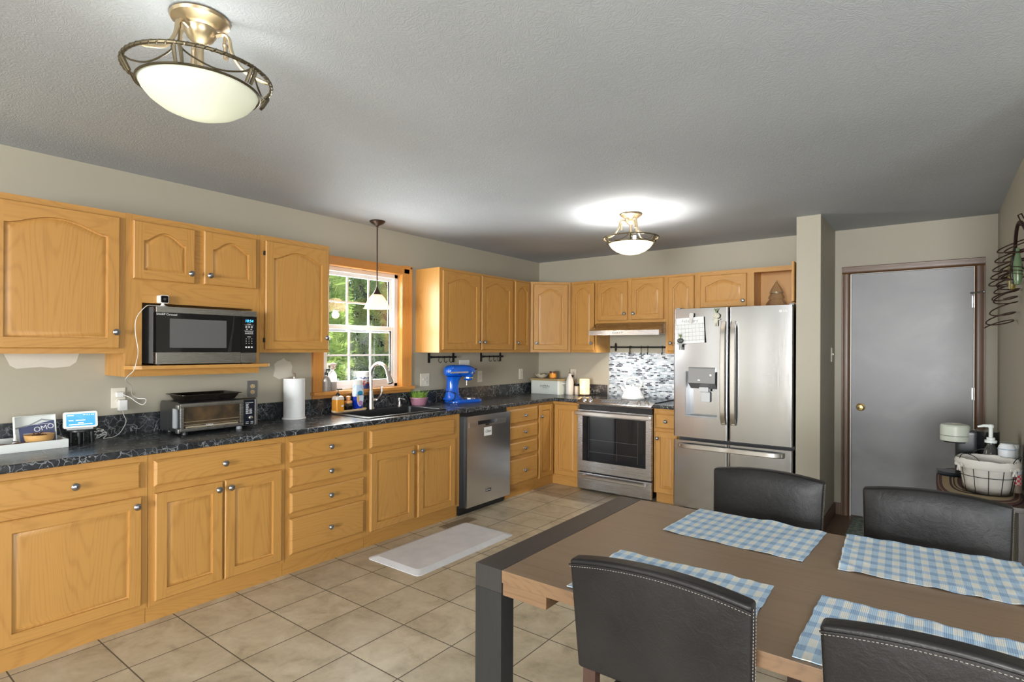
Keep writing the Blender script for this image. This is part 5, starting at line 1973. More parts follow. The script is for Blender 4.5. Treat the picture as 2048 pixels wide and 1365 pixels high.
def build_sink_things():
    t = thing('soap_tray', 'narrow pale wood tray behind the sink holding soap and brush', 'tray', (0.100, -2.80, 0.918))
    z0 = 0.9185
    bm = NB()

    def loop(i, z):
        pts = []
        for a in range(32):
            an = 2 * PI * a / 32
            s = 0.115 if math.sin(an) > 0 else -0.115
            pts.append(bm.verts.new((0.100 + (0.043 - i) * math.cos(an), -2.80 + s + (0.043 - i) * math.sin(an), z)))
        return pts
    L = [loop(0.006, z0), loop(0, z0 + 0.008), loop(0.0, z0 + 0.016), loop(0.004, z0 + 0.016), loop(0.008, z0 + 0.008)]
    bm.faces.new(L[0][::-1])
    for a, b in zip(L, L[1:]):
        for i in range(32):
            bm.faces.new((a[i], a[(i + 1) % 32], b[(i + 1) % 32], b[i]))
    bm.faces.new(L[-1])
    part('dish', bm, PALEWOOD, t)
    zt = z0 + 0.0085
    # amber pump soap
    t = thing('hand_soap', 'square clear pump bottle of amber hand soap on the wooden tray', 'soap bottle', (0.108, -2.912, zt))
    c = (0.108, -2.912, zt)

    def sq(bm, w, h, r, stops, dz=0):
        rows = []
        for s, z in stops:
            rows.append([bm.verts.new((c[0] + p[0] * s, c[1] + p[1] * s, c[2] + z)) for p in rrect(-w, w, -h, h, r, 4)])
        for a, b in zip(rows, rows[1:]):
            for i in range(len(a)):
                bm.faces.new((a[i], a[(i + 1) % len(a)], b[(i + 1) % len(b)], b[i]))
        bm.faces.new(rows[0][::-1])
        bm.faces.new(rows[-1])
    bm = NB()
    sq(bm, 0.036, 0.036, 0.010, [(0.97, 0), (1, 0.004), (1, 0.092)])
    part('amber_soap', bm, mat('amber_liquid', (0.72, 0.30, 0.035), 0.12, coat=0.4), t)
    bm = NB()
    sq(bm, 0.036, 0.036, 0.010, [(1, 0.0922), (1, 0.102), (0.86, 0.116), (0.5, 0.122)])
    part('shoulder', bm, mat('clear_plastic', (0.62, 0.58, 0.52), 0.15, coat=0.4), t)
    bm = NB()
    lathe(bm, [(0.016, 0.1222), (0.016, 0.132), (0.010, 0.142), (0.004, 0.146), (0.004, 0.172)], c, 16)
    tube(bm, [(c[0], c[1] - 0.008, c[2] + 0.172), (c[0] + 0.004, c[1] + 0.030, c[2] + 0.172), (c[0] + 0.006, c[1] + 0.034, c[2] + 0.168)], [0.006, 0.005, 0.004], 8)
    part('pump', bm, BLACK, t)
    bm = NB()
    box(bm, c[0] + 0.0362, c[0] + 0.0365, c[1] + 0.006, c[1] + 0.024, c[2] + 0.036, c[2] + 0.05)
    part('label_mark', bm, PRINT, t)
    # dish brush in black pot
    c = (0.106, -2.815, zt)
    t = thing('dish_brush', 'round wooden dish brush resting in a black soap pot', 'dish brush', c)
    bm = NB()
    lathe(bm, [(0.0001, 0), (0.032, 0), (0.036, 0.006), (0.037, 0.036), (0.034, 0.040), (0.0001, 0.038)], c, 24, caps=False)
    part('black_pot', bm, BLACKG, t)
    bm = NB()
    rnd = random.Random(5)
    for i in range(110):
        a, r = rnd.random() * 6.28, 0.028 * math.sqrt(rnd.random())
        x, y = c[0] + r * math.cos(a), c[1] + r * math.sin(a)
        tube(bm, [(x, y, c[2] + 0.058), (c[0] + r * 1.15 * math.cos(a), c[1] + r * 1.15 * math.sin(a), c[2] + 0.039)], 0.0011, 4)
    br = part('bristles', bm, mat('bristle', (0.16, 0.12, 0.08), 0.8), t)
    br['kind'] = 'stuff'
    bm = NB()
    lathe(bm, [(0.0001, 0.057), (0.031, 0.057), (0.032, 0.066), (0.028, 0.076), (0.016, 0.079), (0.018, 0.088), (0.0205, 0.098), (0.019, 0.108), (0.010, 0.113), (0.0001, 0.113)], c, 28, caps=False)
    part('wooden_handle', bm, mat('beech_wood', (0.60, 0.30, 0.11), 0.5, var=0.15, vscale=30), t)
    # dish soap
    c = (0.092, -2.712, zt)
    t = thing('dish_soap', 'clear bottle of blue dish soap with a white cap and oval label behind the sink', 'dish soap', c)

    def ov(stops, m=0):
        rows = []
        for w, d, z in stops:
            rows.append([bm.verts.new((c[0] + d * math.cos(2 * PI * k / 28), c[1] + w * math.sin(2 * PI * k / 28), c[2] + z)) for k in range(28)])
        for a, b in zip(rows, rows[1:]):
            for i in range(28):
                bm.faces.new((a[i], a[(i + 1) % 28], b[(i + 1) % 28], b[i])).material_index = m
        bm.faces.new(rows[0][::-1]).material_index = m
        bm.faces.new(rows[-1]).material_index = m
    bm = NB()
    ov([(0.034, 0.020, 0), (0.040, 0.024, 0.008), (0.052, 0.028, 0.06), (0.053, 0.029, 0.105)])
    part('blue_soap', bm, mat('dish_soap_blue', (0.004, 0.035, 0.48), 0.1, coat=0.6), t)
    bm = NB()
    ov([(0.053, 0.029, 0.1052), (0.052, 0.029, 0.15), (0.047, 0.027, 0.19), (0.045, 0.025, 0.196)])
    part('clear_shoulder', bm, mat('pale_blue_plastic', (0.50, 0.64, 0.80), 0.12, coat=0.5), t)
    bm = NB()
    ov([(0.042, 0.023, 0.1962), (0.042, 0.023, 0.228), (0.038, 0.020, 0.236), (0.03, 0.015, 0.238)])
    part('cap', bm, WHITE, t)
    def disc(w, h, zc, x, name, mt, par, y=0.0):
        bm = NB()
        prism(bm, [(c[1] + y + w * math.cos(a * PI / 14), c[2] + zc + h * math.sin(a * PI / 14)) for a in range(28)], 'x', x, x + 0.0004)
        return part(name, bm, mt, par)
    lb = disc(0.034, 0.074, 0.098, c[0] + 0.0292, 'label', mat('label_pale', (0.62, 0.72, 0.83), 0.4), t)
    disc(0.026, 0.018, 0.132, c[0] + 0.0297, 'label_band', mat('label_teal', (0.02, 0.25, 0.42), 0.4), lb)
    disc(0.010, 0.030, 0.085, c[0] + 0.0297, 'label_yellow', mat('label_yellow', (0.75, 0.42, 0.10), 0.4), lb, -0.020)
    disc(0.022, 0.020, 0.050, c[0] + 0.0297, 'label_violet', mat('label_violet', (0.42, 0.22, 0.45), 0.4), lb, 0.004)
    text('lettering', 'DAWN', 0.021, (c[0] + 0.0306, c[1], c[2] + 0.116), (0, 1, 0), (0, 0, 1), mat('label_navy', (0.01, 0.03, 0.20), 0.5), lb)
    # yellow sponge edge on the tray
    bm = NB()
    box(bm, 0.118, 0.138, -2.745, -2.675, zt, zt + 0.008, bev=0.003)
    single('sponge', bm, mat('yellow_sponge', (0.55, 0.50, 0.06), 0.9, bump=0.4, bscale=200), 'small yellow sponge at the right end of the wooden tray', 'sponge')
    # sill: big jar, two spray bottles
    c = (-0.012, -2.575, 1.081)
    t = thing('detergent_tub', 'white tub with blue and red wrap on the window sill behind the faucet', 'tub', c)
    bm = NB()
    lathe(bm, [(0.0001, 0), (0.047, 0), (0.049, 0.006), (0.049, 0.100)], c, 28, caps=False)
    m, nt, b = nodes('tub_wrap')
    x, y, z, v = obj_xyz(nt, False)
    n = noise_n(nt, v, 38, 3)
    zz = mth(nt, 'ADD', mth(nt, 'MULTIPLY', z, 9.0), mth(nt, 'MULTIPLY', mth(nt, 'SUBTRACT', n, 0.5), 0.9))
    nt.links.new(ramp(nt, zz, [(0.0, (0.015, 0.03, 0.16)), (0.30, (0.015, 0.03, 0.16)), (0.36, (0.42, 0.06, 0.04)), (0.52, (0.60, 0.61, 0.63)), (0.68, (0.06, 0.08, 0.18)), (0.8, (0.55, 0.58, 0.62))], True), b.inputs['Base Color'])
    b.inputs['Roughness'].default_value = 0.4
    part('wrapped_body', bm, m, t)
    bm = NB()
    lathe(bm, [(0.049, 0.1002), (0.043, 0.112), (0.043, 0.116), (0.047, 0.118), (0.047, 0.140), (0.044, 0.144), (0.0001, 0.144)], c, 28, caps=False)
    part('lid', bm, WHITE, t)
    MIST = mat('frosted_clear_plastic', (0.60, 0.57, 0.55), 0.25, trans=0.55)
    for c, hh, trig, lab in (((-0.022, -2.872, 1.081), 0.165, mat('pink_trigger', (0.62, 0.48, 0.44), 0.4), 'clear spray bottle with a pinkish trigger at the left of the window sill'),
                             ((0.018, -2.955, 1.081), 0.125, BLACK, 'pale pump bottle with a black head in the left corner of the window sill')):
        t = thing('spray_bottle', lab, 'bottle', c)
        bm = NB()
        lathe(bm, [(0.0001, 0), (0.031, 0), (0.033, 0.005), (0.033, hh * 0.68), (0.026, hh * 0.84), (0.012, hh * 0.96), (0.012, hh)], c, 24)
        part('bottle', bm, MIST, t)
        bm = NB()
        lathe(bm, [(0.014, hh + 0.0002), (0.014, hh + 0.018), (0.009, hh + 0.024), (0.0001, hh + 0.024)], c, 16)
        if trig is BLACK:
            lathe(bm, [(0.005, hh + 0.02), (0.005, hh + 0.048)], c, 10)
            tube(bm, [(c[0], c[1], c[2] + hh + 0.046), (c[0] + 0.012, c[1] + 0.028, c[2] + hh + 0.046)], 0.006, 8)
        else:
            tube(bm, [(c[0] - 0.012, c[1] - 0.014, c[2] + hh + 0.036), (c[0], c[1], c[2] + hh + 0.042), (c[0] + 0.010, c[1] + 0.026, c[2] + hh + 0.040)], [0.012, 0.015, 0.011], 10)
            tube(bm, [(c[0] + 0.004, c[1] + 0.014, c[2] + hh + 0.034), (c[0] + 0.007, c[1] + 0.022, c[2] + hh + 0.008)], 0.004, 6)
        part('spray_head', bm, trig, t)
    # succulent grass in a lilac pot
    c = (0.118, -2.068, CZ + 0.0003)
    t = thing('potted_grass', 'lilac pot of short green grass right of the sink', 'potted plant', c)
    bm = NB()
    lathe(bm, [(0.0001, 0), (0.058, 0), (0.062, 0.004), (0.080, 0.062), (0.084, 0.064), (0.084, 0.072), (0.078, 0.072), (0.073, 0.060), (0.0001, 0.056)], c, 32, caps=False)
    part('pot', bm, mat('lilac_glaze', (0.42, 0.20, 0.27), 0.35, var=0.12), t)
    bm = NB()
    rnd = random.Random(11)
    for i in range(230):
        a, r = rnd.random() * 6.28, 0.062 * math.sqrt(rnd.random())
        b = Vector((c[0] + r * math.cos(a), c[1] + r * math.sin(a), c[2] + 0.055))
        L = rnd.uniform(0.045, 0.085)
        lean = Vector((math.cos(a), math.sin(a), 0)) * (r / 0.062) * 0.045 + Vector((rnd.uniform(-1, 1), rnd.uniform(-1, 1), 0)) * 0.014
        q = b + lean * 0.5 + Vector((0, 0, L * 0.65))
        e = b + lean * 1.4 + Vector((0, 0, L))
        s = (e - b).cross(Vector((0, 0, 1)))
        s = (s.normalized() if s.length > 1e-6 else Vector((1, 0, 0))) * 0.0022
        V = [bm.verts.new(p) for p in (b - s, b + s, q + s * 0.8, q - s * 0.8, e)]
        bm.faces.new((V[0], V[1], V[2], V[3]))
        bm.faces.new((V[3], V[2], V[4]))
    g = part('grass', bm, mat('grass_green', (0.24, 0.42, 0.07), 0.5, var=0.35, vscale=40), t)
    g['kind'] = 'stuff'


def build_mixer():
    t = thing('stand_mixer', 'cobalt blue stand mixer with a steel band on the counter right of the sink', 'stand mixer', (0.185, -1.605, CZ), rz=-0.20, world=False)
    # local: head points along +y
    bm = NB()
    def slab(stops, m=0):
        rows = []
        for (yc, hw, hl, z) in stops:
            rows.append([bm.verts.new((p[0], yc + p[1], z)) for p in rrect(-hw, hw, -hl, hl, min(hw, hl) * 0.85, 6)])
        for a, b in zip(rows, rows[1:]):
            for i in range(len(a)):
                bm.faces.new((a[i], a[(i + 1) % len(a)], b[(i + 1) % len(b)], b[i])).material_index = m
        bm.faces.new(rows[0][::-1])
        bm.faces.new(rows[-1])
    # base plate with bowl seat at the front
    slab([(0.045, 0.104, 0.190, 0.0), (0.045, 0.106, 0.192, 0.008), (0.045, 0.104, 0.188, 0.024), (0.045, 0.098, 0.180, 0.030)])
    slab([(-0.075, 0.098, 0.092, 0.0300), (-0.078, 0.078, 0.080, 0.045), (-0.082, 0.062, 0.068, 0.075), (-0.084, 0.052, 0.062, 0.105), (-0.082, 0.047, 0.058, 0.15), (-0.078, 0.046, 0.060, 0.205), (-0.072, 0.052, 0.070, 0.232), (-0.066, 0.058, 0.085, 0.245)])
    part('base_and_column', bm, BLUE, t, sharp=50)
    bm = NB()
    T = Matrix.Translation((0, 0.115, 0.0302))
    lathe(bm, [(0.060, 0), (0.060, 0.004), (0.050, 0.005), (0.048, 0.002), (0.0001, 0.002)], (0, 0, 0), 30, T=T, caps=False)
    part('bowl_plate', bm, CHROME, t)
    # head: rounded bullet along y
    bm = NB()
    rows = []
    N = 26
    for i in range(N + 1):
        k = i / N
        y = -0.170 + 0.335 * k
        if k < 0.22:
            q = math.sqrt(max(0.0, 1 - ((0.22 - k) / 0.22) ** 2))
        elif k < 0.62:
            q = 1.0
        else:
            q = math.sqrt(max(0.0, 1 - ((k - 0.62) / 0.38) ** 2 * 0.86))
        w = 0.062 * (0.25 + 0.75 * q)
        zt = 0.300 + 0.057 * q * (1 - 0.10 * max(0, k - 0.6) / 0.4)
        zb = 0.288 - (0.045 if k < 0.5 else 0.045 - 0.010 * (k - 0.5)) * (0.35 + 0.65 * q)
        zc, hz = (zt + zb) / 2, (zt - zb) / 2
        row = []
        for j in range(24):
            a = 2 * PI * j / 24
            cx, cz = math.cos(a), math.sin(a)
            ex = 0.72
            row.append(bm.verts.new((w * math.copysign(abs(cx) ** ex, cx), y, zc + hz * math.copysign(abs(cz) ** ex, cz))))
        rows.append(row)
    for a, b in zip(rows, rows[1:]):
        for i in range(24):
            bm.faces.new((a[i], a[(i + 1) % 24], b[(i + 1) % 24], b[i]))
    bm.faces.new(rows[0][::-1])
    bm.faces.new(rows[-1])
    part('motor_head', bm, BLUE, t, sharp=50)
    for s in (1, -1):
        bm = NB()
        box(bm, 0.0605 * s - 0.0015, 0.0605 * s + 0.0015, -0.150, 0.060, 0.278, 0.293)
        b = part('trim_band', bm, CHROME, t)
        bm = NB()
        lathe(bm, [(0.006, 0), (0.006, 0.010), (0.0001, 0.010)], T=Matrix.Translation((0.058 * s, -0.045, 0.268)) @ Matrix.Rotation(s * PI / 2, 4, 'Y'), seg=12)
        part('lever_knob', bm, BLACK, t)
    bm = NB()
    lathe(bm, [(0.0545, 0.272), (0.0555, 0.274), (0.0555, 0.290), (0.0545, 0.292)], (0, 0.100, 0), 30, caps=False)
    part('front_band', bm, CHROME, t)
    bm = NB()
    lathe(bm, [(0.052, 0.290), (0.052, 0.262), (0.049, 0.246), (0.044, 0.236)], (0, 0.100, 0), 30)
    part('planetary_housing', bm, BLUE, t)
    bm = NB()
    lathe(bm, [(0.050, 0.2355), (0.050, 0.225), (0.046, 0.223)], (0, 0.100, 0), 30)
    part('planetary_ring', bm, CHROME, t)
    bm = NB()
    lathe(bm, [(0.044, 0.2228), (0.038, 0.208), (0.020, 0.202)], (0, 0.100, 0), 26)
    part('planetary_cone', bm, BLUE, t)
    bm = NB()
    lathe(bm, [(0.0075, 0.203), (0.0065, 0.165), (0.009, 0.163), (0.009, 0.157), (0.0001, 0.156)], (0, 0.085, 0), 14)
    part('beater_shaft', bm, CHROME, t)
    bm = NB()
    T = Matrix.Translation((0, 0.160, 0.312)) @ Matrix.Rotation(-PI / 2, 4, 'X')
    lathe(bm, [(0.020, 0), (0.022, 0.010), (0.022, 0.020), (0.0001, 0.021)], seg=20, T=T)
    part('attachment_hub', bm, CHROME, t)
    bm = NB()
    tube(bm, [(0.022, 0.172, 0.312), (0.040, 0.174, 0.312)], 0.007, 10)
    part('hub_knob', bm, BLACK, t)
    bm = NB()
    tube(bm, spline([(0.062, -0.105, 0.10), (0.057, -0.07, 0.078), (0.06, -0.04, 0.075), (0.055, -0.015, 0.09), (0.03, 0.002, 0.10), (-0.03, 0.0, 0.095), (-0.062, -0.06, 0.085), (-0.06, -0.12, 0.09), (-0.02, -0.155, 0.10), (0.04, -0.145, 0.11), (0.066, -0.10, 0.085), (0.085, -0.12, 0.045), (0.098, -0.155, 0.030), (0.06, -0.19, 0.006)], 6), 0.0033, 6)
    part('power_cord', bm, mat('cord_black', (0.01, 0.01, 0.014), 0.4), t)


def build_corner_things():
    # bread box
    y0 = -0.285
    x0, x1 = 0.075, 0.472
    t = thing('bread_box', 'white enamel bread box lettered FARMERS with a wooden lid in the corner', 'bread box', ((x0 + x1) / 2, -0.18, CZ), rz=0)
    bm = NB()
    pts = [(px, py) for px, py in rrect(x0, x1, y0, -0.085, 0.03, 6)]
    prism(bm, pts, 'z', CZ, 1.060)
    b = part('box', bm, mat('enamel_white', (0.62, 0.66, 0.61), 0.35), t)
    bm = NB()
    prism(bm, rrect(x0 - 0.012, x1 + 0.012, y0 - 0.012, -0.073, 0.035, 6), 'z', 1.0602, 1.082)
    part('lid', bm, GREENWOOD, t)
    for s, x in ((-1, x0), (1, x1)):
        bm = NB()
        tube(bm, [(x, -0.225, 1.03), (x + s * 0.018, -0.225, 1.032), (x + s * 0.018, -0.145, 1.032), (x, -0.145, 1.03)], 0.006, 8)
        part('handle', bm, WHITE, t)
    cx = (x0 + x1) / 2 + 0.005
    for i, ch in enumerate('FARMERS'):
        k = (i - 3)
        text('letter', ch, 0.030, (cx + k * 0.0195, y0 - 0.0008, 1.000 - 0.0006 * k * k), (1, 0, -0.045 * k), (0.045 * k, 0, 1), INK, b)
    bm = NB()
    tube(bm, [(cx - 0.055 + 0.11 * i / 12, y0 - 0.0006, 0.974 - 0.010 * math.sin(PI * i / 12)) for i in range(13)], 0.0008, 4)
    box(bm, cx - 0.03, cx + 0.03, y0 - 0.0008, y0 - 0.0003, 0.979, 0.983)
    part('underline_print', bm, INK, b)
    # shell dish, candle jar on its lid
    c = (0.165, -0.185, 1.0825)
    t = thing('shell_dish', 'wavy shell shaped dish on top of the bread box', 'dish', c)
    bm = NB()
    rows = []
    for r, z in ((0.028, 0), (0.05, 0.012), (0.072, 0.030), (0.080, 0.045), (0.074, 0.042), (0.052, 0.020), (0.03, 0.008)):
        rows.append([bm.verts.new((c[0] + (r * (1 + 0.08 * math.sin(7 * a))) * math.cos(a), c[1] + 0.8 * r * (1 + 0.08 * math.sin(7 * a)) * math.sin(a), c[2] + z * (1 + 0.14 * math.sin(7 * a)))) for a in [2 * PI * k / 56 for k in range(56)]])
    for a, b2 in zip(rows, rows[1:]):
        for i in range(56):
            bm.faces.new((a[i], a[(i + 1) % 56], b2[(i + 1) % 56], b2[i]))
    bm.faces.new(rows[0][::-1])
    bm.faces.new(rows[-1])
    part('dish', bm, mat('shell_cream', (0.52, 0.47, 0.36), 0.4, var=0.2, vscale=30), t)
    bm = NB()
    sphere(bm, (c[0] + 0.035, c[1], c[2] + 0.042), 0.014, seg=10)
    sphere(bm, (c[0] + 0.050, c[1] - 0.02, c[2] + 0.046), 0.009, seg=10)
    part('dark_trinket', bm, BLACK, t)
    c = (0.322, -0.185, 1.0825)
    t = thing('candle_jar', 'amber candle jar with a dark lid on the bread box', 'candle', c)
    bm = NB()
    lathe(bm, [(0.0001, 0), (0.036, 0), (0.038, 0.004), (0.038, 0.062), (0.034, 0.068)], c, 26, caps=False)
    part('jar', bm, mat('amber_jar', (0.42, 0.13, 0.02), 0.12, coat=0.5), t)
    bm = NB()
    lathe(bm, [(0.0384, 0.012), (0.0384, 0.055)], c, 26, caps=False)
    part('label', bm, mat('orange_label', (0.85, 0.34, 0.03), 0.5), t)
    bm = NB()
    lathe(bm, [(0.036, 0.0685), (0.0375, 0.070), (0.0375, 0.082), (0.0001, 0.083)], c, 26, caps=False)
    part('lid', bm, mat('dark_lid', (0.10, 0.055, 0.025), 0.35, 0.4), t)
    # oil bottle
    c = (0.536, -0.165, CZ)
    t = thing('oil_bottle', 'tall white ceramic oil bottle with a pourer beside the bread box', 'bottle', c)
    bm = NB()
    lathe(bm, [(0.0001, 0), (0.042, 0), (0.044, 0.005), (0.044, 0.135), (0.040, 0.165), (0.026, 0.195), (0.018, 0.212), (0.017, 0.236), (0.0001, 0.236)], c, 28, caps=False)
    part('body', bm, mat('ceramic_white', (0.66, 0.64, 0.60), 0.3), t)
    bm = NB()
    lathe(bm, [(0.017, 0.2362), (0.017, 0.242), (0.004, 0.246), (0.0025, 0.290), (0.0001, 0.291)], c, 14)
    part('pourer', bm, mat('cork_brown', (0.14, 0.07, 0.04), 0.5), t)
    c = (0.598, -0.12, CZ)
    bm = NB()
    lathe(bm, [(0.0001, 0), (0.024, 0), (0.025, 0.004), (0.025, 0.088), (0.022, 0.094), (0.0001, 0.095)], c, 22, caps=False)
    single('shaker', bm, mat('ceramic_cream', (0.66, 0.63, 0.56), 0.35), 'short cream ceramic shaker right of the oil bottle', 'shaker')
    # flameless lamp
    c = (0.738, -0.185, CZ)
    t = thing('wax_lamp', 'glowing pillar shaped table lamp on a dark base by the range', 'lamp', c)
    bm = NB()
    lathe(bm, [(0.0001, 0), (0.072, 0), (0.074, 0.004), (0.072, 0.012), (0.055, 0.018), (0.0001, 0.018)], c, 30, caps=False)
    part('base', bm, mat('smoked_base', (0.05, 0.04, 0.035), 0.2, 0.4), t)
    m, nt, b = nodes('glowing_wax')
    x, y, z, v = obj_xyz(nt, False)
    n = noise_n(nt, v, 22, 3)
    b.inputs['Base Color'].default_value = (0.7, 0.5, 0.3, 1)
    nt.links.new(ramp(nt, n, [(0.3, (1.0, 0.52, 0.17)), (0.7, (1.0, 0.70, 0.36))]), b.inputs['Emission Color'])
    b.inputs['Emission Strength'].default_value = 0.85
    bm = NB()
    lathe(bm, [(0.0001, 0.0182), (0.053, 0.0182), (0.0545, 0.022), (0.0545, 0.178), (0.052, 0.182), (0.046, 0.180), (0.044, 0.174), (0.0001, 0.172)], c, 32, caps=False)
    part('wax_cylinder', bm, m, t)
    lamp('wax_lamp_light', 'POINT', (c[0], c[1] - 0.07, CZ + 0.1), 0.35, (1, 0.62, 0.3), 0.05)
    bm = NB()
    tube(bm, spline([(0.816, -0.175, 0.916), (0.845, -0.13, 0.918), (0.875, -0.08, 0.94), (0.893, -0.05, 0.952), (0.908, -0.05, 0.935), (0.905, -0.07, 0.916), (0.86, -0.10, 0.914), (0.80, -0.085, 0.914), (0.70, -0.06, 0.914), (0.64, -0.06, 0.914), (0.612, -0.055, 0.918), (0.585, -0.048, 0.96), (0.54, -0.048, 1.02), (0.50, -0.048, 1.075), (0.480, -0.035, 1.106), (0.480, -0.024, 1.109)], 6), 0.0036, 7)
    t2 = thing('lamp_cord', 'black cord from the glowing lamp up to the outlet above the oil bottle', 'cord', (0.6, -0.08, CZ))
    part('cable', bm, BLACK, t2)
    bm = NB()
    box(bm, 0.466, 0.494, -0.030, -0.0092, 1.098, 1.120, bev=0.004)
    part('plug', bm, BLACK, t2)
    # kettle
    c = (1.378, -0.33, 0.9199)
    t = thing('kettle', 'white enamel whistling kettle with a hooped handle on the range', 'kettle', c)
    bm = NB()
    lathe(bm, [(0.0001, 0), (0.112, 0), (0.116, 0.006), (0.114, 0.022), (0.108, 0.028), (0.098, 0.050), (0.082, 0.085), (0.064, 0.108), (0.056, 0.114), (0.0001, 0.114)], c, 40, caps=False)
    part('body', bm, WHITEG, t)
    bm = NB()
    lathe(bm, [(0.054, 0.1142), (0.048, 0.122), (0.012, 0.128), (0.010, 0.134), (0.014, 0.140), (0.010, 0.147), (0.0001, 0.148)], c, 26, caps=False)
    part('lid', bm, WHITEG, t)
    bm = NB()
    pts = [(c[0] - 0.072, c[1], c[2] + 0.098), (c[0] - 0.085, c[1], c[2] + 0.135), (c[0] - 0.080, c[1], c[2] + 0.175), (c[0] - 0.050, c[1], c[2] + 0.207), (c[0], c[1], c[2] + 0.217), (c[0] + 0.055, c[1], c[2] + 0.207), (c[0] + 0.088, c[1], c[2] + 0.175), (c[0] + 0.088, c[1], c[2] + 0.135), (c[0] + 0.070, c[1], c[2] + 0.100)]
    sp = spline(pts, 5)
    tube(bm, sp, [0.007 if (i < 8 or i > len(sp) - 9) else 0.0115 for i in range(len(sp))], 12)
    part('handle', bm, WHITEG, t)
    bm = NB()
    tube(bm, [(c[0] - 0.075, c[1] - 0.02, c[2] + 0.075), (c[0] - 0.112, c[1] - 0.03, c[2] + 0.112)], [0.020, 0.013], 14)
    s = part('spout', bm, WHITEG, t)
    bm = NB()
    tube(bm, [(c[0] - 0.110, c[1] - 0.0295, c[2] + 0.110), (c[0] - 0.122, c[1] - 0.0325, c[2] + 0.122)], [0.0155, 0.013], 14)
    part('whistle_cap', bm, CHROME, s)


def hook_pts(x, y, z, d, out, r=0.018, drop=0.045):
    """J hook: hangs at (x, y, z); d is the direction it curls out along"""
    D = Vector(d)
    p = Vector((x, y, z))
    pts = [p + D * 0.0, p + D * out - Vector((0, 0, 0.004)), p + D * out - Vector((0, 0, drop))]
    for i in range(1, 9):
        a = PI * i / 8
        pts.append(p + D * (out + r * (1 - math.cos(a)) / 1.0 * 0.5 * 2 * 0.5) - Vector((0, 0, drop + r * 0.55 * math.sin(a))))
    pts.append(pts[-1] + Vector((0, 0, 0.010)))
    return pts


def build_hook_rails():
    for y0, y1, lab in ((-1.834, -1.500, 'black iron hook rail with three hooks under the wall cabinet, above the mixer\'s left side'), (-1.076, -0.752, 'black iron hook rail with three hooks under the wall cabinet, nearer the corner')):
        t = thing('hook_rail', lab, 'hook rail', (0.02, (y0 + y1) / 2, 1.29), group='small hook rails under the wall cabinets')
        for y in (y0, y1):
            bm = NB()
            box(bm, 0.0008, 0.006, y - 0.014, y + 0.014, 1.283, 1.376, bev=0.002)
            box(bm, 0.006, 0.040, y - 0.008, y + 0.008, 1.326, 1.348, bev=0.002)
            part('bracket', bm, BLACKM, t)
        bm = NB()
        tube(bm, [(0.032, y0, 1.337), (0.032, y1, 1.337)], 0.0075, 10)
        part('bar', bm, BLACKM, t)
        for k in (0.30, 0.53, 0.75):
            y = y0 + (y1 - y0) * k
            bm = NB()
            tube(bm, [(0.032, y, 1.346), (0.042, y, 1.342), (0.043, y, 1.332), (0.036, y, 1.322), (0.034, y, 1.300), (0.036, y + 0.004, 1.290), (0.040, y + 0.016, 1.283), (0.040, y + 0.028, 1.290), (0.040, y + 0.029, 1.300)], 0.003, 6)
            part('hook', bm, BLACKM, t)
    t = thing('hook_rail', 'long black iron utensil rail with loose hooks above the range backsplash', 'hook rail', (1.3, -0.03, 1.38))
    bm = NB()
    tube(bm, [(0.985, -0.035, 1.443), (1.645, -0.035, 1.443)], 0.0085, 10)
    sphere(bm, (0.983, -0.035, 1.443), 0.013, seg=10)
    part('bar', bm, BLACKM, t)
    for x in (1.022, 1.62):
        bm = NB()
        pts = []
        for k in range(32):
            a = 2 * PI * k / 32
            r = 0.020 + 0.018 * abs(math.sin(a)) ** 1.5
            pts.append((x + 0.6 * r * math.cos(a), 1.443 + 1.25 * r * math.sin(a)))
        prism(bm, pts, 'y', -0.005, -0.0008)
        tube(bm, [(x, -0.004, 1.443), (x, -0.035, 1.443)], 0.006, 8)
        part('bracket', bm, BLACKM, t)
    for x, tw in ((1.195, 0.6), (1.215, -0.4), (1.335, 0.2), (1.408, 0.2), (1.566, 0.1)):
        bm = NB()
        dx, dy = math.sin(tw), -math.cos(tw)
        P = lambda o, z: (x + dx * o, -0.035 + dy * o, 1.443 + z)
        tube(bm, spline([P(0.006, -0.012), P(-0.011, -0.004), P(-0.006, 0.011), P(0.010, 0.008), P(0.012, -0.02), P(0.006, -0.055), P(0.010, -0.072), P(0.024, -0.078), P(0.033, -0.066), P(0.034, -0.055)], 4), 0.0031, 6)
        part('s_hook', bm, BLACKM, t)


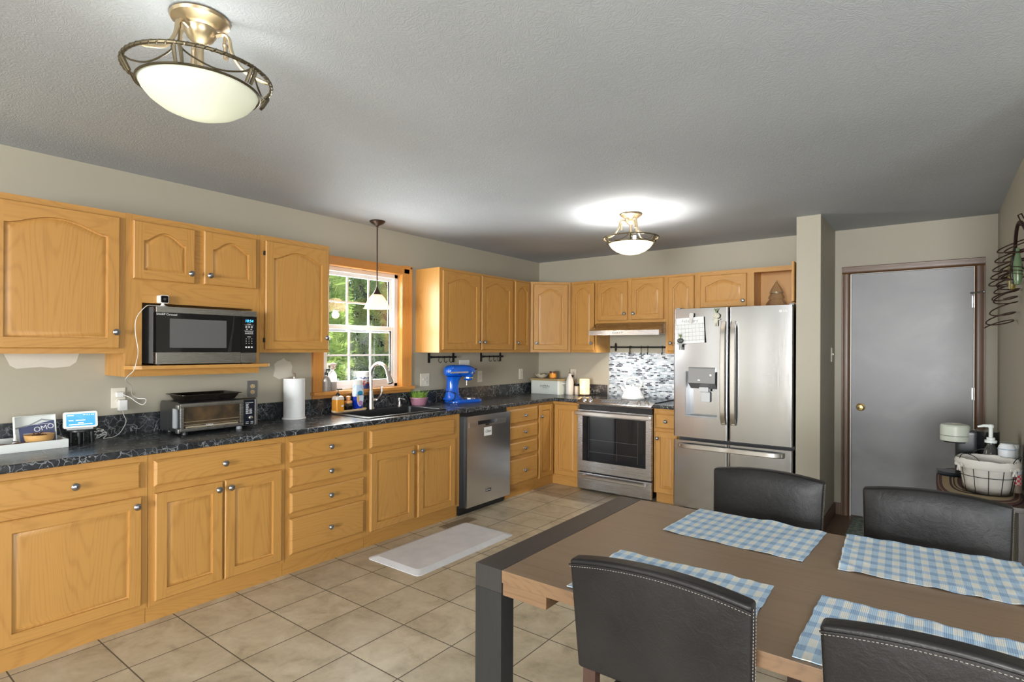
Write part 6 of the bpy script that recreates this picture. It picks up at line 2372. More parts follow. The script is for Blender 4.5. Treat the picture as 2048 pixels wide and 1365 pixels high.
def build_fridge_magnets():
    # calendar sheet under a clip, slightly tilted and curling off the door
    t = thing('calendar_sheet', 'white printed calendar page clipped to the left refrigerator door', 'calendar', (2.125, -0.79, 1.585), world=False)
    bm = NB()
    nx, nz = 12, 8
    w, h = 0.240, 0.222
    g = []
    for j in range(nz + 1):
        row = []
        for i in range(nx + 1):
            u, v = (i / nx - 0.5) * w, (j / nz - 0.5) * h
            k = max(0, 0.5 - j / nz) * (i / nx)
            row.append((u, 0.0 - 0.02 * k - 0.006, v))
        g.append(row)
    R = Matrix.Rotation(-0.055, 4, 'Y')
    F = [[bm.verts.new(R @ Vector(p)) for p in row] for row in g]
    B = [[bm.verts.new(R @ (Vector(p) + Vector((0, 0.0006, 0)))) for p in row] for row in g]
    for j in range(nz):
        for i in range(nx):
            bm.faces.new((F[j][i], F[j][i + 1], F[j + 1][i + 1], F[j + 1][i]))
            bm.faces.new((B[j][i], B[j + 1][i], B[j + 1][i + 1], B[j][i + 1]))
    m, nt, b = nodes('calendar_print')
    x, y, z, v = obj_xyz(nt, False)
    x2 = mth(nt, 'ADD', x, mth(nt, 'MULTIPLY', z, 0.055))
    z2 = mth(nt, 'SUBTRACT', z, mth(nt, 'MULTIPLY', x, 0.055))

    def cell(c, per, wd):
        q = mth(nt, 'FRACT', mth(nt, 'ADD', mth(nt, 'DIVIDE', c, per), 20.5))
        return mth(nt, 'LESS_THAN', q, wd)
    gridm = mth(nt, 'MAXIMUM', cell(x2, 0.031, 0.06), cell(z2, 0.034, 0.06))
    txt = mth(nt, 'MULTIPLY', mth(nt, 'GREATER_THAN', noise_n(nt, comb(nt, x2, mth(nt, 'MULTIPLY', z2, 2.0), 0), 260, 2), 0.53), cell(z2, 0.0085, 0.5))
    inside = mth(nt, 'MULTIPLY', mth(nt, 'LESS_THAN', z2, 0.062), mth(nt, 'GREATER_THAN', z2, -0.095))
    f = mth(nt, 'MULTIPLY', mth(nt, 'MAXIMUM', mth(nt, 'MULTIPLY', txt, 0.75), gridm), inside)
    nt.links.new(mixc(nt, f, (0.78, 0.79, 0.79), (0.30, 0.31, 0.33)), b.inputs['Base Color'])
    b.inputs['Roughness'].default_value = 0.7
    s = part('sheet', bm, m, t)
    text('lettering', 'February', 0.040, R @ Vector((0.0, -0.0066, 0.082)), R @ Vector((1, 0, 0)), R @ Vector((0, 0, 1)), mat('faint_ink', (0.35, 0.35, 0.37), 0.7), s)
    # wooden-peg style clip magnet
    bm = NB()
    T = Matrix.Translation((2.134, -0.797, 1.690)) @ Matrix.Rotation(0.12, 4, 'Y')
    box(bm, -0.018, 0.018, -0.012, 0.003, 0.0, 0.045, T=T, bev=0.006)
    box(bm, -0.014, 0.014, -0.014, -0.002, -0.045, 0.004, T=T, bev=0.005)
    single('magnet_clip', bm, mat('pale_clip', (0.60, 0.59, 0.57), 0.45), 'pale bulldog clip magnet holding the calendar page', 'magnet clip')
    CREAM = mat('cream_resin', (0.62, 0.60, 0.50), 0.5)
    DARKR = mat('dark_resin', (0.06, 0.065, 0.06), 0.45)
    GREEN = mat('air_plant', (0.20, 0.26, 0.10), 0.6, var=0.3, vscale=60)

    def doll(x, z, main, body, lab, sc, y=None):
        y = FYF(x) - 0.002 if y is None else y
        t = thing('planter_magnet', lab, 'magnet', (x, y, z), group='doll shaped planter magnets')
        S = lambda a, b, c: (x + a * sc, y + b * sc, z + c * sc)
        bm = NB()
        sphere(bm, S(0, -0.016, 0), 0.030 * sc, 1.05, 0.52, 0.85, seg=18)
        hd = part('head', bm, main, t)
        bm = NB()
        for s in (-1, 1):
            sphere(bm, S(0.011 * s, -0.0315, 0.004), 0.0026 * sc, seg=8)
        tube(bm, [S(-0.005, -0.032, -0.008), S(0, -0.0325, -0.010), S(0.005, -0.032, -0.008)], 0.0009 * sc, 5)
        part('face_marks', bm, DARKR if main is CREAM else CREAM, hd)
        bm = NB()
        box(bm, x - 0.015 * sc, x + 0.015 * sc, y - 0.022 * sc, y - 0.002, z - 0.060 * sc, z - 0.024 * sc, bev=0.005 * sc)
        for s in (-1, 1):
            tube(bm, [S(0.014 * s, -0.012, -0.032), S(0.034 * s, -0.012, -0.028)], [0.005 * sc, 0.004 * sc], 8)
            tube(bm, [S(0.008 * s, -0.011, -0.058), S(0.009 * s, -0.011, -0.086)], [0.007 * sc, 0.006 * sc], 8)
        part('body', bm, body, t)
        bm = NB()
        rnd = random.Random(int(x * 1000))
        for i in range(16):
            a = rnd.random() * 6.28
            e = Vector((math.cos(a) * 0.022, -abs(math.sin(a)) * 0.012 - 0.004, 0.045 + rnd.random() * 0.022)) * sc
            b0 = Vector(S(0, -0.014, 0.022))
            tube(bm, [b0, b0 + e * 0.5 + Vector((0, 0, 0.004)), b0 + e - Vector((0, 0, 0.02 * sc))], [0.0022, 0.0018, 0.0006], 5)
        p = part('plant_tuft', bm, GREEN, t)
        p['kind'] = 'stuff'
    doll(2.345, 1.704, CREAM, CREAM, 'cream doll planter magnet with a green tuft on the left refrigerator door, by the handle', 1.0)
    doll(2.042, 1.497, DARKR, mat('grey_resin', (0.32, 0.33, 0.31), 0.5), 'dark doll planter magnet with a grass tuft over the calendar corner', 0.92, FYF(2.042) - 0.016)
    # glass tree jar in the open cabinet
    c = (2.684, -0.20, 1.8065)
    t = thing('glass_tree_jar', 'clear glass tree shaped jar in the open cabinet over the refrigerator', 'glass jar', c)
    bm = NB()
    lathe(bm, [(0.0001, 0), (0.072, 0), (0.088, 0.012), (0.082, 0.03), (0.060, 0.062), (0.058, 0.066), (0.070, 0.072), (0.064, 0.088), (0.052, 0.112), (0.051, 0.118)], c, 30, caps=False)
    part('jar', bm, CLEAR, t)
    bm = NB()
    lathe(bm, [(0.054, 0.1185), (0.058, 0.126), (0.050, 0.146), (0.032, 0.178), (0.016, 0.200), (0.010, 0.212), (0.006, 0.222), (0.0001, 0.224)], c, 30, caps=False)
    part('lid', bm, CLEAR, t)
    bm = NB()
    sphere(bm, (c[0], c[1], c[2] + 0.222), 0.009, seg=12)
    tube(bm, [(c[0] + 0.0575 * math.cos(k * PI / 16), c[1] + 0.0575 * math.sin(k * PI / 16), c[2] + 0.121) for k in range(32)], 0.003, 6, closed=True)
    part('gilt_trim', bm, mat('pale_gilt', (0.75, 0.68, 0.48), 0.2, 0.7), t)


build_near_counter()
build_toaster()
build_sink_things()
build_mixer()
build_corner_things()
build_hook_rails()
build_fridge_magnets()
# ------------------------------------------------------------------ dining table and chairs
TY0, TY1, TX0, TX1, TZ = -4.245, -3.255, 2.68, 4.46, 0.76


def build_table():
    t = thing('dining_table', 'dark walnut dining table with black end frames', 'table', ((TX0 + TX1) / 2, (TY0 + TY1) / 2, 0))
    bm = NB()
    box(bm, TX0 + 0.1025, TX1 - 0.1025, TY0, TY1, 0.7225, TZ, 0, 0.0015)
    bm.faces.ensure_lookup_table()
    for f in bm.faces:
        f.normal_update()
        if abs(f.normal.z) < 0.5:
            f.material_index = 1
    part('tabletop', bm, [TABLEWOOD, TABLEEDGE], t)
    for x0 in (TX0, TX1 - 0.101):
        bm = NB()
        box(bm, x0, x0 + 0.101, TY0, TY1, 0.690, TZ, 0, 0.0015)
        part('end_rail', bm, BLACKWOODY, t)
        for y in (TY0, TY1 - 0.062):
            bm = NB()
            box(bm, x0, x0 + 0.101, y, y + 0.062, 0.0, 0.6898, 0, 0.0015)
            part('leg', bm, BLACKWOOD, t)
    for x0 in (TX0 + 0.103, TX1 - 0.26):
        bm = NB()
        box(bm, x0, x0 + 0.155, TY0 + 0.006, TY1 - 0.006, 0.684, 0.7222)
        part('under_slat', bm, TABLEEDGE, t)
    bm = NB()
    box(bm, 3.10, 4.04, TY0 + 0.16, TY1 - 0.16, 0.655, 0.7222)
    part('apron', bm, BLACKWOOD, t)


def make_chair(x, y, rz, label):
    t = thing('dining_chair', label, 'chair', (x, y, 0), rz=rz, group='dark leather dining chairs around the table', world=False)
    LEGW = mat('chair_leg_wood', (0.055, 0.028, 0.02), 0.4) if 'chair_leg_wood' not in bpy.data.materials else bpy.data.materials['chair_leg_wood']
    bm = NB()
    box(bm, -0.212, 0.212, -0.185, 0.215, 0.415, 0.475, bev=0.012)
    for f in list(bm.faces):
        pass
    part('seat', bm, LEATHER, t)
    nu, nv = 20, 14

    def panel(u, v, side):
        # u, v in 0..1; side 0 = back face, 1 = front face
        w = 0.208 + (0.217 - 0.208) * v
        xx = (2 * u - 1) * w
        zt = 0.893 + 0.021 * (1 - (2 * u - 1) ** 2)
        zz = 0.612 + (zt - 0.612) * v
        yb = -0.212 - 0.030 * v
        if side == 0:
            yy = yb - 0.004 * (1 - (2 * u - 1) ** 4) * (1 - (2 * v - 1) ** 4)
        else:
            pad = max(0.0, (1 - abs(2 * u - 1) ** 5) * (1 - abs(2 * v - 1) ** 5))
            yy = yb + 0.044 + 0.014 * pad
        return Vector((xx, yy, zz))
    bm = NB()
    A = [[bm.verts.new(panel(i / nu, j / nv, 0)) for i in range(nu + 1)] for j in range(nv + 1)]
    B = [[bm.verts.new(panel(i / nu, j / nv, 1)) for i in range(nu + 1)] for j in range(nv + 1)]
    for G in (A, B):
        for j in range(nv):
            for i in range(nu):
                bm.faces.new((G[j][i], G[j][i + 1], G[j + 1][i + 1], G[j + 1][i]))

    def rim(seq):
        for (a, b), (c, d) in zip(seq, seq[1:]):
            m1, m2 = (a.co + b.co) / 2, (c.co + d.co) / 2
            bm.faces.new((a, c, d, b))
    rim([(A[0][i], B[0][i]) for i in range(nu + 1)])
    rim([(A[nv][i], B[nv][i]) for i in range(nu + 1)])
    rim([(A[j][0], B[j][0]) for j in range(nv + 1)])
    rim([(A[j][nu], B[j][nu]) for j in range(nv + 1)])
    bmesh.ops.recalc_face_normals(bm, faces=bm.faces)
    es = [e for e in bm.edges if len(e.link_faces) == 2 and e.calc_face_angle(0) > 0.9]
    bmesh.ops.bevel(bm, geom=es, offset=0.008, segments=3, affect='EDGES', profile=0.5)
    back = part('backrest', bm, LEATHER, t, sharp=60)
    # stitched seams: piping along the upper back edge, thread dashes beside it and down the sides
    bm = NB()
    top = [panel(i / 24, 1.0, 0) + Vector((0, -0.0005, -0.013)) for i in range(25)]
    tube(bm, top, 0.0022, 6)
    part('piping', bm, LEATHER, back)
    bm = NB()

    def dashes(fn, n):
        for k in range(n):
            tube(bm, [fn((k + 0.2) / n), fn((k + 0.75) / n)], 0.0007, 4)
    dashes(lambda s: panel(s, 1.0, 0) + Vector((0, -0.0008, -0.0185)), 62)
    for u in (0, 1):
        sx = -1 if u == 0 else 1
        dashes(lambda s: panel(u, 0.06 + 0.92 * s, 0) + Vector((0.0006 * sx, 0.012, -0.002)), 34)
        dashes(lambda s: panel(u, 0.06 + 0.92 * s, 0) + Vector((0.0006 * sx, 0.034, -0.002)), 34)
    part('stitching', bm, STITCH, back)
    for s in (-1, 1):
        bm = NB()
        prism(bm, [(-0.212, 0.0), (-0.178, 0.0), (-0.178, 0.40), (-0.182, 0.66), (-0.206, 0.66), (-0.212, 0.40)], 'x', s * 0.178 - 0.017, s * 0.178 + 0.017)
        part('leg', bm, LEGW, t)
        bm = NB()
        box(bm, s * 0.185 - 0.019, s * 0.185 + 0.019, 0.160, 0.198, 0.0, 0.4148, bev=0.002)
        part('leg', bm, LEGW, t)
    return t


def placemat(x, y, rz, w, h, seed, label, curl=0.004):
    rnd = random.Random(seed)
    nx, ny = 60, 44
    bm = NB()

    def P(i, j, up):
        u, v = i / nx - 0.5, j / ny - 0.5
        ex = 0.0025 * noise.noise(Vector((seed, v * 16, 0.3))) + 0.003 * noise.noise(Vector((seed, v * 3, 9)))
        ey = 0.0035 * noise.noise(Vector((u * 18, seed, 1.7))) + 0.004 * noise.noise(Vector((u * 4, seed, 4)))
        e = max(abs(u), abs(v)) * 2
        z = 0.0012 + 0.0045 * max(0, noise.noise(Vector((u * 5, v * 2.0, seed)))) + curl * 1.4 * max(0, noise.noise(Vector((u * 9, v * 9, seed + 5)))) * e ** 3
        return Vector((u * w + ex * (1 if u > 0 else -1) * abs(u) * 2, v * h + ey * (1 if v > 0 else -1) * abs(v) * 2, z + (0.0022 if up else 0)))
    A = [[bm.verts.new(P(i, j, True)) for i in range(nx + 1)] for j in range(ny + 1)]
    B = [[bm.verts.new(P(i, j, False)) for i in range(nx + 1)] for j in range(ny + 1)]
    for j in range(ny):
        for i in range(nx):
            bm.faces.new((A[j][i], A[j][i + 1], A[j + 1][i + 1], A[j + 1][i]))
            bm.faces.new((B[j][i], B[j + 1][i], B[j + 1][i + 1], B[j][i + 1]))
    for i in range(nx):
        bm.faces.new((A[0][i], B[0][i], B[0][i + 1], A[0][i + 1]))
        bm.faces.new((A[ny][i], A[ny][i + 1], B[ny][i + 1], B[ny][i]))
    for j in range(ny):
        bm.faces.new((A[j][0], A[j + 1][0], B[j + 1][0], B[j][0]))
        bm.faces.new((A[j][nx], B[j][nx], B[j + 1][nx], A[j + 1][nx]))
    single('placemat', bm, GINGHAM, label, 'placemat', 'blue gingham placemats', loc=(x, y, TZ), rz=rz, sharp=80)


def build_dining():
    build_table()
    make_chair(3.293, -4.103, 0.01, 'dark leather dining chair at the near side of the table, its whole back showing')
    make_chair(3.855, -4.10, -0.015, 'dark leather dining chair in the near right corner of the photo, cut by the frame')
    make_chair(3.240, -3.235, PI - 0.01, 'dark leather dining chair across the table in front of the refrigerator')
    make_chair(3.808, -3.235, PI + 0.01, 'dark leather dining chair across the table in front of the grey door')
    placemat(3.226, -4.050, 0.02, 0.462, 0.345, 1.3, 'blue gingham placemat behind the nearest chair back, nearest the black table end')
    placemat(3.793, -4.045, -0.005, 0.452, 0.372, 2.7, 'blue gingham placemat in front of the chair in the near right corner')
    placemat(3.260, -3.432, -0.045, 0.462, 0.358, 3.9, 'blue gingham placemat in front of the chair by the refrigerator')
    placemat(3.800, -3.422, 0.045, 0.462, 0.382, 5.2, 'blue gingham placemat in front of the chair by the grey door', 0.007)


# ------------------------------------------------------------------ floor things
def build_floor_things():
    bm = NB()
    x0, x1, y0, y1 = 0.757, 1.258, -3.142, -2.150

    def R(i, z):
        return [bm.verts.new((a, b, z)) for a, b in rrect(x0 + i, x1 - i, y0 + i, y1 - i, 0.035, 6)]
    L = [R(0, 0.0003), R(0, 0.004), R(0.045, 0.018), R(0.05, 0.019)]
    bm.faces.new(L[0][::-1])
    for a, b in zip(L, L[1:]):
        for i in range(len(a)):
            bm.faces.new((a[i], a[(i + 1) % len(a)], b[(i + 1) % len(b)], b[i]))
    bm.faces.new(L[-1])
    single('kitchen_mat', bm, mat('light_grey_mat', (0.72, 0.735, 0.77), 0.6, bump=0.15, bscale=150, var=0.06, vscale=9), 'light grey cushioned mat on the floor before the sink cabinet', 'floor mat', sharp=12)
    t = thing('floor_vent', 'tan slotted floor vent beside the grey mat', 'floor vent', (0.727, -2.20, 0))
    VM = mat('tan_vent_metal', (0.26, 0.20, 0.13), 0.5, 0.2)
    bm = NB()
    for a in ((0.672, 0.690, -2.372, -2.032), (0.762, 0.780, -2.372, -2.032), (0.690, 0.762, -2.372, -2.350), (0.690, 0.762, -2.054, -2.032)):
        box(bm, a[0], a[1], a[2], a[3], 0.0003, 0.005)
    part('frame', bm, VM, t)
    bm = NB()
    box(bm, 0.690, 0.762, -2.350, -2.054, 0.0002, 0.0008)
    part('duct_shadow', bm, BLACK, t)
    bm = NB()
    for k in range(24):
        y = -2.346 + k * 0.0123
        box(bm, 0.690, 0.762, y, y + 0.0045, 0.001, 0.0042)
    box(bm, 0.723, 0.729, -2.350, -2.054, 0.001, 0.0045)
    part('grille', bm, VM, t)
    bm = NB()
    box(bm, 3.262, 3.94, -1.16, -0.045, 0.0043, 0.012, bev=0.002)
    m, nt, b = nodes('green_grey_rug')
    x, y, z, v = obj_xyz(nt, False)
    vo = nt.nodes.new('ShaderNodeTexVoronoi')
    vo.inputs['Scale'].default_value = 34
    nt.links.new(v, vo.inputs['Vector'])
    n = noise_n(nt, v, 60, 4)
    f = mth(nt, 'ADD', mth(nt, 'MULTIPLY', vo.outputs['Distance'], 0.7), mth(nt, 'MULTIPLY', n, 0.6))
    nt.links.new(ramp(nt, f, [(0.35, (0.11, 0.17, 0.15)), (0.6, (0.22, 0.29, 0.25)), (0.85, (0.42, 0.45, 0.38))]), b.inputs['Base Color'])
    b.inputs['Roughness'].default_value = 0.95
    bump_n(nt, b, f, 0.6, 0.006)
    single('door_rug', bm, m, 'green grey patterned rug on the wood floor at the grey door', 'rug')


# ------------------------------------------------------------------ console with the coffee things
def build_console():
    CW = wood('espresso_console', (0.045, 0.026, 0.018), (0.022, 0.013, 0.01), 'y', rough=0.35)
    x0, x1, y0, y1, zt = 3.815, 4.164, -2.105, -1.235, 0.70
    t = thing('console_table', 'dark console table against the right wall holding the coffee things', 'console table', ((x0 + x1) / 2, (y0 + y1) / 2, 0))
    bm = NB()
    box(bm, x0, x1, y0, y1, zt - 0.025, zt, bev=0.002)
    part('top', bm, CW, t)
    for x in (x0 + 0.008, x1 - 0.048):
        for y in (y0 + 0.008, y1 - 0.048):
            bm = NB()
            box(bm, x, x + 0.04, y, y + 0.04, 0.0042, zt - 0.0255)
            part('leg', bm, CW, t)
    bm = NB()
    box(bm, x0 + 0.012, x1 - 0.012, y0 + 0.05, y1 - 0.05, 0.20, 0.22)
    part('shelf', bm, CW, t)
    bm = NB()
    box(bm, x0 + 0.016, x0 + 0.03, y0 + 0.05, y1 - 0.05, zt - 0.11, zt - 0.0255)
    part('apron', bm, CW, t)
    # braided oval mat
    cx, cy, a, b_ = 3.985, -1.655, 0.172, 0.448
    bm = NB()
    pts = []
    for k in range(64):
        an = 2 * PI * k / 64
        ex = 0.62
        pts.append((cx + a * math.copysign(abs(math.cos(an)) ** ex, math.cos(an)), cy + b_ * math.copysign(abs(math.sin(an)) ** ex, math.sin(an))))
    prism(bm, pts, 'z', zt + 0.0003, zt + 0.007)
    bmesh.ops.translate(bm, verts=bm.verts, vec=(-cx, -cy, -zt))
    m, nt, b = nodes('braided_stripes')
    x, y, z, v = obj_xyz(nt, False)
    ux = mth(nt, 'ABSOLUTE', mth(nt, 'DIVIDE', x, a))
    uy = mth(nt, 'ABSOLUTE', mth(nt, 'DIVIDE', y, b_))
    r = mth(nt, 'POWER', mth(nt, 'ADD', mth(nt, 'POWER', ux, 3.2), mth(nt, 'POWER', uy, 3.2)), 1 / 3.2)
    CRE, BUR, TAN, DRK = (0.42, 0.33, 0.19), (0.085, 0.030, 0.035), (0.27, 0.19, 0.11), (0.05, 0.025, 0.025)
    col = ramp(nt, r, [(0.0, CRE), (0.10, BUR), (0.17, CRE), (0.30, TAN), (0.36, BUR), (0.46, CRE), (0.52, DRK), (0.56, CRE), (0.60, DRK), (0.66, CRE), (0.80, CRE), (0.84, BUR), (0.92, TAN), (0.95, BUR)], True)
    wv = mth(nt, 'SINE', mth(nt, 'MULTIPLY', mth(nt, 'ADD', mth(nt, 'MULTIPLY', x, 1.0), y), 420))
    nt.links.new(mixc(nt, mth(nt, 'MULTIPLY_ADD', wv, 0.10, 0.12), col, (0.2, 0.14, 0.09)), b.inputs['Base Color'])
    b.inputs['Roughness'].default_value = 0.95
    bump_n(nt, b, wv, 0.4, 0.002)
    single('braided_mat', bm, m, 'striped burgundy and cream braided oval mat on the console', 'mat', loc=(cx, cy, zt))
    zm = zt + 0.0075
    # pod coffee machine
    SAGE = mat('pale_sage_plastic', (0.52, 0.56, 0.49), 0.35)
    t = thing('coffee_machine', 'black pod coffee machine with a pale round head on the console', 'coffee machine', (3.95, -1.46, zm), world=True)
    hx, hy = 3.898, -1.50
    bm = NB()
    lathe(bm, [(0.0001, 0), (0.066, 0), (0.068, 0.010), (0.062, 0.022), (0.0001, 0.022)], (hx - 0.012, hy + 0.03, zm), 30, caps=False)
    part('drip_base', bm, mat('blue_black_plastic', (0.012, 0.018, 0.028), 0.3), t)
    bm = NB()
    box(bm, hx + 0.002, hx + 0.10, hy - 0.03, hy + 0.09, zm, zm + 0.265, bev=0.02)
    part('column', bm, mat('black_satin', (0.012, 0.014, 0.017), 0.3), t)
    bm = NB()
    lathe(bm, [(0.0001, 0), (0.062, 0), (0.064, 0.006), (0.064, 0.262), (0.0001, 0.262)], (hx + 0.135, hy + 0.075, zm), 30, caps=False)
    part('water_tank', bm, mat('smoky_tank', (0.016, 0.017, 0.018), 0.15), t)
    bm = NB()
    lathe(bm, [(0.0001, 0.195), (0.055, 0.195), (0.060, 0.202), (0.0001, 0.2025)], (hx, hy, zm), 32, caps=False)
    part('spout_plate', bm, BLACK, t)
    bm = NB()
    lathe(bm, [(0.0001, 0.2027), (0.066, 0.2027), (0.068, 0.208), (0.068, 0.232)], (hx, hy, zm), 36)
    part('lower_head', bm, SAGE, t)
    bm = NB()
    lathe(bm, [(0.0675, 0.2322), (0.0675, 0.2345)], (hx, hy, zm), 36)
    part('head_seam', bm, BLACK, t)
    bm = NB()
    lathe(bm, [(0.068, 0.2347), (0.068, 0.286), (0.062, 0.294), (0.045, 0.298), (0.0001, 0.300)], (hx, hy, zm), 36)
    part('upper_head', bm, SAGE, t)
    bm = NB()
    prism(bm, [(hx - 0.02 + 0.030 * math.cos(k * PI / 12) + 0.02, hy + 0.014 * math.sin(k * PI / 12)) for k in range(24)], 'z', zm + 0.3002, zm + 0.303)
    part('lock_lever', bm, mat('tan_grey', (0.36, 0.32, 0.28), 0.4), t)
    # wire basket with a cloth liner
    c = (4.018, -1.862, zm)
    t = thing('wire_basket', 'black wire basket with a white tied cloth liner on the console', 'basket', c)
    bm = NB()
    R = lambda z: 0.092 + 0.026 * min(1, z / 0.16)
    for z in (0.004, 0.088):
        tube(bm, [(c[0] + (R(z) + 0.003) * math.cos(k * PI / 20), c[1] + (R(z) + 0.003) * math.sin(k * PI / 20), c[2] + z) for k in range(40)], 0.0016, 5, closed=True)
    for k in range(12):
        a = 2 * PI * k / 12
        tube(bm, [(c[0] + (R(z) + 0.003) * math.cos(a), c[1] + (R(z) + 0.003) * math.sin(a), c[2] + z) for z in (0.004, 0.06, 0.12, 0.172)], 0.0016, 5)
    part('wire_frame', bm, BLACKM, t)
    for a in (-0.35, -2.25, 1.6):
        bm = NB()
        pts = []
        for k in range(11):
            w = PI * k / 10
            an = a + 0.40 * math.cos(w)
            rr = 0.123 + 0.006 * math.sin(w)
            pts.append((c[0] + rr * math.cos(an), c[1] + rr * math.sin(an), c[2] + 0.160 + 0.040 * math.sin(w)))
        tube(bm, pts, 0.0020, 5, closed=True)
        part('wire_handle', bm, BLACKM, t)
    bm = NB()
    rows = []
    rnd = random.Random(4)
    stops = [(0.086, 0.003), (R(0.05) - 0.003, 0.05), (R(0.10) - 0.003, 0.10), (R(0.148) - 0.003, 0.150), (R(0.15) + 0.008, 0.158), (R(0.14) + 0.0075, 0.150), (R(0.13) + 0.0085, 0.128), (R(0.13) + 0.012, 0.130), (R(0.15) + 0.014, 0.156), (R(0.16) + 0.006, 0.172), (R(0.16) - 0.008, 0.168), (R(0.10) - 0.010, 0.10), (0.08, 0.02)]
    n = 60
    for r, z in stops:
        row = []
        for k in range(n):
            a = 2 * PI * k / n
            wob = 0.003 * noise.noise(Vector((math.cos(a) * 3, math.sin(a) * 3, z * 20)))
            row.append(bm.verts.new((c[0] + (r + wob) * math.cos(a), c[1] + (r + wob) * math.sin(a), c[2] + z + (0.008 * noise.noise(Vector((math.cos(a) * 2.5, math.sin(a) * 2.5, 3))) if z > 0.14 else 0))))
        rows.append(row)
    for p, q in zip(rows, rows[1:]):
        for k in range(n):
            bm.faces.new((p[k], p[(k + 1) % n], q[(k + 1) % n], q[k]))
    bm.faces.new(rows[0][::-1])
    bm.faces.new(rows[-1])
    ln = part('cloth_liner', bm, mat('cotton_liner', (0.66, 0.64, 0.60), 0.95, bump=0.2, bscale=90), t, sharp=80)
    for a in (-0.75, -2.6):
        bm = NB()
        p0 = Vector((c[0] + 0.132 * math.cos(a), c[1] + 0.132 * math.sin(a), c[2] + 0.138))
        tv = Vector((-math.sin(a), math.cos(a), 0))
        for s in (-1, 1):
            tube(bm, spline([p0, p0 + tv * 0.018 * s + Vector((0, 0, 0.008)), p0 + tv * 0.024 * s + Vector((0, 0, -0.002)), p0], 4), 0.0045, 6)
            tube(bm, [p0, p0 + tv * 0.010 * s + Vector((0, 0, -0.030))], [0.006, 0.004], 6)
        sphere(bm, p0, 0.007, seg=8)
        part('tied_bow', bm, mat('cotton_bow', (0.70, 0.68, 0.64), 0.9), ln)
    # pump syrup bottle
    c = (4.046, -1.625, zm)
    t = thing('syrup_bottle', 'clear syrup bottle with a tall white pump on the console', 'bottle', c)
    bm = NB()
    lathe(bm, [(0.0001, 0), (0.034, 0), (0.036, 0.005), (0.036, 0.150), (0.026, 0.190), (0.017, 0.208), (0.017, 0.222)], c, 24, caps=False)
    part('bottle', bm, mat('syrup_bottle_plastic', (0.20, 0.20, 0.19), 0.12, trans=0.75), t)
    bm = NB()
    lathe(bm, [(0.026, 0.2225), (0.026, 0.236), (0.018, 0.237), (0.018, 0.250), (0.009, 0.251), (0.009, 0.300)], c, 18)
    lathe(bm, [(0.0105, 0.300), (0.013, 0.304), (0.013, 0.316), (0.008, 0.320), (0.0001, 0.321)], c, 14)
    tube(bm, [(c[0] + 0.006, c[1], c[2] + 0.312), (c[0] - 0.030, c[1] - 0.004, c[2] + 0.311), (c[0] - 0.055, c[1] - 0.006, c[2] + 0.304)], [0.008, 0.0075, 0.005], 10)
    part('pump', bm, mat('pump_white', (0.70, 0.74, 0.72), 0.4), t)
    c = (4.104, -1.705, zm)
    t = thing('paper_cups', 'wrapped stack of white paper cups upside down on the console', 'cups', c)
    bm = NB()
    lathe(bm, [(0.0001, 0), (0.036, 0), (0.037, 0.006), (0.034, 0.100), (0.0365, 0.104), (0.035, 0.132), (0.0345, 0.200), (0.0365, 0.204), (0.033, 0.220), (0.024, 0.234), (0.0001, 0.236)], c, 22, caps=False)
    part('cup_stack', bm, mat('paper_white', (0.74, 0.77, 0.80), 0.45), t)
    bm = NB()
    lathe(bm, [(0.0372, 0.205), (0.0372, 0.209)], c, 22)
    part('blue_band', bm, mat('band_blue', (0.25, 0.36, 0.5), 0.4), t)
    c = (4.122, -1.60, zm)
    t = thing('grey_canister', 'pale grey rectangular canister against the right wall on the console', 'canister', c)
    bm = NB()
    prism(bm, rrect(c[0] - 0.034, c[0] + 0.034, c[1] - 0.055, c[1] + 0.055, 0.012, 4), 'z', zm, zm + 0.205)
    part('body', bm, mat('grey_green_tin', (0.34, 0.38, 0.36), 0.4), t)
    bm = NB()
    prism(bm, rrect(c[0] - 0.036, c[0] + 0.036, c[1] - 0.057, c[1] + 0.057, 0.013, 4), 'z', zm + 0.2052, zm + 0.225)
    part('lid', bm, mat('grey_lid', (0.42, 0.45, 0.44), 0.35), t)
    c = (4.136, -1.775, zm)
    t = thing('sprinkle_shaker', 'clear shaker with red and white checked wrap beside the wire basket', 'shaker', c)
    bm = NB()
    lathe(bm, [(0.0001, 0), (0.020, 0), (0.021, 0.004), (0.021, 0.088), (0.018, 0.094)], c, 20, caps=False)
    m, nt, b = nodes('red_check_wrap')
    x, y, z, v = obj_xyz(nt, False)
    ck = nt.nodes.new('ShaderNodeTexChecker')
    ck.inputs['Scale'].default_value = 90
    ck.inputs['Color1'].default_value = (0.62, 0.05, 0.05, 1)
    ck.inputs['Color2'].default_value = (0.70, 0.55, 0.52, 1)
    nt.links.new(v, ck.inputs['Vector'])
    up = mth(nt, 'GREATER_THAN', z, 0.04)
    nt.links.new(mixc(nt, up, (0.25, 0.19, 0.14), ck.outputs['Color']), b.inputs['Base Color'])
    part('wrapped_body', bm, m, t)
    bm = NB()
    lathe(bm, [(0.019, 0.0942), (0.020, 0.098), (0.023, 0.118), (0.020, 0.122), (0.0001, 0.122)], c, 20, caps=False)
    part('cap', bm, mat('frosted_cap', (0.62, 0.66, 0.70), 0.3), t)
    # blue lidded tub at the console end
    c = (4.020, -2.19, 0.0)
    t = thing('blue_lidded_tub', 'tall tub with a rounded blue lid standing at the near end of the console', 'tub', c)
    bm = NB()
    lathe(bm, [(0.0001, 0), (0.058, 0), (0.060, 0.006), (0.060, 0.655), (0.0001, 0.655)], c, 28, caps=False)
    part('body', bm, mat('tub_dark', (0.03, 0.035, 0.05), 0.4), t)
    bm = NB()
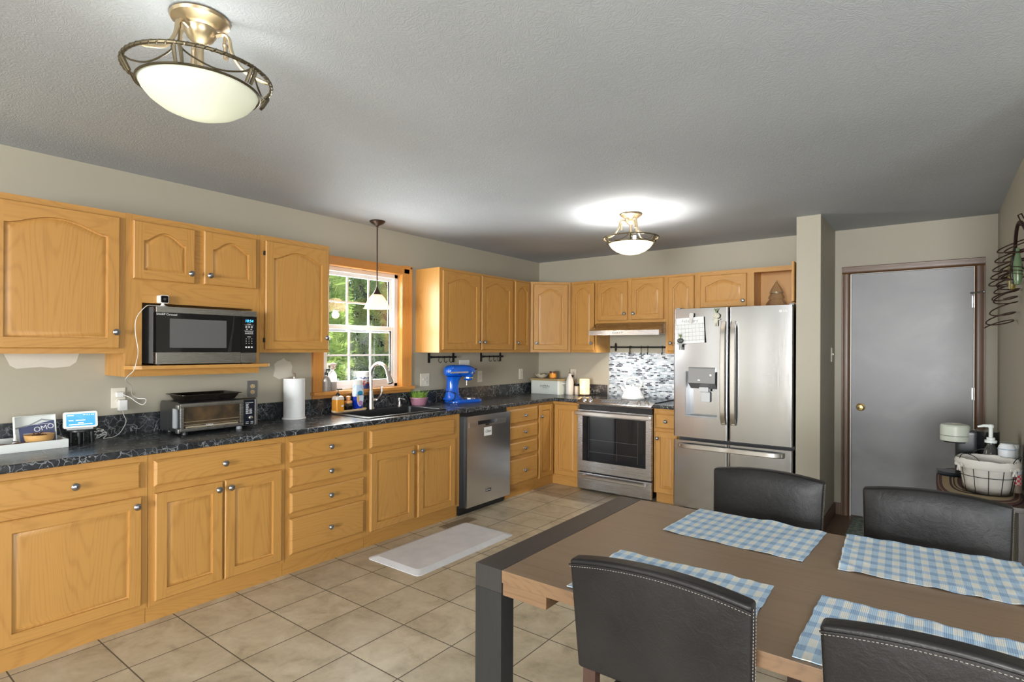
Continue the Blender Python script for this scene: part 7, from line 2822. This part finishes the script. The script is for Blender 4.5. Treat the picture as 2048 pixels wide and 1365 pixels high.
    lathe(bm, [(0.0001, 0.6552), (0.062, 0.6552), (0.064, 0.662), (0.063, 0.684), (0.054, 0.694), (0.025, 0.697), (0.0001, 0.697)], c, 30, caps=False)
    l = part('lid', bm, mat('lid_blue', (0.01, 0.10, 0.52), 0.3), t)
    bm = NB()
    lathe(bm, [(0.020, 0.6972), (0.018, 0.699), (0.0001, 0.699)], c, 20)
    part('lid_button', bm, mat('lid_white', (0.65, 0.7, 0.75), 0.4), l)


def build_wall_decor():
    """curled wire vine with bottle-like drops hanging on the right wall"""
    WIRE = mat('rusty_wire', (0.045, 0.022, 0.016), 0.5, 0.5)
    t = thing('wire_wall_decor', 'rusty curled wire vine decoration hanging on the right wall', 'wall decor', (4.16, -1.6, 1.6))
    bm = NB()
    tube(bm, spline([(4.165, -2.30, 1.86), (4.15, -2.02, 1.98), (4.135, -1.90, 2.05), (4.13, -1.80, 2.02), (4.14, -1.62, 1.93), (4.15, -1.50, 1.86)], 8), 0.008, 8)
    tube(bm, [(4.179, -1.95, 2.03), (4.13, -1.93, 2.03)], 0.005, 6)
    tube(bm, [(4.1385, -1.9, 2.046), (4.13, -1.86, 2.09), (4.145, -1.84, 2.10), (4.15, -1.88, 2.07)], 0.003, 6)
    part('stem', bm, WIRE, t)

    def coil(p0, p1, n, r0, r1, sag, ph=0.0):
        p0, p1 = Vector(p0), Vector(p1)
        d = (p1 - p0)
        ax = Vector((0, 0, 1))
        pts = []
        N = n * 18
        for i in range(N + 1):
            k = i / N
            b = p0 + d * k + Vector((0, 0, -sag * math.sin(PI * k)))
            r = r0 + (r1 - r0) * k
            a = 2 * PI * n * k + ph
            pts.append(b + Vector((0.75 * r * math.cos(a), r * math.sin(a), 0.30 * r * math.sin(a + 0.8))))
        return pts
    for a in (((4.118, -1.80, 1.965), (4.112, -1.32, 1.80), 5, 0.075, 0.085, 0.01, 0.2), ((4.12, -1.70, 1.86), (4.112, -1.40, 1.70), 5, 0.055, 0.075, 0.0, 1.5), ((4.118, -1.62, 1.78), (4.10, -1.20, 1.565), 4, 0.06, 0.09, 0.02, 2.6), ((4.12, -1.95, 1.93), (4.12, -1.72, 1.78), 4, 0.06, 0.06, 0.0, 0.8)):
        bm = NB()
        tube(bm, coil(*a), 0.0034, 6)
        part('coil', bm, WIRE, t)
    for y, z, colr in ((-1.66, 1.90, (0.22, 0.17, 0.03)), (-1.78, 1.92, (0.02, 0.02, 0.02)), (-1.92, 1.90, (0.10, 0.16, 0.08))):
        bm = NB()
        lathe(bm, [(0.0001, -0.16), (0.012, -0.155), (0.018, -0.12), (0.017, -0.05), (0.009, -0.01), (0.007, 0.02), (0.0001, 0.022)], (4.125, y, z), 14, caps=False)
        part('bottle_drop', bm, mat('drop_glass', colr, 0.15), t)
        bm = NB()
        tube(bm, [(4.125 + 0.019 * math.cos(k * PI / 8), y + 0.019 * math.sin(k * PI / 8), z - 0.06 - 0.05 * (k / 48)) for k in range(49)], 0.002, 5)
        part('wire_wrap', bm, WIRE, t)


# ------------------------------------------------------------------ trees outside the window
def build_outside():
    bm = NB()
    box(bm, -9.0, -0.13, -9.0, 7.0, -0.6, -0.5)
    struct('ground', bm, mat('lawn', (0.08, 0.14, 0.03), 0.9, var=0.4, vscale=3))
    LEAF, nt, b = nodes('arborvitae_green')
    x, y, z, v = obj_xyz(nt, False)
    n = noise_n(nt, v, 3.0, 4)
    n2 = noise_n(nt, v, 40, 2)
    f = mth(nt, 'ADD', mth(nt, 'MULTIPLY', n, 0.7), mth(nt, 'MULTIPLY', n2, 0.4))
    nt.links.new(ramp(nt, f, [(0.35, (0.06, 0.15, 0.025)), (0.52, (0.24, 0.40, 0.06)), (0.72, (0.55, 0.66, 0.17))]), b.inputs['Base Color'])
    b.inputs['Roughness'].default_value = 0.6
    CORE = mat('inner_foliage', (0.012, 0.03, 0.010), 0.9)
    BARK = mat('bark', (0.07, 0.045, 0.03), 0.9)

    def tree(cx, cy, r, h, seed, label, count):
        rnd = random.Random(seed)
        t = thing('evergreen_tree', label, 'tree', (cx, cy, -0.5), group='evergreen trees outside the kitchen window')
        bm = NB()
        lathe(bm, [(0.09, 0), (0.06, h * 0.5), (0.01, h * 0.95)], (cx, cy, -0.4995), 10)
        part('trunk', bm, BARK, t)
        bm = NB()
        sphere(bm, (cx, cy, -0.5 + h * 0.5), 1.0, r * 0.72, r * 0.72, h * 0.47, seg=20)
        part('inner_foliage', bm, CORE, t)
        bm = NB()
        for i in range(count):
            # sprays cover only the sides that can be seen from the house
            ang = rnd.uniform(-1.5, 1.5)
            zz = rnd.uniform(0.04, 0.98)
            rr = r * (math.sin(PI * min(1, 0.12 + 0.88 * zz)) ** 0.55) * rnd.uniform(0.78, 1.04)
            base = Vector((cx + rr * math.cos(ang), cy + rr * math.sin(ang), -0.5 + h * zz))
            out = Vector((math.cos(ang), math.sin(ang), 0))
            d = (out * rnd.uniform(0.3, 0.9) + Vector((rnd.uniform(-.5, .5), rnd.uniform(-.5, .5), rnd.uniform(0.1, 1.0)))).normalized()
            side = d.cross(Vector((rnd.uniform(-1, 1), rnd.uniform(-1, 1), rnd.uniform(-1, 1)))).normalized()
            L = rnd.uniform(0.13, 0.26)
            # a fan of scale-leaved twigs
            for s in range(7):
                k = s / 6
                if s < 6:
                    sg = 1 if s % 2 else -1
                    o = base + d * L * (0.12 + 0.62 * k)
                    e = o + (d * 0.75 + side * sg * 0.75).normalized() * L * 0.5 * (1 - 0.45 * k)
                else:
                    o, e = base, base + d * L
                w = (e - o).cross(d.cross(side)).normalized() * L * 0.055
                mid = (o + e) * 0.5
                V = [bm.verts.new(p) for p in (o - w * 0.5, o + w * 0.5, mid + w, mid - w, e)]
                bm.faces.new((V[0], V[1], V[2], V[3]))
                bm.faces.new((V[3], V[2], V[4]))
        f = part('foliage', bm, LEAF, t)
        f['kind'] = 'stuff'
    tree(-2.55, -2.16, 0.96, 5.2, 1, 'tall evergreen tree outside the window, filling its left part', 5200)
    tree(-2.55, 0.12, 0.96, 5.0, 2, 'tall evergreen tree outside the window, filling its right part', 5200)
    tree(-4.75, -0.75, 1.35, 6.4, 3, 'taller evergreen tree standing behind the two nearer evergreens', 3500)
    tree(-2.75, 2.6, 1.1, 5.0, 4, 'evergreen tree furthest to the right outside the window', 3000)


build_dining()
build_floor_things()
build_console()
build_wall_decor()
build_outside()
